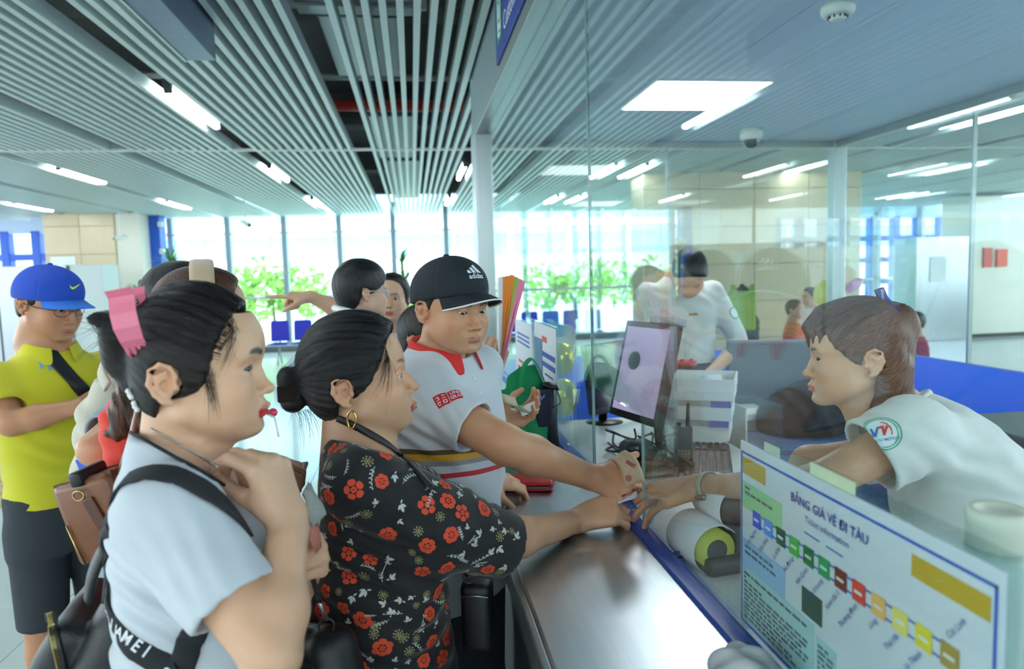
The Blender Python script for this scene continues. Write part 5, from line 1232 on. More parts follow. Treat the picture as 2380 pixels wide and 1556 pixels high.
def build_cap_man():
    root = empty('person', (0.09, 1.78, 0), 'man in white polo with red collar and black cap reaching across the counter', 'person')
    yaw = -142; hp = PY(1046, 718, 1.76); M = face_frame(hp, yaw, -5, 0, 1.0)
    head = head_group(M, zw=0.86, lips=1.0, open=1.6, lid=0.62, cheek=1.1, jaw=1.12, neck=55, neckb=56, lipcol=(176, 106, 96), browcol=(60, 50, 46), nose=0.95, nosew=1.2, occ=10, blush=0.3, throat=4)
    by = -128; B = body_frame((0.07, 1.80, 0), by)
    shR = PY(985, 925, 1.68); elR = PXX(1175, 1035, 0.19); wrR = PXX(1368, 1108, 0.395)
    shL = B @ Vector((-0.17, 0, 1.36)); elL = PY(1040, 1050, 2.0); wrL = PY(1150, 985, 1.98)
    arm = Grp(k=0.02); arm.loft([(0, -0.01, 1.1, 0.14, 0.10), (0, -0.01, 1.34, 0.15, 0.09), (0, -0.012, 1.40, 0.07, 0.06), (0, -0.01, 1.45, 0.058, 0.056)], M=B)
    arm.cap(shR, elR, 0.056, 0.043, 0.03); mid = elR.lerp(wrR, 0.3); arm.cap(elR, mid, 0.042, 0.043, 0.02); arm.cap(mid, wrR, 0.043, 0.030, 0.02)
    arm.cap(shL, elL, 0.05, 0.042, 0.03); arm.cap(elL, wrL, 0.041, 0.029, 0.02)
    hR = hand_group(wrR, PXX(1448, 1130, 0.478) - wrR, Vector((-0.15, -0.75, 0.6)), -1, 1.12,
                    curl=dict(index=(22, 34, 20), middle=(30, 45, 25), ring=(36, 50, 25), pinky=(40, 52, 25)), thumb=((0.62, 0.72, 0.05), 2, 6))
    hL = hand_group(wrL, PY(1215, 970, 2.0) - wrL, Vector((0.3, 0.55, -0.75)), 1, 1.0,
                    curl=dict(index=(30, 42, 20), middle=(34, 44, 22), ring=(36, 46, 22), pinky=(38, 46, 22)), thumb=((0.6, 0.7, -0.4), 20, 25))
    sp = [(tuple(PXX(1090, 1032, 0.10)), 0.007, (150, 92, 80)), (tuple(PXX(1195, 1050, 0.2) + Vector((0, -0.04, 0))), 0.006, (120, 60, 56))]
    hb = [M @ Vector(v) for v in (mm(-90, -95, -150), mm(90, 115, 40), mm(-90, 110, -150), mm(90, -95, 40))]
    body, bme = mk_skin(root, [arm, head, hR, hL], [box_of(hb, 0.008, 0.0023), box_of([shR, elR, wrR], 0.055, 0.0034), hbox(hR, 0.0028), box_of([elL, wrL], 0.05, 0.004), hbox(hL, 0.003), box_of([*lb(B, (-.12, -.09, 1.34), (.12, .08, 1.45))], 0.01, 0.005)],
                        (214, 166, 134), [head], [hR, hL], sp)
    add_eyes(M, body, (0.3, 1, -0.32))
    # short hair under the cap
    hg = hair_group(M, [(60, 60), (40, 40), (20, 20), (5, 12), (-4, 8), (-10, -26), (-45, -40), (-60, -60)], grow=(3, 3, 3), occ=10, groove=0.0005, zw=0.9, cuts=lambda g: [g.ell(mm(s * 86, -12, -8), mm(24, 20, 27), 0.004, 's') for s in (-1, 1)])
    obj('hair', sdf_mesh('hair', [hg], [box_of([M @ Vector(mm(x, y, z)) for x in (-85, 85) for y in (-110, 70) for z in (-65, 50)], 0.003, 0.004)], BLK, flow=hg.flow), root)
    # polo shirt
    po = Grp(); po.loft([(0, 0.0, 0.80, 0.185, 0.125), (0, 0.0, 1.05, 0.180, 0.12), (0, 0.005, 1.22, 0.19, 0.122), (0, 0.0, 1.32, 0.19, 0.108), (0, -0.008, 1.37, 0.16, 0.098), (0, -0.012, 1.41, 0.115, 0.085), (0, -0.012, 1.44, 0.08, 0.07)], M=B)
    hem = shR.lerp(elR, 0.64); po.cap(B @ Vector((0.13, -0.005, 1.345)), shR, 0.055, 0.068, 0.03); po.sleeve(shR, hem, 0.070, 0.066, 0.03, hollow=0.03)
    po.sleeve(shL, shL.lerp(elL, 0.6), 0.066, 0.064, 0.03)
    po.folds([(B @ Vector((0.16, 0.04, 1.24)), 0.10, (0.5, -0.2, 1), 0.045, 0.004), (shR.lerp(hem, 0.6), 0.09, (1, 0, 0.5), 0.04, 0.0028), (B @ Vector((0.1, 0.0, 1.08)), 0.15, (0.3, 0, 1), 0.07, 0.005)])
    nc = B @ Vector((0, 0.0, 1.405)); CN = np.array(nc, F32); NN = np.array((B.to_3x3() @ Vector((0, 0.35, 1))).normalized(), F32); po.cap(nc + Vector(NN.tolist()) * 0.075, nc + Vector(NN.tolist()) * 0.17, 0.078, 0.09, 0.006, 's'); po.hollow()
    m_po = stripe_mat()
    Bi = np.array(B.inverted(), F32)
    def pf(P):
        q = P @ Bi[:3, :3].T + Bi[:3, 3]; z = q[:, 2] - 0.12 * (q[:, 0] - 0.1); return np.stack([z, z * 0, z * 0], 1)
    tme = sdf_mesh('polo_shirt', [po], [box_of([*lb(B, (-.2, -.14, 0.80), (.2, .14, 1.43)), hem + Vector((0.02, -0.05, -0.06)), shR + Vector((0, -0.07, 0.07))], 0.02, 0.0042)], m_po, flow=pf)
    plo = obj('polo_shirt', tme, root); tbv = bvh_of(tme)
    m_col = mat('red_collar', (222, 52, 48), rough=0.8); ring = []
    for i in range(26):
        a = -2.75 + 5.5 * i / 25; d_ = B.to_3x3() @ Vector((math.sin(a), -math.cos(a), 0)); d_ = d_.normalized()
        ring.append(nc + d_ * 0.072 + Vector((0, 0, 0.046 - 0.034 * (1 - math.cos(a)) * 0.5 * 1.1)))
    polo_collar(B, ring, m_col, plo, h=0.042)
    for k, z in enumerate((1.36, 1.325)):
        h = tbv.ray_cast(B @ Vector((0.0, 0.3, z)), B.to_3x3() @ Vector((0, -1, 0)))
        if h[0] is not None: MB().lathe([(0.0001, 0.002), (0.004, 0.0015), (0.005, 0)], 12, frame(h[0], h[1].orthogonal(), h[1].cross(h[1].orthogonal()))).build('button', m_white, plo, True)
    # red square prints on the sleeve
    def sq(px, py, w, lines, nm):
        p = PY(px, py, 1.6); d_ = (p - Vector(CAM)).normalized(); h = tbv.ray_cast(Vector(CAM) + d_ * 0.8, d_, 2.0)
        if h[0] is None: return
        n = h[1]; ux = Vector((0.92, 0.1, 0.28)); ux = (ux - n * ux.dot(n)).normalized(); Mx = frame(h[0], ux, n.cross(ux)); k = 7
        vs = [Vector((w * (i / k - .5), w * (j / k - .5), 0)) for j in range(k + 1) for i in range(k + 1)]; fs = [(j * (k + 1) + i, j * (k + 1) + i + 1, (j + 1) * (k + 1) + i + 1, (j + 1) * (k + 1) + i) for j in range(k) for i in range(k)]
        decal(nm, [(vs, fs)], Mx, tbv, mat('logo_red', (216, 40, 40), rough=0.7), plo, 0.001)
        if lines == 'kana':
            geo = []
            def bar(x0, y0, x1, y1): geo.append(([Vector((x * w, y * w, 0)) for x, y in ((x0, y0), (x1, y0), (x1, y1), (x0, y1))], [(0, 1, 2, 3)]))
            for b_ in ((-.34, .25, -.12, .31), (-.17, .06, -.11, .31), (-.36, .04, -.08, .10), (.1, .26, .34, .32), (.06, .05, .36, .11), (-.36, -.14, -.10, -.08), (-.36, -.34, -.30, -.08), (-.16, -.22, -.10, -.08), (-.28, -.36, -.12, -.30), (.08, -.14, .36, -.08), (.08, -.36, .14, -.08), (.30, -.36, .36, -.08), (.08, -.36, .36, -.30)): bar(*b_)
            decal('sleeve_logo_print', geo, Mx, tbv, m_print, plo, 0.0022)
        else:
            for t_, oy in (('UNI', 0.2), ('QLO', -0.2)):
                v, f = text_geo(t_, w * 0.42, bold=0.02); decal('sleeve_logo_print', [([p + Vector((0, oy * w, 0)) for p in v], f)], Mx, tbv, m_print, plo, 0.0022)
    sq(1026, 930, 0.033, 'kana', 'sleeve_logo'); sq(1058, 918, 0.030, 'text', 'sleeve_logo')
    # trousers
    tr = Grp(); tr.loft([(0, 0.0, 0.45, 0.15, 0.11), (0, 0.0, 0.85, 0.17, 0.12)], M=B)
    for s in (-1, 1): tr.cap(B @ Vector((s * 0.085, 0, 0.5)), B @ Vector((s * 0.085, 0.0, 0.05)), 0.085, 0.055, 0.03)
    obj('trousers', sdf_mesh('trousers', [tr], [box_of([*lb(B, (-.18, -.14, 0.0), (.18, .14, 0.86))], 0.01, 0.014)], mat('navy_trousers', (40, 44, 54), rough=0.8)), root)
    for s in (-1, 1): MB().box((-0.045, -0.10, 0), (0.045, 0.15, 0.07), B @ Matrix.Translation((s * 0.085, 0, 0)), bev=0.02).build('shoe', m_black, root, True)
    # cap
    Mc = M @ Matrix.Translation(mm(0, 0, 10)) @ Matrix.Rotation(R(6), 4, 'X'); hat, crown, brim, edge = cap_hat(Mc, 'black baseball cap with white three stripe logo and white brim edge', (24, 34, 42), (24, 32, 40), rise=86, brim=70, dip=26, grow=6)
    MB().tube(edge, 0.0022, 6).build('brim_piping', m_white, brim, True)
    cbv = bvh_of(crown.data)
    fwd = (Mc.to_3x3() @ Vector((0.0, 1, 0.35))).normalized(); o0 = Mc @ Vector(mm(0, 95, 74)); Mx = frame(o0, -(Mc.to_3x3() @ Vector((1, 0, 0))) if False else Mc.to_3x3() @ Vector((-1, 0, 0)), Mc.to_3x3() @ Vector((0, -0.35, 1)))
    geo = []
    for k, (x0, x1, h_) in enumerate(((-0.021, -0.011, 0.009), (-0.0085, 0.0035, 0.016), (0.006, 0.019, 0.023))):
        sl = 0.0; geo.append(([Vector((x0, 0.0005, 0)), Vector((x1, 0.0005, 0)), Vector((x1 - h_ * 0.62 + (x1 - x0) * 0.05, h_, 0)) if k else Vector((x1 - h_ * 0.62, h_, 0)), Vector((x0 - h_ * 0.62 + 0.002 + (x1 - x0) * 0.30, h_ * 0.86, 0))], [(0, 1, 2, 3)]))
    v, f = text_geo('adidas', 0.0175, bold=0.02); geo.append(([p + Vector((0, -0.008, 0)) for p in v], f))
    decal('cap_logo', geo, Mx, cbv, m_print, crown, 0.0016, -fwd)
    return dict(root=root, hR=hR, hL=hL, M=M, tbv=tbv)
W3 = build_cap_man()
# ---- ticket clerk leaning over the desk
def build_clerk():
    root = empty('person', (1.05, 1.15, 0), 'female ticket clerk in white shirt with navy hair claw leaning over the desk', 'person')
    yaw = 66; hp = PY(1997, 828, 1.31); M = face_frame(hp, yaw, -2, 0, 0.97)
    head = head_group(M, zw=0.86, lips=1.05, lid=0.8, cheek=1.02, jaw=0.95, neck=44, neckb=45, lipcol=(214, 84, 66), browcol=(96, 74, 62), nose=0.95, nosew=0.95, occ=10, blush=0.25, fore=4)
    # torso frame leaning forward (to the left of the picture)
    neck = PY(2098, 962, 1.33); hip = Vector((1.23, 1.12, 0.93)); zt = (neck - hip).normalized(); fw = Vector((-0.9, 0.42, 0)); yt = (fw - zt * fw.dot(zt)).normalized(); xt = yt.cross(zt)
    B = Matrix(((xt.x, yt.x, zt.x, hip.x), (xt.y, yt.y, zt.y, hip.y), (xt.z, yt.z, zt.z, hip.z), (0, 0, 0, 1))); L = (neck - hip).length
    shL = PY(2118, 1012, 1.165); elL = PY(1890, 1128, 1.18); wrL = PXX(1632, 1130, 0.62); shR = B @ Vector((0.165, 0.0, L - 0.09)); elR = PY(1880, 1075, 1.5); wrR = Vector((0.74, 1.47, 1.035))
    arm = Grp(k=0.02); arm.loft([(0, -0.01, L - 0.16, 0.13, 0.085), (0, -0.01, L - 0.07, 0.13, 0.07), (0, 0.0, L - 0.02, 0.07, 0.055), (0, 0.01, L + 0.03, 0.05, 0.048)], M=B)
    arm.cap(neck, hp + Vector((0.035, -0.01, -0.07)), 0.047, 0.045, 0.03)
    arm.cap(shL, elL, 0.043, 0.034, 0.03); mid = elL.lerp(wrL, 0.3); arm.cap(elL, mid, 0.032, 0.032, 0.02); arm.cap(mid, wrL, 0.032, 0.0225, 0.02)
    arm.cap(shR, elR, 0.042, 0.036, 0.03); arm.cap(elR, wrR, 0.035, 0.024, 0.02)
    hL = hand_group(wrL, PXX(1440, 1166, 0.475) - wrL, Vector((0.25, -0.62, 0.75)), 1, 1.18, curl=dict(index=(6, 10, 6), middle=(8, 12, 6), ring=(14, 14, 8), pinky=(20, 16, 8)), thumb=((0.35, 0.9, -0.15), 4, 8))
    hR = hand_group(wrR, Vector((-0.5, 0.5, -0.06)), Vector((0, 0.1, 1)), -1, 1.0)
    hb = [M @ Vector(v) for v in (mm(-85, -60, -140), mm(85, 115, 70), mm(-85, 112, -140), mm(85, -60, 70))]
    body, bme = mk_skin(root, [arm, head, hL, hR], [box_of(hb, 0.008, 0.0021), box_of([shL, elL], 0.06, 0.0035), box_of([elL, wrL], 0.05, 0.0032), hbox(hL, 0.0026), box_of([shR, elR, wrR], 0.06, 0.0045), hbox(hR, 0.004), box_of([*lb(B, (-.14, -.09, L - .15), (.14, .08, L + .03))], 0.01, 0.005)],
                        (228, 186, 156), [head], [hL, hR])
    add_eyes(M, body, (-0.5, 1, -0.15))
    # shirt
    sh = Grp(); sh.loft([(0, 0.0, -0.12, 0.185, 0.135), (0, 0.0, 0.05, 0.165, 0.12), (0, 0.005, L * 0.55, 0.17, 0.122), (0, 0.0, L - 0.11, 0.175, 0.108), (0, -0.008, L - 0.05, 0.14, 0.085), (0, -0.005, L - 0.01, 0.085, 0.07), (0, 0.0, L + 0.015, 0.062, 0.06)], M=B)
    for s in (-1, 1): sh.ell(B @ Vector((s * 0.07, 0.075, L * 0.62)), (0.07, 0.06, 0.07), 0.05)
    hem = shL.lerp(elL, 0.42); sh.cap(B @ Vector((-0.12, -0.005, L - 0.075)), shL, 0.055, 0.064, 0.03); sh.sleeve(shL, hem, 0.068, 0.072, 0.03, hollow=0.03)
    sh.sleeve(shR, shR.lerp(elR, 0.5), 0.062, 0.066, 0.03, hollow=0.02)
    sh.folds([(shL.lerp(hem, 0.3), 0.09, (0.6, 0.3, 1), 0.05, 0.0035), (B @ Vector((-0.14, 0.03, L * 0.6)), 0.13, (0.3, 0.3, 1), 0.06, 0.005), (B @ Vector((-0.1, -0.06, L * 0.4)), 0.16, (1, 0, 0.6), 0.09, 0.004)])
    CN = np.array(neck + zt * 0.000, F32); NN = np.array((zt + yt * 0.25).normalized(), F32); sh.hollow()
    m_sh = mat('white_uniform', (216, 222, 216), rough=0.75, sheen=0.15, bump=0.04, bscale=1500)
    tme = sdf_mesh('uniform_shirt', [sh], [box_of([*lb(B, (-.2, -.15, -0.1), (.2, .17, L + .02)), hem, shL + Vector((0, -0.07, 0)), shR.lerp(elR, .5)], 0.045, 0.0042)], m_sh)
    uso = obj('uniform_shirt', tme, root); tbv = bvh_of(tme)
    ax = (hem - shL).normalized(); e1 = ax.orthogonal().normalized(); e2 = ax.cross(e1); seam = []
    for i in range(30):
        a = 2 * math.pi * i / 30; h = tbv.ray_cast(hem - ax * 0.022, e1 * math.cos(a) + e2 * math.sin(a), 0.15)
        if h[0] is not None and (h[0] - hem).length < 0.1: seam.append(h[0] - (h[0] - hem).normalized() * 0.0002)
    if len(seam) > 20: MB().tube(seam, 0.0012, 5, closed=True).build('sleeve_seam', m_sh, uso, True)
    col = [B @ Vector((0.062 * math.sin(a), -0.058 * math.cos(a), L + 0.005)) for a in np.linspace(-2.6, 2.6, 22)]
    polo_collar(B, col, m_sh, uso, h=0.035)
    # round sleeve patch
    p = PY(2046, 1008, 1.12); d_ = (p - Vector(CAM)).normalized(); h = tbv.ray_cast(Vector(CAM) + d_ * 0.6, d_, 2.0)
    if h[0] is not None:
        n = h[1]; ux = Vector((0.80, -0.30, 0.25)); ux = (ux - n * ux.dot(n)).normalized(); Mx = frame(h[0], ux, n.cross(ux))
        def disc(r0, r1, nn=40):
            vs = [Vector((r * math.cos(2 * math.pi * i / nn), r * math.sin(2 * math.pi * i / nn), 0)) for r in ((r0, (r0 + r1) / 2, r1) if r0 > 0 else (0.0005, r1 * .35, r1 * .7, r1)) for i in range(nn)]; k = 3 if r0 > 0 else 4
            return (vs, [(a * nn + i, a * nn + (i + 1) % nn, (a + 1) * nn + (i + 1) % nn, (a + 1) * nn + i) for a in range(k - 1) for i in range(nn)])
        rr = 0.034; decal('patch_ground', [disc(0, rr)], Mx, tbv, mat('patch_white', (222, 238, 236), rough=0.6), uso, 0.0012)
        decal('patch_ring', [disc(rr * 0.93, rr), disc(rr * 0.80, rr * 0.85)], Mx, tbv, mat('patch_green', (60, 168, 128), rough=0.6), uso, 0.002)
        def stroke(pts, w):
            out = []
            for a, b in zip(pts[:-1], pts[1:]):
                a = Vector((*a, 0)) * rr; b = Vector((*b, 0)) * rr; t = (b - a).normalized(); nn = Vector((-t.y, t.x, 0)) * w * rr; out.append(([a - nn - t * w * rr, a + nn - t * w * rr, b + nn + t * w * rr, b - nn + t * w * rr], [(0, 1, 2, 3)]))
            return out
        m_r = mat('patch_red', (214, 66, 60), rough=0.6); m_b = mat('patch_blue', (60, 120, 190), rough=0.6)
        decal('patch_emblem_blue', stroke([(-.62, -.12), (-.35, .3), (-.3, -.12), (-.02, .3)], 0.05), Mx, tbv, m_b, uso, 0.0022)
        decal('patch_emblem_red', stroke([(0.0, .3), (.2, .3), (.12, -.12), (.42, .22)], 0.06) + [disc(rr * .60, rr * .66)] if False else stroke([(0.0, .3), (.22, .3), (.14, -.12), (.42, .24)], 0.06) + stroke([(.52 * math.cos(t) + 0.05, .52 * math.sin(t) + 0.08) for t in np.linspace(-0.5, 1.2, 9)], 0.03), Mx, tbv, m_r, uso, 0.0022)
        v, f = text_geo('HANOI METRO', rr * 0.235, bold=0.01); decal('patch_lettering', [([q + Vector((-rr * .02, -rr * 0.42, 0)) for q in v], f)], Mx, tbv, m_b, uso, 0.0022)
    # trousers below the desk
    tr = Grp(); tr.cap(hip - zt * 0.06, Vector((1.28, 1.12, 0.8)), 0.15, 0.14, 0.05); 
    for s in (-1, 1): tr.cap(Vector((1.28, 1.12 + s * 0.09, 0.8)), Vector((1.26, 1.12 + s * 0.1, 0.16)), 0.085, 0.055, 0.04)
    obj('trousers', sdf_mesh('trousers', [tr], [box_of([Vector((1.05, 0.9, 0.10)), Vector((1.48, 1.36, 0.95))], 0.01, 0.014)], mat('grey_trousers', (70, 74, 84), rough=0.8)), root)
    for s in (-1, 1): MB().box((-0.15, -0.045, 0.1), (0.10, 0.045, 0.17), Matrix.Translation((1.25, 1.12 + s * 0.1, -0.1)), bev=0.02).build('shoe', m_black, root, True)
    # hair: half up, fringe, lengths to the shoulder
    line = [(112, 96), (95, 88), (80, 78), (62, 74), (46, 66), (28, 55), (8, 38), (-8, 18), (-20, -26), (-110, -28), (-180, -30)]
    def ex(g):
        for s in (-1, 1):
            g.chain([mm(s * 60, -50, 10), mm(s * 60, -46, -50), mm(s * 56, -26, -100), mm(s * 44, -6, -132)], [0.022, 0.022, 0.017, 0.004], 0.012)
            g.chain([mm(s * 40, -62, -20), mm(s * 46, -62, -85), mm(s * 52, -84, -122), mm(s * 46, -108, -132)], [0.03, 0.024, 0.014, 0.003], 0.014)
        g.chain([mm(0, -70, 0), mm(0, -72, -80), mm(0, -92, -120), mm(5, -118, -128)], [0.03, 0.026, 0.016, 0.003], 0.016)
        g.ell(mm(0, -80, 58), mm(30, 34, 46), 0.012)                                                     # pony hump behind the claw
        fr = [(-58, 48), (-44, 70), (-26, 82), (-8, 89), (10, 89), (28, 82), (44, 71), (57, 50)]
        for i, (x, y) in enumerate(fr): g.chain([mm(x * 0.6, y * 0.8, 92), mm(x * 0.95, y + 6, 62), mm(x, y + 8, 23 - 14 * (abs(x) > 50) + 4 * (i % 3))], [0.014, 0.011, 0.003], 0.008)
    def ex2(g):
        ex(g)
        for s in (-1, 1): g.ell(mm(s * 88, -10, -8), mm(32, 22, 29), 0.004, 's')
    hg = hair_group(M, line, grow=(8, 6, 14), extra=ex2, axis=(0, -0.75, 0.65), zw=1.0, occ=10, groove=0.0014)
    RB2 = hair_mat('chestnut_hair', (56, 28, 16), (164, 100, 62))
    hme = sdf_mesh('hair', [hg], [box_of([M @ Vector(mm(x, y, z)) for x in (-95, 95) for y in (-125, 105) for z in (-140, 118)], 0.005, 0.0028)], RB2, flow=hg.flow)
    hair = obj('hair', hme, root); hbv = bvh_of(hme); rg = random.Random(5); ps = []
    for i in range(130):
        a = rg.uniform(-1.3, 0.3); s0 = M @ Vector(mm(84 * math.sin(a), 84 * math.cos(a), rg.uniform(30, 95))); s3 = M @ Vector(mm(rg.gauss(0, 10), -60, 92 + rg.gauss(0, 6))); q = []
        for p_ in bez(s0, s0.lerp(s3, 0.33), s0.lerp(s3, 0.7), s3, 9):
            h = hbv.find_nearest(p_ + (p_ - hp) * 0.6); q.append(h[0] + h[1] * 0.0014)
        ps.append(q)
    for i in range(120):
        k = i % 3
        if k == 0: c = Vector(mm(-rg.uniform(45, 66), -rg.uniform(20, 60), -40)); e = c + Vector(mm(rg.gauss(4, 8), rg.uniform(-25, 22), -rg.uniform(60, 100)))
        elif k == 1: c = Vector(mm(-rg.uniform(0, 50), -75, -80)); e = c + Vector(mm(rg.gauss(0, 14), -rg.uniform(15, 55), -rg.uniform(35, 60)))
        else: x = rg.uniform(-62, 55); c = Vector(mm(x * 0.8, 86 - abs(x) * 0.5, 74)); e = Vector(mm(x + rg.gauss(0, 5), 96 - abs(x) * 0.75, 26 + rg.gauss(0, 8)))
        ps.append([M @ p_ for p_ in bez(c, c.lerp(e, 0.3) + Vector(mm(-3, 4, 2)), c.lerp(e, 0.75) + Vector(mm(-3, 3, 0)), e, 7)])
    strands('loose_hair', ps, 0.00045, RB2, hair)
    # navy claw
    cl = empty('hair_clip', M @ Vector(mm(0, -55, 110)), 'glossy navy claw clip on top of the clerk hair', 'hair clip'); m_nv = mat('navy_plastic', (34, 32, 120), rough=0.15, coat=0.5)
    A = M.to_3x3(); o0 = M @ Vector(mm(-8, -52, 104))
    for s in (-1, 1):
        mb = MB(); pts = [o0 + A @ Vector(mm(s * 4, 14, 34)), o0 + A @ Vector(mm(s * 5, 9, 20)), o0 + A @ Vector(mm(s * 8, 2, 6)), o0 + A @ Vector(mm(s * 16, -8, -8)), o0 + A @ Vector(mm(s * 24, -16, -24))]
        mb.tube(catmull(pts, 4), 0.004, 8, flat=(0.017, 0.004), up=A @ Vector((s, 0.2, 0.4))); mb.build('jaw', m_nv, cl, True)
        for t_ in (-0.006, 0.0, 0.006): MB().tube([pts[-1] + A @ Vector((0, 0, 0)) + (A @ Vector((0, 0.8, 0.3))) * t_, pts[-1] + A @ Vector(mm(-s * 6, -6, -12)) + (A @ Vector((0, 0.8, 0.3))) * t_], 0.002, 5).build('tooth', m_nv, cl, True)
    # nose stud, watch
    st = M @ Vector(mm(-15.5, 92, -40)); stud = empty('nose_stud', st, 'tiny silver nose stud of the ticket clerk', 'nose stud'); hh = bvh_of(bme).find_nearest(st)
    MB().lathe([(0.0001, -0.0015), (0.0014, 0), (0.0001, 0.0015)], 8, Matrix.Translation(hh[0])).build('ball', m_steel2, stud, True)
    wt = empty('wrist_watch', wrL, 'wrist watch with pale green strap on the clerk wrist', 'watch'); fdir = (wrL - elL).normalized(); wc = wrL - fdir * 0.018; e1 = fdir.orthogonal().normalized(); e2 = fdir.cross(e1); ring = []
    bb = bvh_of(bme)
    for i in range(28):
        a = 2 * math.pi * i / 28; h = bb.ray_cast(wc, e1 * math.cos(a) + e2 * math.sin(a), 0.1); r_ = (e1 * math.cos(a) + e2 * math.sin(a)); ring.append(h[0] + r_ * 0.002 if h[0] is not None else wc + r_ * 0.027)
    m_ws = mat('pale_green_strap', (190, 198, 176), rough=0.5); MB().tube(ring, 0.003, 8, closed=True, flat=(0.016, 0.004), up=[(p_ - wc).normalized() for p_ in ring]).build('strap', m_ws, wt, True)
    fc = Vector((-0.1, -0.75, -0.6)); fc = (fc - fdir * fc.dot(fdir)).normalized(); MB().box((-0.017, -0.019, -0.003), (0.017, 0.019, 0.008), frame(wc + fc * 0.026, fdir, fc.cross(fdir)), bev=0.004).build('case', mat('watch_case', (150, 152, 140), rough=0.25, metal=0.6), wt, True)
    MB().box((-0.014, -0.016, 0.0075), (0.014, 0.016, 0.0088), frame(wc + fc * 0.026, fdir, fc.cross(fdir))).build('screen', mat('watch_glass', (30, 32, 34), rough=0.1), wt)
    return dict(root=root, hL=hL, M=M, B=B)
W4 = build_clerk()
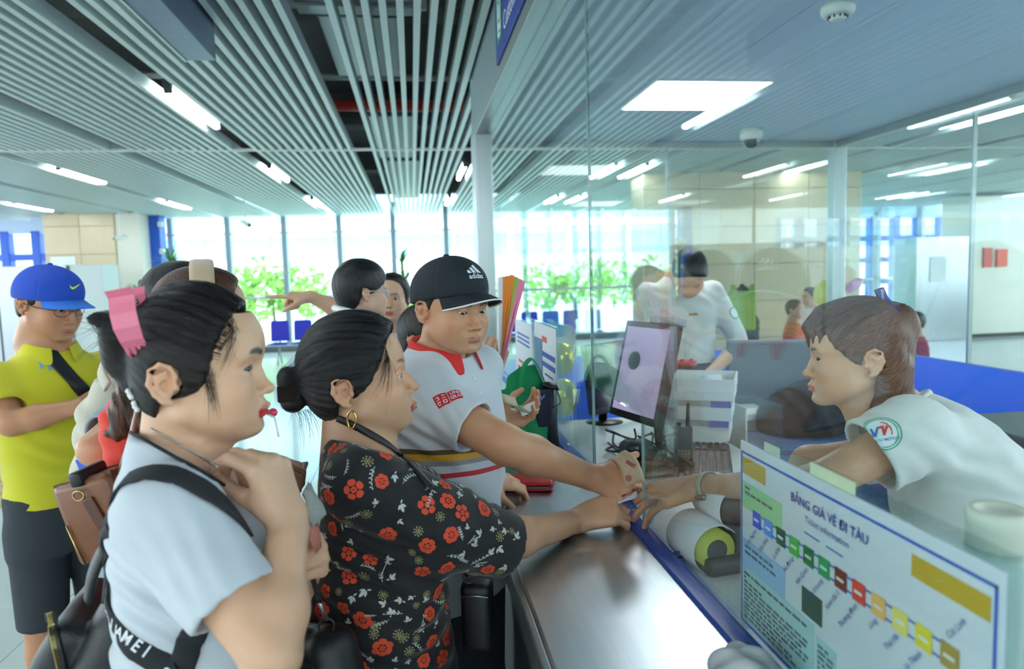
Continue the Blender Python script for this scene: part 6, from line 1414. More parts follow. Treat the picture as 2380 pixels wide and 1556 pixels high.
# ---- people further back: one builder with real heads, arms, hands and clothes
def simple_person(label, hp, yaw, body, skin, hair, shirt, arms, hs=1.0, pitch=0, byaw=None, w=0.18, dp=0.115, zn=None, pants=None, face=None, h=0.0034, line=None, hgrow=(9, 8, 12), hextra=None, sleeve=0.45, floor_z=0.0, shirt_name='shirt', zbot=None, legs=True, look=(0, 1, -0.1), shirtc=None, zw=0.88, neck_drop=0.15, hem=None, occ=8, cuts=None, taper=0.98):
    """body: (x, y) of the torso; arms: [(elbow, wrist, hand spec or None)] right arm first (None to leave hidden)"""
    root = empty('person', (body[0], body[1], floor_z), label, 'person'); M = face_frame(hp, yaw, pitch, 0, hs); fa = dict(zw=zw, occ=occ, neck=50, neckb=50); fa.update(face or {})
    head = head_group(M, **fa); B = body_frame((body[0], body[1], 0), yaw if byaw is None else byaw); zn = zn or hp[2] - neck_drop
    arm = Grp(k=0.02); arm.loft([(0, -0.01, zn - 0.22, w * 0.75, dp * 0.8), (0, -0.01, zn - 0.06, w * 0.78, dp * 0.75), (0, -0.01, zn + 0.01, w * 0.45, dp * 0.6), (0, -0.005, zn + 0.07, 0.055, 0.052)], M=B)
    arm.cap(B @ Vector((0, -0.005, zn)), hp + Vector((0, 0, -0.08)), 0.05, 0.046, 0.02)
    hands = []; boxes = [box_of([M @ Vector(mm(x, y, z)) for x in (-88, 88) for y in (-90, 115) for z in (-140, 80)], 0.006, h), box_of([*lb(B, (-w * .75, -dp, zn - .1), (w * .75, dp, zn + .07))], 0.01, 0.008)]
    sh = Grp(); zb = zbot if zbot is not None else zn - 0.62
    sh.loft([(0, 0.0, zb, w * taper, dp * 1.1), (0, 0.0, zn - 0.4, w * (0.95 + taper - 0.98) , dp * 1.05), (0, 0.005, zn - 0.2, w, dp * 1.05), (0, 0.0, zn - 0.1, w, dp * 0.92), (0, -0.008, zn - 0.035, w * 0.75, dp * 0.75), (0, -0.01, zn + 0.005, w * 0.48, dp * 0.62), (0, -0.01, zn + 0.03, 0.062, 0.06)], M=B)
    ext = []
    for k, a in enumerate(arms):
        s = 1 if k == 0 else -1
        if a is None: continue
        el, wr, hs_ = a; sp_ = B @ Vector((s * w * 0.93, -0.005, zn - 0.075)); arm.cap(sp_, el, 0.046, 0.037, 0.03); arm.cap(el, el.lerp(wr, 0.35), 0.036, 0.037, 0.02); arm.cap(el.lerp(wr, 0.35), wr, 0.037, 0.025, 0.02)
        boxes.append(box_of([sp_, el, wr], 0.05, h * 1.5))
        if hs_:
            g = hand_group(wr, hs_['fwd'], hs_['back'], -s, hs_.get('sc', 1.0), curl=hs_.get('curl'), thumb=hs_.get('thumb', ((0.6, 0.7, -0.35), 12, 18))); hands.append(g); boxes.append(hbox(g, h * 0.9))
        if sleeve <= 1: e_ = sp_.lerp(el, sleeve); sh.sleeve(sp_, e_, 0.066, 0.062, 0.03, hollow=0.02)
        else: e_ = el.lerp(wr, sleeve - 1); sh.cap(sp_, el, 0.062, 0.05, 0.03); sh.sleeve(el, e_, 0.05, 0.044, 0.02)
        ext += [e_ + Vector((0.04, 0.04, 0.03)), e_ - Vector((0.04, 0.04, 0.05)), sp_]
    bo_, _ = mk_skin(root, [arm, head] + hands, boxes, skin, [head], hands); add_eyes(M, bo_, look)
    rz = random.Random(int(abs(hp[0]) * 1000)); sh.folds([(B @ Vector((rz.uniform(-.1, .1), 0, zn - 0.3)), 0.2, (0.5, 0.2, 1), 0.07, 0.005), (B @ Vector((0.14, 0, zn - 0.15)), 0.1, (0.6, 0.4, 1), 0.05, 0.004), (B @ Vector((-0.14, 0, zn - 0.15)), 0.1, (0.6, -0.4, 1), 0.05, 0.004)])
    sh.cap(B @ Vector((0, 0.02, zn + 0.06)), B @ Vector((0, 0.05, zn + 0.15)), 0.066, 0.08, 0.006, 's'); sh.hollow()
    tme = sdf_mesh(shirt_name, [sh], [box_of([*lb(B, (-w - .02, -dp * 1.2, zb), (w + .02, dp * 1.2, zn + .04))] + ext, 0.03, 0.0065)], shirt, shirtc); so = obj(shirt_name, tme, root)
    if hair is not None:
        ln = line or [(112, 95), (90, 84), (70, 74), (48, 62), (25, 46), (5, 26), (-8, 10), (-16, -26), (-50, -38), (-75, -60)]
        def hx(g):
            for s in (-1, 1): g.ell(mm(s * 86, -12, -8), mm(24, 19, 26), 0.004, 's')
            if hextra: hextra(g)
        hg = hair_group(M, ln, grow=hgrow, extra=hx, occ=occ, zw=1.0, groove=0.0014, axis=(0, -0.4, 0.9))
        obj('hair', sdf_mesh('hair', [hg], [box_of([M @ Vector(mm(x, y, z)) for x in (-100, 100) for y in (-140, 108) for z in (-150, 125)], 0.005, h * 1.15)], hair, flow=hg.flow), root)
    if pants is not None:
        m_p, z_end, shoe = pants; tr = Grp(); tr.loft([(0, 0.0, zb - 0.16, w * 0.9, dp), (0, 0.0, zb + 0.04, w * 0.93, dp * 1.02)], M=B)
        for s in (-1, 1): tr.sleeve(B @ Vector((s * w * 0.46, 0, zb - 0.1)), B @ Vector((s * w * 0.5, 0, z_end)), w * 0.48, 0.075 if z_end > 0.3 else 0.06, 0.03)
        obj('trousers', sdf_mesh('trousers', [tr], [box_of([*lb(B, (-w, -dp * 1.1, z_end), (w, dp * 1.1, zb + 0.05))], 0.01, 0.01)], m_p), root)
        if z_end > 0.3:
            lg = Grp()
            for s in (-1, 1): lg.cap(B @ Vector((s * w * 0.5, 0, z_end + 0.08)), B @ Vector((s * w * 0.5, -0.01, z_end - 0.1)), 0.058, 0.052, 0.0); lg.cap(B @ Vector((s * w * 0.5, -0.01, z_end - 0.1)), B @ Vector((s * w * 0.52, -0.015, floor_z + 0.09)), 0.052, 0.036, 0.02)
            me = sdf_mesh('legs', [lg], [box_of([*lb(B, (-w, -dp, floor_z + .05), (w, dp, z_end + .1))], 0.02, 0.008)], skin_mat(), skin_colors(skin)); obj('legs', me, root)
        for s in (-1, 1): MB().box((-0.045, -0.09, floor_z), (0.045, 0.15, floor_z + 0.085), B @ Matrix.Translation((s * w * 0.5, 0, 0)), bev=0.022).build('shoe', shoe, root, True)
    return dict(root=root, M=M, B=B, tme=tme, hands=hands, head=head, so=so)
m_shorts = mat('charcoal_shorts', (54, 60, 66), rough=0.85); m_jean = mat('dark_jeans', (44, 52, 70), rough=0.85); m_shoe = mat('dark_shoe', (40, 40, 44), rough=0.5); m_bluecloth = mat('royal_blue_cloth', (30, 48, 150), rough=0.85)

# yellow polo man with blue cap
m_yel = mat('yellow_polo_cloth', (212, 206, 40), rough=0.85, sheen=0.2, bump=0.05, bscale=1200)
W6 = simple_person('man in yellow polo and blue cap standing at the left looking down', PY(112, 706, 2.5), -112, (-1.19, 2.52), (206, 154, 122), BLK, m_yel,
    [(PY(28, 985, 2.33), PY(186, 945, 2.36), dict(fwd=PY(250, 905, 2.42) - PY(186, 945, 2.36), back=(0.1, -0.5, 0.85))), (PY(260, 990, 2.75), PY(262, 925, 2.55), None)],
    hs=1.04, pitch=-14, byaw=-132, w=0.185, dp=0.115, taper=0.9, pants=(m_shorts, 0.50, m_shoe), face=dict(jaw=1.08, neck=56, neckb=56, lid=0.5, lipcol=(170, 92, 84), nosew=1.15), line=[(60, 60), (40, 45), (20, 32), (5, 24), (-4, 14), (-10, -26), (-45, -40), (-60, -60)], hgrow=(3, 3, 3), zbot=0.91, neck_drop=0.16, sleeve=0.62)
def yellow_details():
    d = W6; M, B, root = d['M'], d['B'], d['root']; tbv = bvh_of(d['tme']); zn = d['M'].translation.z - 0.16
    ring = [B @ Vector((0.068 * math.sin(a), -0.064 * math.cos(a), zn + 0.045 - 0.02 * (1 - math.cos(a)))) for a in np.linspace(-2.8, 2.8, 26)]
    polo_collar(B, ring, m_yel, d['so'], h=0.045)
    hat, crown, brim, edge = cap_hat(M @ Matrix.Translation(mm(0, 0, 2)) @ Matrix.Rotation(R(2), 4, 'X'), 'bright blue cap with lime tick logo worn by the yellow polo man', (30, 76, 190), (62, 128, 226), rise=88, brim=66, dip=20, grow=5)
    Mc = M; cbv = bvh_of(crown.data); o0 = Mc @ Vector(mm(0, 96, 76)); Mx = frame(o0, Mc.to_3x3() @ Vector((-1, 0, 0)), Mc.to_3x3() @ Vector((0, -0.4, 1)))
    sw = [(-0.021, 0.006), (-0.0195, -0.004), (-0.015, -0.0085), (-0.008, -0.0075), (0.006, 0.0), (0.024, 0.010), (0.004, 0.0035), (-0.008, -0.0008), (-0.0135, -0.0012), (-0.0165, 0.001)]
    decal('cap_logo', [([Vector((x, y, 0)) for x, y in sw], [(0, 1, 2, 9), (2, 3, 8, 9), (3, 4, 7, 8), (4, 5, 6, 7)])], Mx, cbv, mat('lime_print', (206, 240, 40), rough=0.6), crown, 0.0018, -(Mc.to_3x3() @ Vector((0, 1, 0.4))))
    # glasses
    gl = empty('eyeglasses', M @ Vector(mm(0, 95, -4)), 'thin rimmed glasses of the yellow polo man', 'glasses'); m_gf = mat('glasses_frame', (50, 46, 46), rough=0.3)
    for s in (-1, 1):
        MB().tube([M @ Vector(mm(s * (33 + 22 * math.cos(t)), 98 - 0.12 * abs(33 + 22 * math.cos(t)) ** 1.2, -6 + 14 * math.sin(t))) for t in np.linspace(0, 6.28, 21)[:-1]], 0.0011, 5, closed=True).build('rim', m_gf, gl, True)
        MB().tube([M @ Vector(mm(s * 55, 82, 0)), M @ Vector(mm(s * 76, 40, 0)), M @ Vector(mm(s * 80, -8, 2))], 0.0014, 5).build('temple_arm', m_gf, gl, True)
    MB().tube([M @ Vector(mm(-10, 100, -3)), M @ Vector(mm(0, 103, 0)), M @ Vector(mm(10, 100, -3))], 0.0012, 5).build('bridge', m_gf, gl, True)
    # crossbody strap
    bag = empty('crossbody_strap_bag', PY(150, 830, 2.4), 'wide black crossbody strap over the yellow polo', 'bag'); pts = [PY(104, 808, 2.36), PY(130, 840, 2.34), PY(170, 885, 2.36), PY(210, 930, 2.4), PY(260, 1000, 2.45)]; out = []; up = []
    for p in catmull(pts, 5):
        d_ = (p - Vector(CAM)).normalized(); h = tbv.ray_cast(Vector(CAM) + d_, d_, 3); h = h if h[0] is not None else tbv.find_nearest(p); out.append(h[0] + h[1] * 0.004); up.append(h[1])
    MB().tube(out, 0.003, 8, flat=(0.045, 0.004), up=up).build('strap', m_black, bag, True)
    # light blue chest mark
    p = PY(108, 850, 2.4); d_ = (p - Vector(CAM)).normalized(); h = tbv.ray_cast(Vector(CAM) + d_, d_, 3)
    if h[0] is not None:
        n = h[1]; ux = Vector((1, 0, 0)); ux = (ux - n * ux.dot(n)).normalized(); Mx = frame(h[0], ux, n.cross(ux)); v, f = text_geo('W', 0.05, bold=0.02)
        decal('chest_mark', [(v, f)], Mx, tbv, mat('light_blue_print', (120, 176, 222), rough=0.7), d['so'], 0.0015)
yellow_details()

# grey tee person with the beige backpack, mostly behind the white tee woman
hcurl = dict(index=(40, 50, 25), middle=(45, 55, 25), ring=(48, 55, 25), pinky=(50, 55, 25))
m_greyt = mat('grey_tee_cloth', (150, 160, 172), rough=0.9); m_red = mat('coral_red_hoodie', (240, 76, 62), rough=0.9, sheen=0.2)
W7 = simple_person('person in grey tee with beige backpack behind the white tee woman', PY(425, 712, 2.0), -78, (-0.74, 2.02), (214, 168, 140), BLK, m_greyt,
    [(PY(222, 1045, 1.72), PY(330, 985, 1.80), dict(fwd=(0.8, 0.3, 0.2), back=(0, -0.5, 0.8), curl=hcurl)), None], w=0.19, dp=0.12, zn=1.36, pants=(m_jean, 0.06, m_shoe), h=0.005, sleeve=0.62)
def hx_pony(g):
    g.chain([mm(10, -95, 0), mm(20, -115, -50), mm(24, -128, -110), mm(20, -150, -150)], [0.03, 0.034, 0.028, 0.006], 0.02)
W8 = simple_person('woman in coral red hoodie with brown ponytail behind the white tee woman', PY(470, 745, 1.66), -75, (-0.53, 1.62), (222, 178, 150), RBR, m_red,
    [(PY(420, 1120, 1.45), PY(560, 1110, 1.5), dict(fwd=(0.8, 0.2, 0.1), back=(0, -0.4, 0.9), curl=hcurl)), None], w=0.165, dp=0.115, zn=1.36, pants=(m_jean, 0.06, m_shoe), h=0.005, sleeve=1.7, shirt_name='hoodie')
def mid_details():
    # ponytail of the hoodie woman, hood, headband
    M, B, root = W8['M'], W8['B'], W8['root']; tail = Grp()
    pts = [PY(345, 838, 1.56), PY(318, 890, 1.50), PY(300, 950, 1.47), PY(275, 1003, 1.46), PY(243, 1008, 1.46)]; tail.chain(pts, [0.03, 0.034, 0.032, 0.016, 0.002], 0.02)
    pts2 = [PY(350, 838, 1.55), PY(345, 920, 1.48), PY(335, 985, 1.46), PY(325, 1008, 1.46)]; tail.chain(pts2, [0.03, 0.03, 0.02, 0.003], 0.02)
    def fl(P): return np.stack([P[:, 0] * 60, P[:, 2] * 3, P[:, 1] * 20], 1)
    tail.folds([(pts[2], 0.12, (1, 0.3, 0.25), 0.018, 0.003)])
    obj('ponytail', sdf_mesh('ponytail', [tail], [box_of(pts + pts2, 0.04, 0.004)], RBR, flow=fl), root)
    hd_ = Grp(); hd_.cap(PY(330, 1020, 1.52), PY(300, 960, 1.50), 0.055, 0.04, 0.03); hd_.cap(PY(330, 1020, 1.52), PY(355, 930, 1.56), 0.055, 0.05, 0.03); hd_.cap(PY(270, 985, 1.49), PY(300, 1050, 1.5), 0.03, 0.045, 0.03)
    hd_.folds([(PY(300, 1000, 1.45), 0.1, (0.5, 0, 1), 0.04, 0.005)])
    obj('hood', sdf_mesh('hood', [hd_], [box_of([PY(330, 1020, 1.52), PY(300, 960, 1.5), PY(355, 930, 1.56), PY(300, 1050, 1.5)], 0.07, 0.006)], m_red), root)
    hb = empty('headband', M @ Vector(mm(0, 10, 110)), 'fluffy beige headband worn by the red hoodie woman', 'headband'); band = [M @ Vector(mm(92 * math.sin(a), 6, 30 + 96 * math.cos(a))) for a in np.linspace(-1.5, 1.5, 24)]
    MB().tube(band, 0.02, 10, flat=(0.05, 0.02), up=[(p - (M @ Vector(mm(0, 6, 30)))).normalized() for p in band]).build('band', mat('fluffy_beige', (206, 176, 140), rough=1.0, sheen=0.6, bump=0.4, bscale=700), hb, True)
    # beige backpack
    m_bg = mat('beige_canvas', (206, 200, 182), rough=0.9, bump=0.1, bscale=400); bp = empty('backpack', PY(225, 1040, 1.95), 'beige canvas backpack on the back of the grey tee person', 'backpack'); g = Grp(); c = PY(268, 1030, 1.95)
    Mb = Matrix.Translation(c) @ Matrix.Rotation(R(-78), 4, 'Z')
    g.loft([(0, 0, -0.20, 0.12, 0.065), (0, -0.015, -0.08, 0.14, 0.085), (0, 0, 0.10, 0.13, 0.075), (0, 0.02, 0.17, 0.08, 0.05)], M=Mb); g.folds([(c, 0.2, (0.4, 0.2, 1), 0.09, 0.008)])
    obj('pack_body', sdf_mesh('pack_body', [g], [box_of([Mb @ Vector((x, y, z)) for x in (-.17, .17) for y in (-.12, .1) for z in (-.21, .2)], 0.01, 0.007)], m_bg), bp)
    MB().tube(catmull([PY(250, 900, 1.80), PY(235, 860, 1.82), PY(255, 818, 1.86), PY(290, 800, 1.9)], 5), 0.004, 8, flat=(0.045, 0.01)).build('shoulder_strap', m_bg, bp, True)
    MB().tube([PY(176, 1080, 1.85), PY(184, 1098, 1.83)], 0.0025, 6).build('zip_pull', m_black, bp, True); MB().box((-0.02, -0.003, -0.012), (0.02, 0.003, 0.012), Matrix.Translation(PY(200, 1074, 1.80)) @ Matrix.Rotation(-0.3, 4, 'Y')).build('blue_tag', m_bluep, bp)
    # brown leather box bag of the hoodie woman
    m_tan = mat('tan_leather', (128, 78, 48), rough=0.35, bump=0.12, bscale=300, var=0.1); m_tan2 = mat('dark_tan_leather', (92, 54, 38), rough=0.35)
    bg = empty('leather_bag', PY(240, 1190, 1.4), 'brown leather box bag with zip and tag beside the black backpack', 'bag'); ux = (PY(300, 1090, 1.36) - PY(170, 1125, 1.40)).normalized(); uz = (PY(185, 1140, 1.38) - PY(240, 1300, 1.38)).normalized(); Mx = frame(PY(245, 1190, 1.40), ux, uz)
    MB().box((-0.065, -0.085, -0.05), (0.06, 0.075, 0.035), Mx, bev=0.014).build('case', m_tan, bg, True)
    MB().box((-0.067, -0.07, 0.015), (0.062, 0.077, 0.022), Mx).build('piping', m_tan2, bg); MB().box((-0.067, -0.07, -0.035), (0.062, 0.077, -0.028), Mx).build('piping', m_tan2, bg)
    MB().tube([Mx @ Vector(p) for p in ((-0.055, 0.0, 0.037), (-0.052, -0.04, 0.038), (-0.045, -0.08, 0.038))], 0.002, 6).build('zip', mat('brass', (190, 160, 100), rough=0.3, metal=1.0), bg, True)
    MB().box((-0.012, -0.065, 0.036), (0.012, 0.01, 0.041), Mx @ Matrix.Translation((0.012, 0.03, 0)) @ Matrix.Rotation(0.2, 4, 'Z'), bev=0.002).build('luggage_tag', m_tan2, bg)
    MB().box((-0.011, 0.055, -0.03), (0.013, 0.083, 0.042), Mx @ Matrix.Translation((0.0, 0.01, 0)), bev=0.006).build('handle_loop', m_black, bg, True)
    MB().tube([Mx @ Vector((0.0 + 0.012 * math.cos(t), 0.05 + 0.009 * math.sin(t), 0.043)) for t in np.linspace(0, 6.28, 15)[:-1]], 0.0018, 6, closed=True).build('buckle', mat('brass', (190, 160, 100)), bg, True)
    MB().tube(catmull([Mx @ Vector((0.055, 0.06, 0.0)), PY(303, 1020, 1.36), PY(325, 930, 1.40), PY(350, 860, 1.45)], 6), 0.004, 8, flat=(0.016, 0.004)).build('shoulder_strap', m_tan, bg, True)
    # phone end behind the raised hand
    ph = empty('smartphone', PY(690, 1092, 1.6), 'dark phone edge sticking out behind the raised hand', 'phone'); d_ = (PY(712, 1088, 1.6) - PY(668, 1096, 1.6)).normalized(); Mp = frame(PY(672, 1096, 1.6), d_, Vector((0, 1, 0.1)))
    MB().box((-0.09, -0.035, -0.004), (0.038, 0.035, 0.004), Mp, bev=0.003).build('body', mat('phone_bronze', (110, 98, 84), rough=0.3, metal=0.5), ph); MB().box((-0.086, -0.031, 0.0038), (0.034, 0.031, 0.0046), Mp).build('screen', m_black, ph)
mid_details()

# boy with glasses and the girl pointing
W9 = simple_person('boy with clear glasses and thick black hair facing the counter', PY(838, 680, 2.85), -62, (-0.215, 2.87), (226, 190, 170), BLK, m_bluecloth, [None, None], w=0.185, dp=0.12, pants=(m_jean, 0.06, m_shoe), h=0.0045, hgrow=(10, 9, 18), hs=1.05,
    line=[(112, 100), (90, 96), (70, 92), (48, 84), (30, 66), (12, 40), (-4, 18), (-14, -26), (-50, -38), (-70, -55)], face=dict(neck=50))
def boy_glasses():
    M = W9['M']; gl = empty('eyeglasses', M @ Vector(mm(0, 95, -4)), 'pale clear framed glasses of the boy', 'glasses'); m = mat('clear_frame', (196, 204, 210), rough=0.2)
    for s in (-1, 1):
        MB().tube([M @ Vector(mm(s * (34 + 23 * math.cos(t)), 102 - 0.12 * abs(34 + 23 * math.cos(t)) ** 1.2, -6 + 19 * math.sin(t))) for t in np.linspace(0, 6.28, 21)[:-1]], 0.0018, 6, closed=True).build('rim', m, gl, True)
        MB().tube([M @ Vector(mm(s * 57, 86, 3)), M @ Vector(mm(s * 78, 40, 5)), M @ Vector(mm(s * 84, -14, 4))], 0.0024, 6).build('temple_arm', m, gl, True)
    MB().tube([M @ Vector(mm(-10, 104, -3)), M @ Vector(mm(0, 107, 0)), M @ Vector(mm(10, 104, -3))], 0.0018, 6).build('bridge', m, gl, True)
    MB().tube([PY(775, 716, 2.75), PY(800, 722, 2.72), PY(830, 730, 2.72)], 0.012, 8).build('collar_fold', m_white, W9['root'], True)
boy_glasses()
W10 = simple_person('girl with tied black hair smiling behind the boy, pointing left', PY(913, 693, 3.3), 168, (-0.09, 3.34), (228, 190, 166), BLK, mat('lilac_shirt', (214, 206, 224), rough=0.9),
    [(PY(800, 726, 3.2), PY(722, 690, 3.15), dict(fwd=(-1, 0.0, 0.12), back=(0, -0.3, 1), curl=dict(index=(2, 3, 3), middle=(70, 80, 40), ring=(72, 80, 40), pinky=(72, 80, 40)))), None], w=0.15, dp=0.10, pants=(m_jean, 0.06, m_shoe), h=0.005, hgrow=(8, 6, 10), hs=0.98, neck_drop=0.14, face=dict(lips=1.1, lipcol=(206, 96, 92), neck=44), line=[(112, 88), (90, 76), (70, 66), (48, 60), (25, 52), (5, 40), (-30, 20), (-70, -10), (-110, -40)])
W11 = simple_person('short dark haired person holding up an orange fan behind the cap man', PY(992, 785, 2.45), -120, (0.08, 2.5), (224, 184, 158), BRN, mat('cream_shirt', (228, 222, 206), rough=0.9),
    [None, (PY(1108, 985, 2.2), PY(1150, 865, 2.12), dict(fwd=PY(1166, 790, 2.12) - PY(1150, 865, 2.12), back=(0.55, 0.7, 0.1), curl=dict(index=(62, 80, 40), middle=(66, 82, 40), ring=(68, 82, 40), pinky=(70, 82, 40)), sc=0.92))], w=0.165, dp=0.11, pants=(m_jean, 0.06, m_shoe), h=0.0045)
# second clerk inside the office, head bowed
m_uni = mat('white_uniform', (228, 232, 226))
W5 = simple_person('second clerk in white long sleeved shirt with bowed head at the rear desk', PY(1602, 632, 3.27), 165, (1.36, 3.5), (226, 184, 156), BLK, m_uni,
    [(PY(1560, 800, 3.55), PY(1620, 860, 3.4), None), (PY(1722, 800, 3.45), PY(1650, 868, 3.28), dict(fwd=(-0.5, -0.5, -0.5), back=(0.4, -0.4, 0.8), curl=hcurl))], pitch=-58, w=0.178, dp=0.12, byaw=172, zn=1.565, pants=(mat('grey_trousers', (70, 74, 84)), 0.06, m_shoe), h=0.0045, face=dict(lid=0.25), look=(0, 1, -0.5), sleeve=1.3, zbot=1.13, hgrow=(8, 6, 10), floor_z=0.0)
def clerk2_details():
    B, root = W5['B'], W5['root']; tbv = bvh_of(W5['tme'])
    polo_collar(B, [B @ Vector((0.07 * math.sin(a), -0.065 * math.cos(a), 1.585 - 0.02 * (1 - math.cos(a)))) for a in np.linspace(-2.8, 2.8, 24)], m_uni, W5['so'], h=0.05)
    MB().tube([B @ Vector((0.188 * math.sin(a), 0.135 * math.cos(a), 1.135)) for a in np.linspace(0, 6.28, 33)[:-1]], 0.01, 8, closed=True, flat=(0.03, 0.008), up=Vector((0, 0, 1))).build('belt', mat('maroon_belt', (84, 34, 40), rough=0.5), root, True)
    for (px, py, nm, r, m) in ((1706, 728, 'sleeve_patch', 0.032, mat('patch_green', (60, 168, 128))), (1706, 728, 'sleeve_patch_centre', 0.026, mat('patch_white', (222, 238, 236))), (1611, 731, 'name_badge', 0.0, mat('brass_badge', (150, 112, 60), rough=0.4, metal=0.6))):
        p = PY(px, py, 3.3); d_ = (p - Vector(CAM)).normalized(); h = tbv.ray_cast(Vector(CAM) + d_ * 2, d_, 3)
        if h[0] is None: continue
        n = h[1]; ux = Vector((1, 0, 0)); ux = (ux - n * ux.dot(n)).normalized(); Mx = frame(h[0], ux, n.cross(ux))
        if r: decal(nm, [([Vector((r * math.cos(t), r * math.sin(t), 0)) for t in np.linspace(0, 6.28, 25)[:-1]], [tuple(range(24))])], Mx, tbv, m, W5['so'], 0.003 if r > .03 else 0.005)
        else: MB().box((-0.022, -0.006, 0), (0.022, 0.006, 0.004), Mx, bev=0.001).build(nm, m, root)
    for z in (1.52, 1.42, 1.32, 1.22):
        h = tbv.ray_cast(B @ Vector((0, 0.4, z)), B.to_3x3() @ Vector((0, -1, 0)))
        if h[0] is not None: MB().lathe([(0.0001, 0.002), (0.005, 0)], 10, frame(h[0], h[1].orthogonal(), h[1].cross(h[1].orthogonal()))).build('button', m_white, W5['so'], True)
clerk2_details()
# people in the hall behind the office
def far_person(label, px, py, Y, yaw, shirt, hgt=None, skin=(216, 172, 146), hairm=None, **kw):
    hp = PY(px, py, Y); return simple_person(label, hp, yaw, (hp.x, hp.y), skin, hairm or BLK, shirt, [None, None], w=kw.get('w', 0.17), dp=0.11, pants=(kw.get('pants', m_jean), 0.06, m_shoe), h=0.008, zbot=max(hp.z - 0.72, 0.35), neck_drop=0.15, hextra=kw.get('hextra'), hs=kw.get('hs', 1.0))
fp1 = far_person('person with hair bun and dark green top behind the office', 1726, 690, 7.2, -30, mat('dark_green_top', (60, 84, 66), rough=0.9), hextra=lambda g: g.ell(mm(0, -40, 118), mm(26, 26, 24), 0.01))
far_person('dark haired boy in orange top behind the office', 1846, 720, 7.4, -140, mat('orange_top', (232, 120, 60), rough=0.9), hs=0.95)
far_person('taller man beside the yellow balloon behind the office', 1884, 690, 8.2, 90, mat('pale_shirt', (222, 214, 206), rough=0.9))
far_person('child in dark red top behind the clerk', 2128, 750, 6.6, 80, mat('dark_red_top', (170, 50, 64), rough=0.9), hs=0.95)
fp2 = far_person('person in beige top beyond the corner post', 1303, 665, 7.6, -50, mat('beige_top', (214, 206, 190), rough=0.9))

def far_pack(d, label, m, zt):
    e = empty('backpack', d['B'] @ Vector((0, -0.17, zt - 0.4)), label, 'backpack', 'backpacks of people in the hall'); B = d['B']
    MB().box((-0.14, -0.22, zt - 0.42), (0.14, -0.115, zt), B, bev=0.04).build('pack_body', m, e, True); MB().box((-0.10, -0.25, zt - 0.40), (0.10, -0.215, zt - 0.2), B, bev=0.015).build('pocket', m, e, True)
    for s in (-1, 1): MB().tube(catmull([B @ Vector(p) for p in ((s * 0.09, -0.12, zt - 0.03), (s * 0.10, -0.02, zt + 0.06), (s * 0.10, 0.11, zt - 0.06), (s * 0.11, 0.125, zt - 0.25))], 5), 0.01, 8, flat=(0.05, 0.012)).build('shoulder_strap', m, e, True)
far_pack(fp1, 'lime green backpack of the person with the hair bun', mat('lime_pack', (150, 190, 70), rough=0.8), 1.36)
far_pack(fp2, 'turquoise backpack of the person beyond the corner post', mat('turquoise_pack', (60, 160, 200), rough=0.8), 1.34)
# ------------------------------------------------------------------ things on the counter and in the hands
def rbox(h, r, c=(0, 0, 0)):
    h = np.array(h, F32); c = np.array(c, F32)
    def e(q, d):
        v = np.abs(q - c) - (h - r); return np.sqrt((np.maximum(v, 0) ** 2).sum(1)) + np.minimum(v.max(1), 0) - F32(r)
    return e
def sdf_obj(name, g, pts, h, m, parent, pad=0.008): return obj(name, sdf_mesh(name, [g], [box_of(pts, pad, h)], m), parent)
def sheet(name, pts_rows, m, parent, t=0.0006):
    """bent sheet from rows of points, given real thickness"""
    n = len(pts_rows[0]); vs = [p for r_ in pts_rows for p in r_]; fs = [(i * n + j, i * n + j + 1, (i + 1) * n + j + 1, (i + 1) * n + j) for i in range(len(pts_rows) - 1) for j in range(n - 1)]
    o = MB().add(vs, fs).build(name, m, parent, True); md = o.modifiers.new('thick', 'SOLIDIFY'); md.thickness = t; md.offset = 0; return o
m_note = mat('banknote_paper', (222, 206, 176), rough=0.8, var=0.15, vscale=120); m_note_r = mat('banknote_red', (206, 130, 112), rough=0.8, var=0.25, vscale=150); m_note_b = mat('banknote_blue_ink', (74, 96, 150), rough=0.8); m_note_g = mat('banknote_green', (176, 190, 160), rough=0.8, var=0.2, vscale=150); m_ink = mat('note_red_ink', (206, 88, 72), rough=0.8)
# red zip wallet
wc = PZ(1216, 1122, ZC + 0.014); wl_ = empty('wallet', (wc.x, wc.y, ZC), 'red leather zip wallet on the steel counter', 'wallet'); Mw = Matrix.Translation(wc) @ Matrix.Rotation(R(-12), 4, 'Z')
m_rl = mat('red_leather', (196, 34, 42), rough=0.35, bump=0.15, bscale=350); g = Grp(Mw); g.fn(rbox((0.085, 0.05, 0.006), 0.006, (0, 0, 0.0075))); g.fn(rbox((0.085, 0.05, 0.006), 0.006, (0, 0, -0.0075)), 0.003); g.ell((0, 0, 0.012), (0.07, 0.04, 0.006), 0.006)
sdf_obj('case', g, [Mw @ Vector((x, y, z)) for x in (-.09, .09) for y in (-.055, .055) for z in (-.016, .022)], 0.0024, m_rl, wl_)
MB().tube([Mw @ Vector(p) for p in ((-0.085, -0.0485, 0), (0.07, -0.0505, 0), (0.082, -0.045, 0), (0.0855, -0.03, 0), (0.0855, 0.045, 0))], 0.002, 6, flat=(0.004, 0.006), up=(0, 0, 1)).build('zip_tape', m_black, wl_, True)
zt = MB()
for i in range(34): zt.box((-0.0011, -0.0025, -0.0022), (0.0011, 0.0012, 0.0022), Mw @ Matrix.Translation((-0.08 + i * 0.0047, -0.0505, 0)))
for i in range(14): zt.box((-0.0012, -0.0011, -0.0022), (0.0025, 0.0011, 0.0022), Mw @ Matrix.Translation((0.0865, -0.025 + i * 0.0047, 0)))
tag(zt.build('zip_teeth', m_steel2, wl_), kind='stuff')
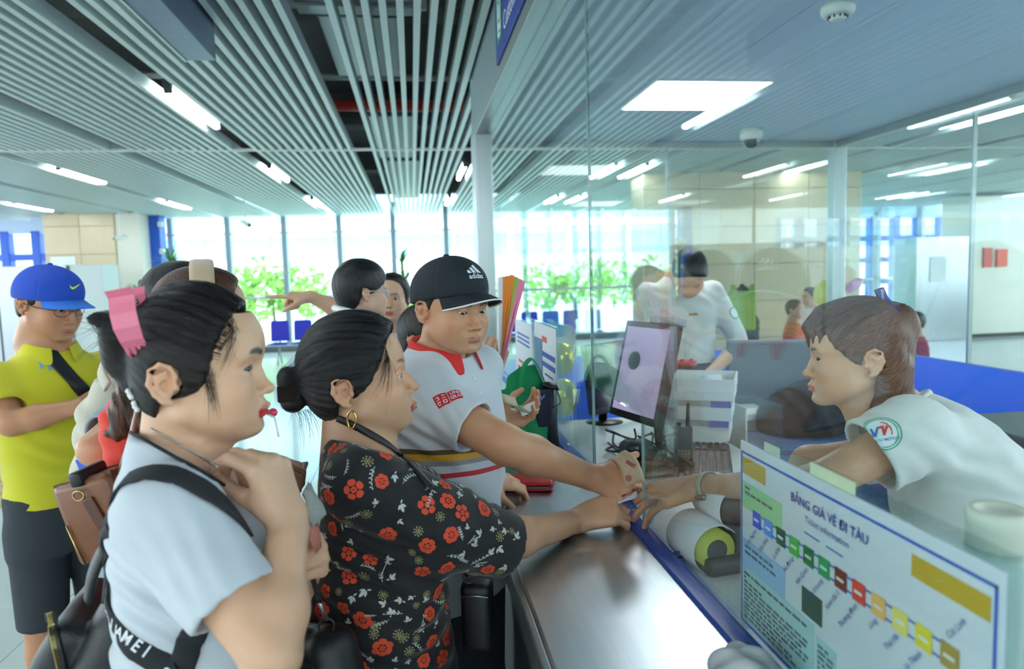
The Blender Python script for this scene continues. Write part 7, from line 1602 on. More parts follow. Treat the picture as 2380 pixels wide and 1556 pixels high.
# the 200000 note and the small notes changing hands
c0 = PXX(1452, 1112, 0.475)
nt = empty('banknote', c0, 'pale red banknote marked 200000 held over the counter by the cap man', 'banknote')
a0, a1, b0, b1 = PXX(1420, 1070, 0.455), PXX(1453, 1047, 0.462), PXX(1446, 1142, 0.475), PXX(1500, 1120, 0.498)
rows_ = []
for i in range(9):
    t = i / 8; l, r_ = a0.lerp(b0, t), a1.lerp(b1, t); bow = Vector((0.006, 0.004, 0.012)) * math.sin(math.pi * t); rows_.append([l.lerp(r_, u / 6) + bow + Vector((0.004, -0.002, 0.006)) * math.sin(math.pi * u / 6) for u in range(7)])
note = sheet('sheet', rows_, m_note, nt)
nbv = BVHTree.FromPolygons([p for r_ in rows_ for p in r_], [(i * 7 + j, i * 7 + j + 1, (i + 1) * 7 + j + 1, (i + 1) * 7 + j) for i in range(8) for j in range(6)])
vd = (c0 - Vector(CAM)).normalized(); cx_ = PXX(1467, 1078, 0.478); ux = (PXX(1487, 1090, 0.487) - PXX(1447, 1064, 0.468)).normalized(); Mn = frame(cx_, -ux, -(ux.cross(vd)) if (ux.cross(vd)).z > 0 else ux.cross(vd))
decal('value_lettering', [text_geo('200000', 0.0125, bold=0.02)], Mn, nbv, m_ink, nt, 0.0012, vd)
decal('print_patch', [([Vector((0.012 * math.cos(t), 0.008 * math.sin(t), 0)) for t in np.linspace(0, 6.28, 15)[:-1]], [tuple(range(14))])], frame(PXX(1462, 1112, 0.482), ux, ux.cross(vd)), nbv, m_note_r, nt, 0.001, vd)
def bills(name, label, quads, mats_, group=None):
    e = empty(name, quads[0][0], label, 'banknotes')
    for k, (q, m_) in enumerate(zip(quads, mats_)):
        p, a_, b_ = q; rows2 = [[p + a_ * (u / 4) + b_ * (v / 4) + a_.cross(b_).normalized() * 0.004 * math.sin(u * 1.1 + k) * math.sin(v * 0.9 + k) for u in range(5)] for v in range(5)]; sheet('bill', rows2, m_, e)
bills('small_banknotes', 'small crumpled banknotes between the three meeting hands', [(PXX(1425, 1146, 0.452), Vector((0.055, 0.02, 0.006)), Vector((0.004, -0.03, -0.018))), (PXX(1430, 1140, 0.458), Vector((0.05, 0.03, 0.012)), Vector((0.01, -0.026, -0.012))), (PXX(1440, 1160, 0.465), Vector((0.03, 0.02, -0.006)), Vector((0.01, -0.03, -0.016)))], [mat('banknote_white', (206, 208, 220), rough=0.8, var=0.2, vscale=120), mat('banknote_brown', (120, 80, 78), rough=0.8, var=0.3, vscale=120), m_note_b])
hl = W1['hL'].M.translation
bills('folded_banknotes', 'folded grey green banknotes in the hand of the white tee woman', [(PY(702, 1150, 1.12), Vector((0.004, 0.01, 0)) + (PY(735, 1230, 1.10) - PY(702, 1150, 1.12)), Vector((0.003, 0.05, 0.006))), (PY(700, 1145, 1.11), (PY(730, 1225, 1.09) - PY(700, 1145, 1.11)), Vector((0.012, 0.04, 0.004))), (PY(705, 1160, 1.10), (PY(733, 1290, 1.09) - PY(705, 1160, 1.10)), Vector((0.006, 0.03, 0.0)))], [m_note_g, mat('banknote_grey', (170, 172, 164), rough=0.8, var=0.25, vscale=160), m_note_r])
bills('open_wallet_notes', 'receipt, notes and card in the open left hand of the cap man', [(PY(1172, 938, 1.98), PY(1206, 948, 1.98) - PY(1172, 938, 1.98), Vector((-0.01, 0.0, 0.03))), (PY(1206, 948, 1.96), PY(1248, 930, 1.98) - PY(1206, 948, 1.96), Vector((0.006, -0.01, -0.025))), (PY(1222, 962, 1.96), PY(1265, 925, 1.98) - PY(1222, 962, 1.96), Vector((0.005, 0.006, 0.01))), (PY(1200, 950, 1.96), PY(1225, 968, 1.96) - PY(1200, 950, 1.96), Vector((0.008, -0.012, 0.012)))], [m_note, m_white, mat('card_blue', (90, 104, 170), rough=0.4), m_note_g])
# orange fan bundle
fb = empty('hand_fan', PY(1160, 810, 2.1), 'orange paper fan with pink edge held up behind the cap man', 'fan'); f0 = PY(1163, 832, 2.08); f1 = PY(1190, 640, 2.08); ax = (f1 - f0).normalized(); sx = Vector((1, 0.1, 0)); sx = (sx - ax * sx.dot(ax)).normalized()
m_or = mat('orange_card', (250, 140, 36), rough=0.5); m_pk = mat('pink_card', (244, 140, 168), rough=0.5); m_gn = mat('green_yellow_print', (150, 190, 60), rough=0.5)
for k in range(7):
    m_ = (m_white, m_or, m_or, m_or, m_gn, m_pk, m_pk)[k]; off = sx * (k - 2.0) * 0.0042; top = f1 + sx * (k - 3) * 0.0115 - ax * 0.004 * abs(k - 3); MB().box((-0.0055, 0, -0.012), (0.0055, (top - f0).length, 0.012), frame(f0 + off * 0.4, sx - (top - f0 - off * 0.4) * (sx.dot(top - f0 - off * 0.4) / (top - f0 - off * 0.4).length_squared), (top - f0 - off * 0.4))).build('fan_leaf', m_, fb)
MB().box((-0.006, -0.01, -0.007), (0.006, 0.06, 0.007), frame(f0, sx, ax), bev=0.002).build('handle', mat('orange_plastic', (214, 90, 24), rough=0.35), fb)
# green shopping bag
gb = empty('green_bag', (0.34, 2.75, ZC), 'crumpled green cloth shopping bag standing on the counter', 'bag'); m_gr = mat('green_nonwoven', (10, 150, 92), rough=0.75, bump=0.2, bscale=250)
g = Grp(); Bg = Matrix.Translation((0.362, 2.42, 0)) @ Matrix.Rotation(R(15), 4, 'Z'); g.loft([(0, 0, ZC, 0.115, 0.09), (0, 0, ZC + 0.09, 0.12, 0.085), (0.005, 0, ZC + 0.18, 0.09, 0.06), (0.01, 0.0, ZC + 0.25, 0.055, 0.03), (0.02, 0, ZC + 0.285, 0.03, 0.012)], M=Bg, n=2.0)
g.folds([((0.33, 2.5, 1.14), 0.14, (1, 0, 0.35), 0.07, 0.012), ((0.42, 2.55, 1.12), 0.12, (1, 0.3, -0.3), 0.055, 0.008)])
sdf_obj('cloth', g, [Bg @ Vector((x, y, z)) for x in (-.125, .125) for y in (-.11, .11) for z in (ZC, ZC + .3)], 0.005, m_gr, gb, 0.0)
MB().tube(catmull([Bg @ Vector(p) for p in ((-0.03, -0.05, ZC + 0.2), (-0.01, -0.04, ZC + 0.28), (0.03, -0.03, ZC + 0.31), (0.07, -0.03, ZC + 0.24), (0.085, -0.05, ZC + 0.15))], 6), 0.004, 8, flat=(0.022, 0.004)).build('handle', m_gr, gb, True)
MB().box((0.02, -0.085, ZC + 0.08), (0.075, -0.06, ZC + 0.21), Bg, bev=0.008).build('dark_contents', mat('dark_navy_box', (24, 26, 52), rough=0.5), gb)
# mouse on a stand
ms = empty('computer_mouse', (0.44, 2.35, ZC), 'black and silver computer mouse on its stand by the glass', 'mouse'); mc_ = PXX(1278, 900, 0.455); g = Grp(Matrix.Translation(mc_) @ Matrix.Rotation(R(25), 4, 'Z') @ Matrix.Rotation(R(20), 4, 'Y')); g.ell((0, 0, 0), (0.034, 0.028, 0.017)); g.fn(lambda q, d: (-0.006 - q[:, 2]).astype(F32), 0.004, 'i')
sdf_obj('shell', g, [mc_ - Vector((.04, .04, .03)), mc_ + Vector((.04, .04, .03))], 0.0025, m_black, ms, 0.0); MB().lathe([(0.0001, 0.004), (0.010, 0.002), (0.012, 0)], 16, frame(mc_ + Vector((0.026, -0.012, -0.002)), Vector((0, 0.8, 0.2)), Vector((-0.4, 0, 1)))).build('button', mat('lilac_button', (170, 160, 220), rough=0.2), ms, True)
MB().tube([(mc_.x, mc_.y, ZC), (mc_.x, mc_.y, mc_.z - 0.005)], [0.03, 0.012], 20).build('stand', m_dark, ms, True)
MB().tube(catmull([mc_ + Vector((0.02, -0.02, -0.012)), mc_ + Vector((0.03, -0.03, -0.05)), mc_ + Vector((0.0, -0.02, -0.07))], 6), 0.0018, 6).build('cable', m_black, ms, True)
# paper notices in acrylic stands
m_acr = glass_mat('acrylic', tint=(244, 250, 250), base=0.05, amp=0.6); m_paper = mat('white_paper', (236, 240, 246), rough=0.6); m_tb = mat('blue_text', (60, 90, 190), rough=0.6); m_tr = mat('red_text', (222, 92, 72), rough=0.6)
def notice(label, px0, px1, py0, py1, Y0, Y1, lines, photo=False):
    X = 0.488; e = empty('paper_notice', (X, (Y0 + Y1) / 2, ZC), label, 'notice'); z0 = ZC; z1 = PXX(px0, py0, X).z
    MB().box((X - 0.003, Y1, z0), (X + 0.003, Y0, z1), bev=0.001).build('acrylic_stand', m_acr, e); sh_o = MB().box((X - 0.0045, Y1 + 0.006, z0 + 0.02), (X - 0.0035, Y0 - 0.006, z1 - 0.006)).build('sheet', m_paper, e)
    for (u0, u1, v, h_, m_) in lines: MB().box((X - 0.0052, Y0 + (Y1 - Y0) * u1, z1 - (z1 - z0) * v - h_), (X - 0.0046, Y0 + (Y1 - Y0) * u0, z1 - (z1 - z0) * v)).build('print', m_, sh_o)
    MB().box((X - 0.03, Y1 + 0.02, z0), (X + 0.03, Y0 - 0.02, z0 + 0.003)).build('foot', m_acr, e)
    return e
notice('white paper notice with blue and red print beside the green bag', 1200, 1238, 738, 870, 3.40, 2.90, [(0.15, 0.85, 0.16 + k * 0.05, 0.008, m_tb) for k in range(3)] + [(0.2, 0.75, 0.48, 0.012, m_tr), (0.15, 0.85, 0.56, 0.02, m_tr)] + [(0.2, 0.8, 0.74 + k * 0.05, 0.008, m_tb) for k in range(3)])
e_ = notice('ticket notice with photo strip in acrylic stand behind the green bag', 1240, 1290, 742, 950, 2.85, 2.40, [(0.4, 0.62, 0.12, 0.022, m_tr), (0.38, 0.95, 0.26, 0.02, m_tb), (0.38, 0.95, 0.35, 0.02, m_tb), (0.5, 0.85, 0.45, 0.008, m_tb), (0.5, 0.85, 0.60, 0.006, m_dark), (0.5, 0.85, 0.64, 0.006, m_dark)])
MB().box((0.4815, 2.67, 1.12), (0.4832, 2.84, 1.36)).build('photo_strip', mat('city_photo', (40, 90, 140), rough=0.4, var=0.6, vscale=40), e_)
# yellow foil balloon behind the glass
fo = empty('foil_balloon', (0.68, 2.75, DZ), 'crinkled yellow foil balloon behind the counter glass', 'balloon'); g = Grp(); q0 = PXX(1306, 835, 0.64); q1 = PXX(1310, 925, 0.62)
g.ell(q0, (0.055, 0.05, 0.075)); g.ell(q1, (0.06, 0.055, 0.085), 0.015)
def crink(q, d):
    c = np.array(q0, F32); v = q - c; th = np.arctan2(v[:, 2], v[:, 0]); return (d + 0.0025 * np.sin(th * 26) * np.clip(np.abs(v[:, 0]) * 22, 0, 1)).astype(F32)
g.ops.append(('f', 'r', 0, crink)); sdf_obj('foil', g, [q0 + Vector((.07, .07, .09)), q0 - Vector((.07, .07, .05)), q1 + Vector((.07, .06, 0)), q1 - Vector((.07, .06, .095))], 0.004, mat('yellow_foil', (226, 224, 40), rough=0.2, metal=0.55), fo)
MB().tube([q1 - Vector((0, 0, 0.08)), Vector((q1.x, q1.y, DZ))], 0.004, 6).build('stem', m_white, fo)
# monitor seen from the side, second dark screen
def monitor(label, c, yaw, w, hgt, scr, tilt=12):
    e = empty('monitor', (c[0], c[1], DZ), label, 'monitor'); M = Matrix.Translation(c) @ Matrix.Rotation(R(yaw), 4, 'Z') @ Matrix.Rotation(R(tilt), 4, 'X')
    MB().box((-w / 2, -0.014, -hgt / 2), (w / 2, 0.016, hgt / 2), M, bev=0.006).build('housing', mat('monitor_black', (26, 26, 30), rough=0.25), e); MB().box((-w / 2 + 0.02, -0.0165, -hgt / 2 + 0.025), (w / 2 - 0.02, -0.0135, hgt / 2 - 0.02), M).build('screen', scr, e)
    MB().box((-0.06, 0.015, -0.09), (0.06, 0.05, 0.09), M, bev=0.015).build('rear_bulge', m_black, e)
    b = Vector((c[0], c[1], DZ)); back = M.to_3x3() @ Vector((0, 1, 0)); MB().tube([b + back * 0.07, b + back * 0.06 + Vector((0, 0, 0.1)), M @ Vector((0, 0.045, 0))], 0.018, 10).build('neck', m_black, e, True); MB().lathe([(0.08, 0), (0.08, 0.008), (0.03, 0.018)], 24, Matrix.Translation(b + back * 0.06)).build('foot', m_black, e, True)
    return e, M
em, Mm = monitor('black monitor with lilac screen angled towards the counter glass', PXX(1497, 865, 0.72) + Vector((0, 0, 0.0)), -74, 0.27, 0.32, mat('lilac_screen', (206, 186, 226), rough=0.3, emit=0.12), tilt=-14)
MB().lathe([(0.03, 0), (0.03, 0.006), (0.024, 0.009)], 24, Mm @ Matrix.Translation((-0.04, -0.015, 0.03)) @ Matrix.Rotation(R(90), 4, 'X')).build('green_badge', mat('dark_green_badge', (36, 84, 70), rough=0.4), em, True)
MB().box((0.0, -0.02, 0.158), (0.13, 0.03, 0.18), Mm, bev=0.004).build('top_clip', mat('clear_grey', (170, 178, 182), rough=0.25), em)
pb_ = empty('pink_packet', Mm @ Vector((0.06, 0.0, 0.20)), 'small pink white packet lying on top of the monitor', 'packet'); MB().box((-0.03, -0.02, -0.004), (0.03, 0.02, 0.012), Mm @ Matrix.Translation((0.07, 0.005, 0.186)) @ Matrix.Rotation(0.5, 4, 'Z') @ Matrix.Rotation(0.4, 4, 'Y'), bev=0.003).build('packet_body', mat('pink_white_pack', (228, 190, 196), rough=0.4, var=0.4, vscale=60), pb_)
monitor('dark desk monitor with its back to the far counter end', (0.80, 2.78, 1.19), 35, 0.34, 0.28, mat('dark_screen', (40, 36, 60), rough=0.15), tilt=-8)
# cable clutter and scanner under the monitor
cb = empty('cable_bundle', (0.72, 2.2, DZ), 'tangle of black cables and scanner under the monitor', 'cables'); rg_ = random.Random(4)
for k in range(9):
    p = [Vector((0.62 + rg_.random() * 0.22, 1.95 + rg_.random() * 0.55, DZ + 0.006 + rg_.random() * 0.05)) for _ in range(5)]; MB().tube(catmull(p, 6), 0.004, 6).build('cable', m_black, cb, True)
g = Grp(); g.fn(rbox((0.05, 0.08, 0.035), 0.02, (0.70, 2.16, DZ + 0.036))); g.cap((0.70, 2.16, DZ + 0.06), (0.64, 2.05, DZ + 0.085), 0.028, 0.022, 0.02); sdf_obj('scanner', g, [(0.6, 2.0, DZ), (0.78, 2.27, DZ + .12)], 0.005, m_black, cb)
# acrylic sheet standing in front of the monitor
ac = empty('acrylic_panel', (0.70, 2.2, DZ), 'upright clear acrylic panel in front of the monitor', 'acrylic panel'); p0 = PXX(1546, 742, 0.745); p1 = PXX(1570, 1100, 0.73)
MB().box((-0.004, -0.02, 0), (0.004, 0.30, p0.z - DZ), Matrix.Translation((p1.x, p1.y, DZ)) @ Matrix.Rotation(R(-10), 4, 'Z')).build('sheet', m_acr, ac)
# keyboard
kc = PZ(1640, 1068, DZ + 0.012); kb = empty('keyboard', (kc.x, kc.y, DZ), 'black computer keyboard on the white desk', 'keyboard'); u = (PZ(1700, 1040, DZ) - PZ(1575, 1035, DZ)); v_ = (PZ(1575, 1035, DZ) - PZ(1565, 1100, DZ)); ang = math.atan2(v_.y, v_.x); Mk = Matrix.Translation(kc) @ Matrix.Rotation(ang, 4, 'Z')
MB().box((-0.22, -0.08, -0.012), (0.22, 0.08, 0.002), Mk, bev=0.006).build('base', m_black, kb, True); key = mesh('key', *(lambda b: (b.v, b.f))(MB().box((-0.0078, -0.0078, 0), (0.0078, 0.0078, 0.007), bev=0.0016)), mat('key_grey', (46, 48, 54), rough=0.4))
for r_ in range(6):
    for c in range(21):
        if c in (15, 19) or (r_ in (1, 2) and c > 15 and c < 19) or (r_ == 0 and 4 <= c <= 9): continue
        o = bpy.data.objects.new('key', key); COL.objects.link(o); inv_parent(o, kb); o.matrix_basis = Mk @ Matrix.Translation((-0.203 + c * 0.0195 + (0.006 if c > 14 else 0), -0.06 + r_ * 0.0215 + (0.006 if r_ == 5 else 0), 0.002))
sb = bpy.data.objects.new('space_bar', mesh('space_bar', *(lambda b: (b.v, b.f))(MB().box((-0.055, -0.0078, 0), (0.055, 0.0078, 0.007), bev=0.0016)), MATS['key_grey'])); COL.objects.link(sb); inv_parent(sb, kb); sb.matrix_basis = Mk @ Matrix.Translation((-0.203 + 6.5 * 0.0195, -0.06, 0.002))
# stack of ticket boxes, tray
m_box = mat('white_card_box', (224, 228, 226), rough=0.6); m_vio = mat('violet_label', (96, 70, 170), rough=0.5); m_tick = mat('ticket_edges', (176, 178, 170), rough=0.8, var=0.4, vscale=300, stretch=(40, 1, 1))
bx0 = PZ(1600, 1020, DZ); Mb0 = Matrix.Translation((1.075, 2.52, 0)) @ Matrix.Rotation(R(-28), 4, 'Z')
zz = DZ
for k, (lab, hh, tk) in enumerate((('lowest white ticket box with violet label on the desk', 0.05, True), ('middle white ticket box of the stack', 0.05, True), ('upper open ticket box of the stack', 0.03, False))):
    e = empty('ticket_box', Mb0 @ Vector((0, 0, zz)), lab, 'box', 'stacked ticket boxes'); sh_ = (k - 1) * 0.008
    MB().box((-0.10 + sh_, -0.10, zz), (0.10 + sh_, 0.13, zz + hh), Mb0, bev=0.002).build('carton', m_box, e)
    if tk: MB().box((-0.09 + sh_, -0.095, zz + hh), (0.095 + sh_, 0.12, zz + hh + 0.022), Mb0).build('tickets', m_tick, e); MB().box((0.03 + sh_, -0.103, zz + hh - 0.0), (0.098 + sh_, -0.0955, zz + hh + 0.022), Mb0).build('label', m_vio, e); zz += 0.022
    zz += hh + 0.0005
e = empty('white_tray', Mb0 @ Vector((0, 0.05, zz)), 'open white tray with paper roll on top of the boxes', 'tray')
for a, b in (((-0.12, -0.08, 0), (0.11, 0.16, 0.004)), ((-0.12, -0.08, 0.004), (0.11, -0.076, 0.045)), ((-0.12, 0.156, 0.004), (0.11, 0.16, 0.045)), ((-0.12, -0.076, 0.004), (-0.116, 0.156, 0.045)), ((0.106, -0.076, 0.004), (0.11, 0.156, 0.045))): MB().box((a[0], a[1], zz + a[2]), (b[0], b[1], zz + b[2]), Mb0).build('tray_side', m_box, e)
rl = empty('paper_roll', Mb0 @ Vector((0.05, 0, zz + 0.03)), 'small white roll with orange core in the tray', 'paper roll'); MB().tube([Mb0 @ Vector((-0.01, -0.05, zz + 0.038)), Mb0 @ Vector((0.06, -0.03, zz + 0.042))], 0.016, 16).build('paper', m_paper, rl, True); MB().lathe([(0.012, 0), (0.018, 0.004), (0.012, 0.01)], 16, Mb0 @ Matrix.Translation((0.07, -0.05, zz + 0.03))).build('orange_core', mat('orange_core', (226, 150, 60), rough=0.5), rl, True)
# walkie talkie
wk = empty('walkie_talkie', PZ(1590, 1040, DZ), 'grey handheld radio with antenna standing in front of the boxes', 'radio'); wp = PXX(1588, 1000, 0.84); Mk2 = Matrix.Translation((wp.x, wp.y, DZ)) @ Matrix.Rotation(R(-15), 4, 'Z')
MB().box((-0.028, -0.018, 0), (0.028, 0.018, 0.125), Mk2, bev=0.006).build('body', m_dark, wk, True); MB().tube([Mk2 @ Vector((0.014, 0, 0.125)), Mk2 @ Vector((0.016, 0, 0.20))], [0.007, 0.0055], 10).build('antenna', m_black, wk, True); MB().lathe([(0.008, 0), (0.008, 0.014)], 12, Mk2 @ Matrix.Translation((-0.014, 0, 0.124))).build('knob', m_black, wk)
kp = MB()
for i in range(4):
    for j in range(4): kp.box((-0.020 + i * 0.0105, -0.0195, 0.012 + j * 0.0105), (-0.012 + i * 0.0105, -0.0175, 0.020 + j * 0.0105), Mk2)
kp.build('keypad', mat('tan_keys', (170, 140, 110), rough=0.5), wk)
# drink cup
cp_ = PXX(1592, 905, 1.02); cu = empty('drink_cup', (cp_.x, cp_.y, zz), 'clear drink cup with red lid and straw behind the tray', 'cup'); Tc = Matrix.Translation((1.02, cp_.y + 0.35, 0)); cp_ = Tc.translation; zc_ = PY(1592, 905, cp_.y).z; cpx = PY(1592, 905, cp_.y); T2 = Matrix.Translation((cpx.x, cpx.y, 0)); z0 = DZ; z1 = PY(1592, 838, cpx.y).z
MB().box((cpx.x - 0.12, cpx.y - 0.1, 0), (cpx.x + 0.12, cpx.y + 0.12, z1 - 0.15)).build('side_cabinet', m_white, tag(empty('side_cabinet', (cpx.x, cpx.y, 0), 'white side cabinet behind the stacked ticket boxes', 'cabinet')))
MB().lathe([(0.036, z1 - 0.15), (0.046, z1 - 0.02)], 24, T2).build('cup_wall', m_acr, cu, True); MB().lathe([(0.035, z1 - 0.145), (0.040, z1 - 0.08)], 24, T2).build('drink', mat('milk_tea', (206, 176, 150), rough=0.4), cu, True)
MB().lathe([(0.05, z1 - 0.02), (0.052, z1 - 0.012), (0.048, z1 - 0.002), (0.012, z1)], 24, T2).build('lid', mat('red_lid', (212, 66, 66), rough=0.35), cu, True); MB().tube([T2 @ Vector((0, 0, z1)), T2 @ Vector((0.006, 0, z1 + 0.11))], 0.004, 8).build('straw', m_acr, cu, True)
for a in (0.8, 2.3): MB().lathe([(0.0001, 0.012), (0.009, 0.008), (0.011, 0)], 12, T2 @ Matrix.Translation((0.03 * math.cos(a), -0.03 * abs(math.sin(a)), z1 - 0.001))).build('lid_knob', MATS['red_lid'], cu, True)
# clear shelf stand right of boxes
cs = empty('clear_shelf', (1.2, 2.6, DZ), 'low clear plastic shelf beside the ticket boxes', 'shelf'); q = PY(1750, 935, 2.7)
MB().box((q.x - 0.09, q.y - 0.12, q.z), (q.x + 0.07, q.y + 0.12, q.z + 0.006)).build('top', m_acr, cs)
for dx in (-0.085, 0.065): MB().box((q.x + dx, q.y - 0.11, 0.0), (q.x + dx + 0.006, q.y + 0.11, q.z)).build('side', m_white if dx < 0 else m_acr, cs)
# receipt printers with paper rolls
def printer(label, px, py, X, s=1.0, yel=False):
    c = PXX(px, py, X); e = empty('receipt_printer', (c.x, c.y, DZ), label, 'printer', 'receipt printers'); zc = c.z - DZ; M = Matrix.Translation((c.x, c.y, DZ)) @ Matrix.Rotation(R(8), 4, 'Z'); W = 0.04 * s
    MB().box((-0.03, -0.055 * s, 0), (0.075, 0.05 * s, zc * 0.75), M, bev=0.012).build('body', m_dark, e, True)
    rr = 0.036 * s; pts = [M @ Vector((-0.0 + rr * 1.15 * math.sin(a) * 0.9, 0, zc + rr * math.cos(a))) for a in np.linspace(0.9, -3.3, 22)]
    rows3 = [[p + (M.to_3x3() @ Vector((0, W * t, 0))) for t in (-1, 0, 1)] for p in pts]; sheet('paper_loop', rows3, m_paper, e, 0.0012)
    MB().tube([M @ Vector((0.0, -W * 0.99, zc)), M @ Vector((0, W * 0.99, zc))], rr * 0.80, 24).build('roll', mat('lime_paper', (196, 210, 84), rough=0.6) if yel else m_dark, e, True)
    if yel: MB().tube([M @ Vector((0.0, -W * 1.0, zc)), M @ Vector((0, -W * 1.01, zc))], rr * 0.45, 18).build('core', m_dark, e)
    for z in (0.02, 0.035): MB().tube(catmull([M @ Vector((-0.03, 0.0, z)), M @ Vector((-0.07, 0.02, z * 0.6)), M @ Vector((-0.07, 0.09, 0.006))], 6), 0.0028, 6).build('cable', m_black, e, True)
printer('near receipt printer with lime roll and curled paper by the blue edge', 1632, 1258, 0.59, 1.45, True)
printer('rear receipt printer with curled white paper beside the watch', 1688, 1166, 0.66, 1.4)
# fare board
FX = 0.532
fbd = empty('fare_board', (FX, 0.85, ZC), 'white fare board with coloured station squares taped inside the glass', 'sign board')
ya, za1 = 1.103, PXX(1722, 1040, FX).z; yb = 0.567; za0 = ZC + 0.008
fbo = MB().box((FX, yb, za0), (FX + 0.004, ya, za1 + 0.012), bev=0.001).build('board', mat('board_white', (214, 224, 232), rough=0.5), fbd)
MB().box((FX + 0.006, yb - 0.01, za0), (FX + 0.009, ya + 0.01, za1 + 0.03)).build('acrylic_back', m_acr, fbd)
def fz(px, py): p = PXX(px, py, FX - 0.0006); return p.y, p.z
def frect(px0, py0, px1, py1, m_, name, lift=0.0):
    (a, c), (b, d_) = fz(px0, py0), fz(px1, py1); return MB().box((FX - 0.0009 - lift, min(a, b), min(c, d_)), (FX - 0.0001 - lift, max(a, b), max(c, d_))).build(name, m_, fbo)
bm_ = mat('board_blue', (40, 92, 196), rough=0.5); bd = MB(); t = 0.0035; L0, L1, B0, B1 = ya - 0.004, yb + 0.006, za0 + 0.004, za1 - 0.004
for a, b in (((L1, B1 - t), (L0, B1)), ((L1, B0), (L0, B0 + t)), ((L0 - t, B0), (L0, B1)), ((L1, B0), (L1 + t, B1))): bd.box((FX - 0.0009, a[0], a[1]), (FX - 0.0001, b[0], b[1]))
bd.build('border', bm_, fbo); m_gold = mat('board_gold', (200, 168, 44), rough=0.5); m_lg = mat('board_light_green', (158, 216, 158), rough=0.5); m_lb = mat('board_light_blue', (150, 196, 236), rough=0.5); m_te = mat('board_teal', (170, 214, 214), rough=0.5); m_navy = mat('board_navy_text', (56, 70, 160), rough=0.5); m_grey = mat('board_grey_text', (84, 104, 116), rough=0.5)
H = B1 - B0; Wd = L0 - L1
def fr(u0, v0, u1, v1, m_, name, lift=0.0): return MB().box((FX - 0.0011 - lift, L0 - u1 * Wd, B1 - v1 * H), (FX - 0.0001 - lift, L0 - u0 * Wd, B1 - v0 * H)).build(name, m_, fbo)
fr(0.012, 0.03, 0.155, 0.125, m_gold, 'gold_tag'); fr(0.012, 0.17, 0.25, 0.32, m_lg, 'green_box'); fr(0.78, 0.05, 0.985, 0.135, m_gold, 'gold_tag'); fr(0.012, 0.50, 0.27, 0.66, m_lb, 'blue_box'); fr(0.012, 0.66, 0.42, 0.985, m_te, 'teal_box'); fr(0.43, 0.70, 0.52, 0.985, m_te, 'teal_box'); fr(0.55, 0.80, 0.80, 0.92, m_lb, 'blue_box'); fr(0.36, 0.51, 0.455, 0.64, mat('board_photo', (40, 84, 64), rough=0.4, var=0.7, vscale=60), 'photo')
Mf = lambda u_, v2: Matrix(((0, 0, -1, FX - 0.0016), (-1, 0, 0, L0 - u_ * Wd), (0, 1, 0, B1 - v2 * H), (0, 0, 0, 1)))
tt = MB(); text_on(tt, 'BẢNG GIÁ VÉ ĐI TÀU', 0.0185, Mf(0.47, 0.10), bold=0.015); tt.build('title', m_navy, fbo); tt = MB(); text_on(tt, 'Ticket information', 0.0135, Mf(0.47, 0.17)); tt.build('subtitle', m_navy, fbo)
fr(0.37, 0.235, 0.44, 0.24, bm_, 'rule'); fr(0.47, 0.235, 0.54, 0.24, bm_, 'rule')
scol = ((36, 84, 232), (84, 150, 244), (22, 92, 52), (84, 190, 72), (24, 122, 66), (36, 164, 92), (132, 52, 40), (226, 74, 46), (244, 190, 104), (234, 226, 112), (232, 218, 54), (176, 150, 66))
names = ('Yên Nghĩa', 'Văn Khê', 'La Khê', 'Hà Đông', 'Văn Quán', 'Phùng Khoang', 'Vành đai 3', 'Thượng Đình', 'Láng', 'Thái Hà', 'La Thành', 'Cát Linh'); nm_ = MB()
for k in range(12):
    u_ = 0.105 + k * 0.0715; fr(u_ - 0.024, 0.30, u_ + 0.024, 0.39, mat('station_%d' % k, scol[k], rough=0.5), 'station_square', 0.0004)
    fr(u_ - 0.014, 0.34, u_ + 0.014, 0.352, m_white, 'fare_print', 0.0012)
    if k < 11: fr(u_ + 0.02, 0.31, u_ + 0.052, 0.317, bm_, 'rail'); fr(u_ + 0.02, 0.37, u_ + 0.052, 0.377, bm_, 'rail')
    Mx = Mf(u_ - 0.006, 0.405 if k < 11 else 0.275) @ Matrix.Rotation(R(52), 4, 'Z'); text_on(nm_, names[k], 0.0105, Mx, 'RIGHT' if k < 11 else 'LEFT')
nm_.build('station_names', m_navy, fbo); li = MB(); rz = random.Random(2)
def lines(u0, u1, v0, v1, n):
    for k in range(n):
        v2 = v0 + (v1 - v0) * k / n; x = u0
        while x < u1 - 0.02:
            w_ = rz.uniform(0.01, 0.04); li.box((FX - 0.0016, L0 - min(x + w_, u1) * Wd, B1 - (v2 + 0.014) * H), (FX - 0.0012, L0 - x * Wd, B1 - v2 * H)); x += w_ + 0.008
            if rz.random() < 0.06: break
lines(0.025, 0.40, 0.69, 0.97, 11); lines(0.44, 0.51, 0.73, 0.97, 9); lines(0.03, 0.20, 0.19, 0.25, 2); lines(0.03, 0.22, 0.53, 0.60, 2); lines(0.57, 0.75, 0.82, 0.88, 2); li.build('small_print', m_grey, fbo)
MB().box((FX - 0.004, ya - 0.03, ZC + 0.006), (FX + 0.012, ya + 0.045, ZC + 0.05)).build('tape', glass_mat('tape_clear', tint=(236, 244, 244), base=0.08, amp=0.5, haze=0.15), fbd); MB().box((FX + 0.004, 0.80, za1 + 0.002), (FX + 0.006, 0.90, za1 + 0.028)).build('tape', mat('tape_pale_yellow', (226, 234, 196), rough=0.6), fbd); MB().box((FX + 0.004, 0.985, za1 + 0.006), (FX + 0.006, 1.03, za1 + 0.026)).build('tape', mat('tape_pale_green', (190, 212, 196), rough=0.6), fbd)
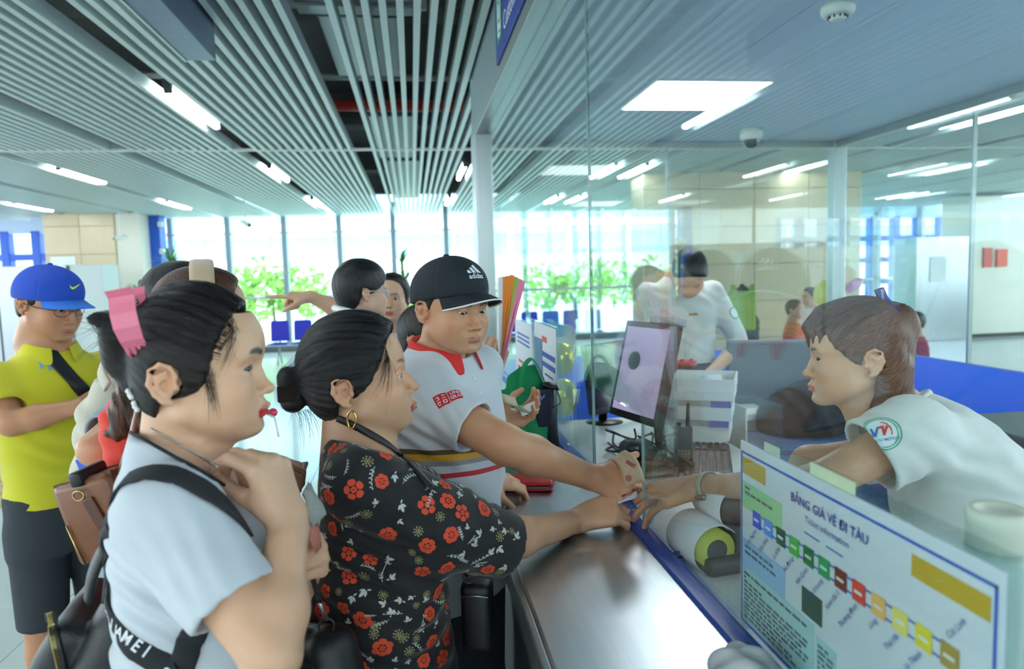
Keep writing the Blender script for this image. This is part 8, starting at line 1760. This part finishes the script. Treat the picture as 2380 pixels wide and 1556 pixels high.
# white tumbler
tb = PY(2322, 1190, 0.70); tu = empty('tumbler', (tb.x, tb.y, DZ), 'tall white insulated tumbler with green print behind the fare board', 'tumbler'); T3 = Matrix.Translation((tb.x, tb.y, 0)); zt_ = tb.z + 0.004; m_tum = mat('tumbler_white', (190, 210, 200), rough=0.35)
MB().lathe([(0.026, DZ), (0.030, DZ + 0.01), (0.0335, zt_ - 0.06), (0.0335, zt_ - 0.045)], 32, T3).build('body', m_tum, tu, True); MB().lathe([(0.031, zt_ - 0.045), (0.0325, zt_ - 0.04), (0.0325, zt_ - 0.006), (0.030, zt_), (0.022, zt_ - 0.001), (0.021, zt_ - 0.006)], 32, T3).build('lid', mat('tumbler_lid', (226, 226, 208), rough=0.4), tu, True)
mb = MB()
for k in range(5): mb.lathe([(0.0348, 0)] * 1 + [(0.0348, 0.012)], 8, T3) if False else mb.box((-0.008, -0.0352, zt_ - 0.16 - k * 0.012), (0.006 - k * 0.001, -0.0325, zt_ - 0.152 - k * 0.012), T3 @ Matrix.Rotation(0.55 + 0.08 * (k % 2), 4, 'Z'))
mb.build('green_print', m_sgreen, tu)
# clear crumpled plastic bag at the bottom
pbg = empty('plastic_bag', PXX(1725, 1540, 0.47), 'crumpled translucent plastic bag on the counter edge below the fare board', 'bag'); c = PXX(1735, 1566, 0.455); g = Grp(); g.ell(c - Vector((0, 0, 0.012)), (0.052, 0.065, 0.045)); g.folds([(c, 0.1, (1, 0.4, 0.2), 0.05, 0.004), (c, 0.1, (0.2, 1, 0.6), 0.038, 0.003)])
g.fn(lambda q, d: (ZC + 0.001 - q[:, 2]).astype(F32), 0, 'i')
sdf_obj('film', g, [c - Vector((.065, .08, .065)), c + Vector((.065, .08, .045))], 0.003, mat('cloudy_plastic', (206, 214, 218), rough=0.35, trans=0.3), pbg, 0.0)
# black handbag hanging between the two women
hbg = empty('handbag', PY(765, 1520, 1.15), 'black leather handbag with silver zips hanging beside the floral blouse', 'bag'); m_hl = MATS['black_grain_leather']; Mh = Matrix.Translation(PY(755, 1590, 1.22)) @ Matrix.Rotation(R(-50), 4, 'Z') @ Matrix.Rotation(R(-18), 4, 'Y'); g = Grp(Mh); g.fn(rbox((0.09, 0.045, 0.10), 0.04)); g.fn(rbox((0.07, 0.03, 0.07), 0.028, (0.01, -0.045, -0.02)), 0.006)
g.folds([((0, 0, 0.05), 0.1, (1, 0, 0.4), 0.04, 0.002)]); sdf_obj('body', g, [Mh @ Vector((x, y, z)) for x in (-.1, .1) for y in (-.08, .05) for z in (-.1, .11)], 0.004, m_hl, hbg)
for dy, zz_ in ((-0.018, 0.1), (-0.06, 0.052)):
    pts = [Mh @ Vector((0.085 * math.sin(a), dy, -0.03 + (zz_ + 0.032) * math.cos(a))) for a in np.linspace(-1.4, 1.4, 40)]; MB().tube(pts, 0.003, 6, flat=(0.012, 0.003), up=[(p - Mh.translation).normalized() for p in pts]).build('zip_tape', m_black, hbg, True); zt = MB()
    for p, q in zip(pts[:-1], pts[1:]):
        for j in (0, 0.5): zt.box((-0.0011, -0.003, -0.0012), (0.0011, 0.003, 0.0026), frame(p.lerp(q, j), q - p, Vector((0, 0, 1)).cross(q - p) if False else (q - p).cross((p - Mh.translation))))
    tag(zt.build('zip_teeth', m_steel2, hbg), kind='stuff')
s0 = PY(720, 1320, 1.15); s1_ = PY(742, 1400, 1.17); s2 = PY(758, 1440, 1.19)
MB().tube(catmull([PY(700, 1250, 1.14), s0, s1_], 5), 0.004, 8, flat=(0.014, 0.004)).build('strap', m_hl, hbg, True); MB().tube([s1_, s1_.lerp(s2, 0.5), s2], [0.004, 0.003, 0.005], 8).build('swivel_hook', m_steel2, hbg, True); MB().tube([s2 + Vector((0.013 * math.cos(t), 0, 0.013 * math.sin(t) - 0.012)) for t in np.linspace(0, 6.28, 19)[:-1]], 0.0022, 8, closed=True).build('ring', m_black, hbg, True)
# ------------------------------------------------------------------ hall furniture further back
m_seat = mat('blue_seat_plastic', (28, 40, 196), rough=0.35)
def hall_chair(x, y, i):
    e = empty('waiting_chair', (x, y, 0), ['blue waiting chair by the window, leftmost of the row', 'second blue waiting chair by the window', 'third blue waiting chair from the left by the window'][i] if i < 3 else 'blue waiting chair number %s of the window row from the left' % ('four five six seven eight nine ten eleven twelve'.split()[i - 3]), 'chair', 'blue waiting chairs by the window')
    for nm, me in (('seat', seat_me), ('backrest', back_me), ('leg', leg_me), ('leg', leg2_me), ('beam', beam_me)):
        o = bpy.data.objects.new(nm, me); link(o, e)
g = lambda b, m, s=False: mesh('p', b.v, b.f, m, s)
seat_me = g(MB().box((-0.18, -0.2, 0.40), (0.18, 0.2, 0.425), bev=0.02), m_seat, True)
bk = MB(); bk.prism([(-0.175, 0.44), (0.175, 0.44), (0.165, 0.80), (0.14, 0.835), (-0.14, 0.835), (-0.165, 0.80)], 0.18, 0.205, Matrix(((1, 0, 0, 0), (0, 0, 1, 0), (0, 1, 0, 0), (0, 0, 0, 1)))); back_me = g(bk, m_seat)
leg_me = g(MB().tube([(0, -0.18, 0.02), (0, 0, 0.38)], 0.016, 8), m_steel2, True); leg2_me = g(MB().tube([(0, 0.2, 0.02), (0, 0, 0.38), (0, 0.19, 0.46)], 0.016, 8), m_steel2, True); beam_me = g(MB().box((-0.21, -0.03, 0.36), (0.21, 0.03, 0.40)), m_steel2)
for i in range(12): hall_chair(-2.52 + i * 0.425 + (0.3 if i > 5 else 0), 13.7, i)
# dracaena plants
m_dl = mat('dracaena_leaf', (70, 140, 52), rough=0.45, var=0.25, vscale=8); m_pot = mat('white_pot', (226, 226, 220), rough=0.4)
def dracaena(label, x, y, heads, seed):
    rg = random.Random(seed); e = empty('dracaena_plant', (x, y, 0), label, 'potted plant', 'dracaena plants'); MB().lathe([(0.14, 0), (0.2, 0.38), (0.18, 0.38), (0.17, 0.34)], 20, Matrix.Translation((x, y, 0))).build('pot', m_pot, e, True)
    for (dx, h_, n, s) in heads:
        MB().tube([(x + dx * 0.3, y, 0.35), (x + dx, y, h_)], [0.03, 0.02], 8).build('stem', m_bark, e, True)
        for k in range(n):
            a = rg.uniform(0, 6.28); el = rg.uniform(-0.3, 1.3); d_ = Vector((math.cos(a) * math.cos(el), math.sin(a) * math.cos(el), math.sin(el))); b = Vector((x + dx, y, h_ - rg.random() * 0.25)); L = rg.uniform(0.3, 0.5) * s; w = 0.022 * s; sd = d_.cross(Vector((0, 0, 1))).normalized()
            p = [b, b + d_ * L * 0.4 + Vector((0, 0, 0.03)), b + d_ * L * 0.75 - Vector((0, 0, 0.02)), b + d_ * L - Vector((0, 0, 0.10 * s))]
            MB().add([p[0] - sd * w * .5, p[0] + sd * w * .5, p[1] - sd * w, p[1] + sd * w, p[2] - sd * w * .8, p[2] + sd * w * .8, p[3]], [(0, 1, 3, 2), (2, 3, 5, 4), (4, 5, 6)]).build('leaf', m_dl, e, True)
dracaena('tall dracaena plant behind the smiling girl', -0.18, 13.2, [(0, 2.0, 30, 0.85), (0.05, 1.6, 24, 0.9), (-0.05, 1.2, 24, 0.9)], 1)
dracaena('dracaena plant beside the blue pillar', -4.4, 14.2, [(-0.1, 2.05, 34, 1.0), (-0.7, 1.5, 26, 1.0)], 2)
# stainless ticket machine and posters at the left column
tm = empty('ticket_machine', (-5.6, 12, 0), 'grey stainless machine cabinet standing before the beige column', 'machine'); m_ss = mat('machine_steel', (166, 172, 178), rough=0.3, metal=0.7)
MB().box((-6.35, 12, 0), (-5.35, 12.7, 1.93), bev=0.01).build('cabinet', m_ss, tm); MB().box((-5.33, 12.05, 0), (-4.85, 12.7, 1.93), bev=0.01).build('side_cabinet', mat('machine_white', (196, 206, 206), rough=0.4), tm)
MB().box((-9.6, 12, 0), (-6.37, 12.7, 1.93), bev=0.01).build('cabinet', m_ss, tm); MB().box((-6.2, 11.99, 1.2), (-5.6, 12.0, 1.6)).build('notice', m_paper, tm)  # wide left cabinet added out of frame to block the lattice reflection
MB().box((-5.95, 11.985, 1.68), (-5.55, 11.995, 1.74)).build('red_print', m_tr, tm); MB().box((-6.1, 11.985, 0.62), (-5.5, 11.995, 0.70)).build('red_print', m_tr, tm)
ps = empty('wall_poster', (-6.75, 14.99, 2.0), 'white poster with small red and yellow print on the beige column', 'poster'); MB().box((-6.95, 14.985, 1.86), (-6.5, 14.998, 2.17)).build('sheet', m_paper, ps); 
for k in range(7): MB().box((-6.9 + k * 0.05, 14.98, 1.93), (-6.87 + k * 0.05, 14.986, 1.975)).build('print', m_tr, ps)
def cctv(label, p, d_):
    e = empty('security_camera', p, label, 'camera'); p = Vector(p); d_ = Vector(d_).normalized(); MB().tube([p, Vector((p.x, p.y, 3.38 if p.y > 14 else 3.76))], 0.012, 8).build('bracket', m_white, e, True); MB().tube([p - d_ * 0.12, p + d_ * 0.12], 0.045, 14).build('barrel', m_det, e, True); MB().tube([p + d_ * 0.12, p + d_ * 0.125], 0.035, 14).build('lens', m_black, e)
cctv('white bullet security camera by the beige column', PY(280, 553, 14.5), (-0.6, -0.6, -0.15)); cctv('bullet security camera hanging before the window wall', PY(570, 520, 13.5), (0.6, -0.5, -0.25))
# right of the office: cabinets, poster, balloons, office chairs
rc = empty('steel_kiosk', (9.2, 14.5, 0), 'grey steel kiosk standing in the right hall', 'kiosk'); q0 = PY(2180, 700, 13.0)
MB().box((q0.x - 0.5, 13.0, 0), (q0.x + 0.75, 13.7, 2.1), bev=0.01).build('cabinet', m_ss, rc); MB().box((q0.x - 0.2, 12.985, 1.2), (q0.x + 0.15, 12.998, 1.7)).build('notice', m_paper, rc)
rc2 = empty('beige_cabinet', (11, 13.5, 0), 'beige cabinet with red extinguisher box in the right hall', 'cabinet'); MB().box((q0.x + 0.85, 13.2, 0.08), (q0.x + 2.6, 14.0, 2.9), bev=0.01).build('body', m_cream, rc2); MB().box((q0.x + 0.85, 13.25, 0), (q0.x + 2.6, 13.95, 0.08)).build('plinth', m_black, rc2); MB().box((q0.x + 1.15, 13.17, 1.45), (q0.x + 1.35, 13.2, 1.85)).build('extinguisher_box', mat('red_box', (206, 60, 50), rough=0.4), rc2)
rp = empty('red_poster', PY(2330, 600, 13.15), 'orange red poster on the cabinet in the right hall', 'poster'); q1 = PY(2330, 600, 13.15); MB().box((q1.x - 0.12, 13.15, q1.z - 0.18), (q1.x + 0.12, 13.19, q1.z + 0.18)).build('sheet', mat('poster_red', (230, 84, 50), rough=0.5), rp)
def balloon(label, px, py, Y, r, m, tilt=0.0, ky=1.25):
    p = PY(px, py, Y); e = empty('balloon', (p.x, p.y, 0.0), label, 'balloon'); M = Matrix.Translation(p) @ Matrix.Rotation(tilt, 4, 'Y'); MB().lathe([(0.0001, r * ky)] + [(r * math.sin(a), r * ky * math.cos(a)) for a in np.linspace(0.25, 2.6, 12)] + [(r * 0.12, -r * ky * 1.02), (0.004, -r * ky * 1.1), (0.014, -r * ky * 1.16)], 24, M).build('skin', m, e, True)
    MB().tube([M @ Vector((0, 0, -r * ky * 1.14)), Vector((p.x, p.y, 0.0))], 0.003, 6).build('string', m_white, e, True)
balloon('round yellow balloon behind the clerk head', 1920, 685, 7.0, 0.125, mat('balloon_yellow', (232, 222, 50), rough=0.3)); balloon('long pink balloon beside the yellow one', 1985, 663, 6.9, 0.055, mat('balloon_pink', (240, 158, 214), rough=0.3), 1.0, 2.0); balloon('small orange balloon between the yellow and pink ones', 1957, 669, 7.0, 0.05, mat('balloon_orange', (244, 140, 60), rough=0.3), 1.2, 1.4)
def office_chair(label, px, py, Y, w, yaw):
    p = PY(px, py, Y); e = empty('office_chair', (p.x, p.y, 0), label, 'chair', 'office chairs'); M = Matrix.Translation((p.x, p.y, 0)) @ Matrix.Rotation(R(yaw), 4, 'Z'); zt = p.z; m = mat('grey_mesh_chair', (120, 130, 140), rough=0.8)
    MB().box((-w / 2, -0.02, zt - 0.55), (w / 2, 0.03, zt), M, bev=0.02).build('backrest', m, e, True); MB().box((-0.24, -0.5, 0.44), (0.24, -0.02, 0.52), M, bev=0.03).build('seat', m_dark, e, True); MB().tube([M @ Vector((0, -0.25, 0.1)), M @ Vector((0, -0.25, 0.45))], 0.03, 10).build('column', m_black, e, True); MB().tube([M @ Vector((0, 0.03, zt - 0.4)), M @ Vector((0, 0.0, 0.5))], 0.02, 8).build('spine', m_black, e, True)
    for k in range(5): MB().tube([M @ Vector((0, -0.25, 0.1)), M @ Vector((0.28 * math.cos(k * 1.257), -0.25 + 0.28 * math.sin(k * 1.257), 0.05))], 0.018, 8).build('base_leg', m_black, e, True); MB().lathe([(0.03, 0), (0.03, 0.045)], 12, M @ Matrix.Translation((0.28 * math.cos(k * 1.257), -0.25 + 0.28 * math.sin(k * 1.257), 0))).build('castor', m_black, e, True)
office_chair('grey office chair back with a dark jacket beside the clerk', 1800, 790, 3.3, 0.46, 160)
jk = empty('dark_jacket', PY(1850, 930, 2.75), 'dark jacket heaped over the chair beside the clerk', 'jacket'); c = PY(1862, 985, 2.9); g = Grp(); g.ell(c, (0.20, 0.16, 0.16)); g.ell(c + Vector((0.08, 0, 0.1)), (0.12, 0.12, 0.10), 0.06); g.cap(c + Vector((-0.1, 0, -0.1)), c + Vector((-0.25, 0, -0.32)), 0.09, 0.05, 0.05); g.folds([(c, 0.25, (1, 0, 0.5), 0.09, 0.012)])
sdf_obj('cloth', g, [c - Vector((.32, .18, .4)), c + Vector((.23, .18, .22))], 0.010, mat('charcoal_cloth', (34, 38, 46), rough=0.9), jk)
st_ = empty('storage_box', PY(1880, 1030, 2.6), 'blue grey low cabinet under the dark jacket', 'cabinet'); q = PY(1860, 1060, 2.6); MB().box((q.x - 0.28, q.y - 0.2, 0), (q.x + 0.5, q.y + 0.35, q.z + 0.03), bev=0.008).build('carcass', mat('slate_blue', (70, 96, 140), rough=0.5), st_); MB().box((q.x - 0.26, q.y - 0.21, 0.08), (q.x + 0.1, q.y - 0.2, q.z - 0.02)).build('door', mat('slate_blue2', (80, 106, 150), rough=0.5), st_); MB().box((q.x + 0.05, q.y - 0.222, q.z - 0.12), (q.x + 0.07, q.y - 0.21, q.z - 0.05)).build('handle', m_steel2, st_)
gm = empty('grey_machine', PY(2365, 1080, 1.9), 'dark grey ticket coding machine at the right edge beside the blue wall', 'machine'); q = PY(2358, 1000, 2.0); m_gm = mat('machine_grey', (88, 98, 102), rough=0.4)
MB().box((q.x - 0.055, q.y - 0.1, 0.6), (q.x + 0.3, q.y + 0.25, q.z), bev=0.008).build('housing', m_gm, gm); MB().box((q.x - 0.04, q.y - 0.106, q.z - 0.06), (q.x + 0.2, q.y - 0.1, q.z - 0.02)).build('slot', m_black, gm); MB().box((q.x + 0.0, q.y - 0.11, q.z - 0.13), (q.x + 0.03, q.y - 0.1, q.z - 0.09)).build('green_button', m_sgreen, gm); MB().box((q.x - 0.05, q.y - 0.106, q.z - 0.26), (q.x + 0.28, q.y - 0.1, q.z - 0.25)).build('handle', m_steel2, gm); MB().box((q.x - 0.05, q.y - 0.09, 0), (q.x + 0.29, q.y + 0.24, 0.6)).build('stand', m_dark, gm)
# rear desk for the second clerk
rd = empty('rear_desk', (1.5, 3.1, 0), 'white rear work desk in front of the second clerk', 'desk'); MB().box((0.95, 2.95, 0.93), (1.6, 3.18, 0.96), bev=0.004).build('top', MATS['white_laminate'], rd)
for x in (0.97, 1.55): MB().box((x, 2.98, 0), (x + 0.03, 3.15, 0.93)).build('side', m_white, rd)
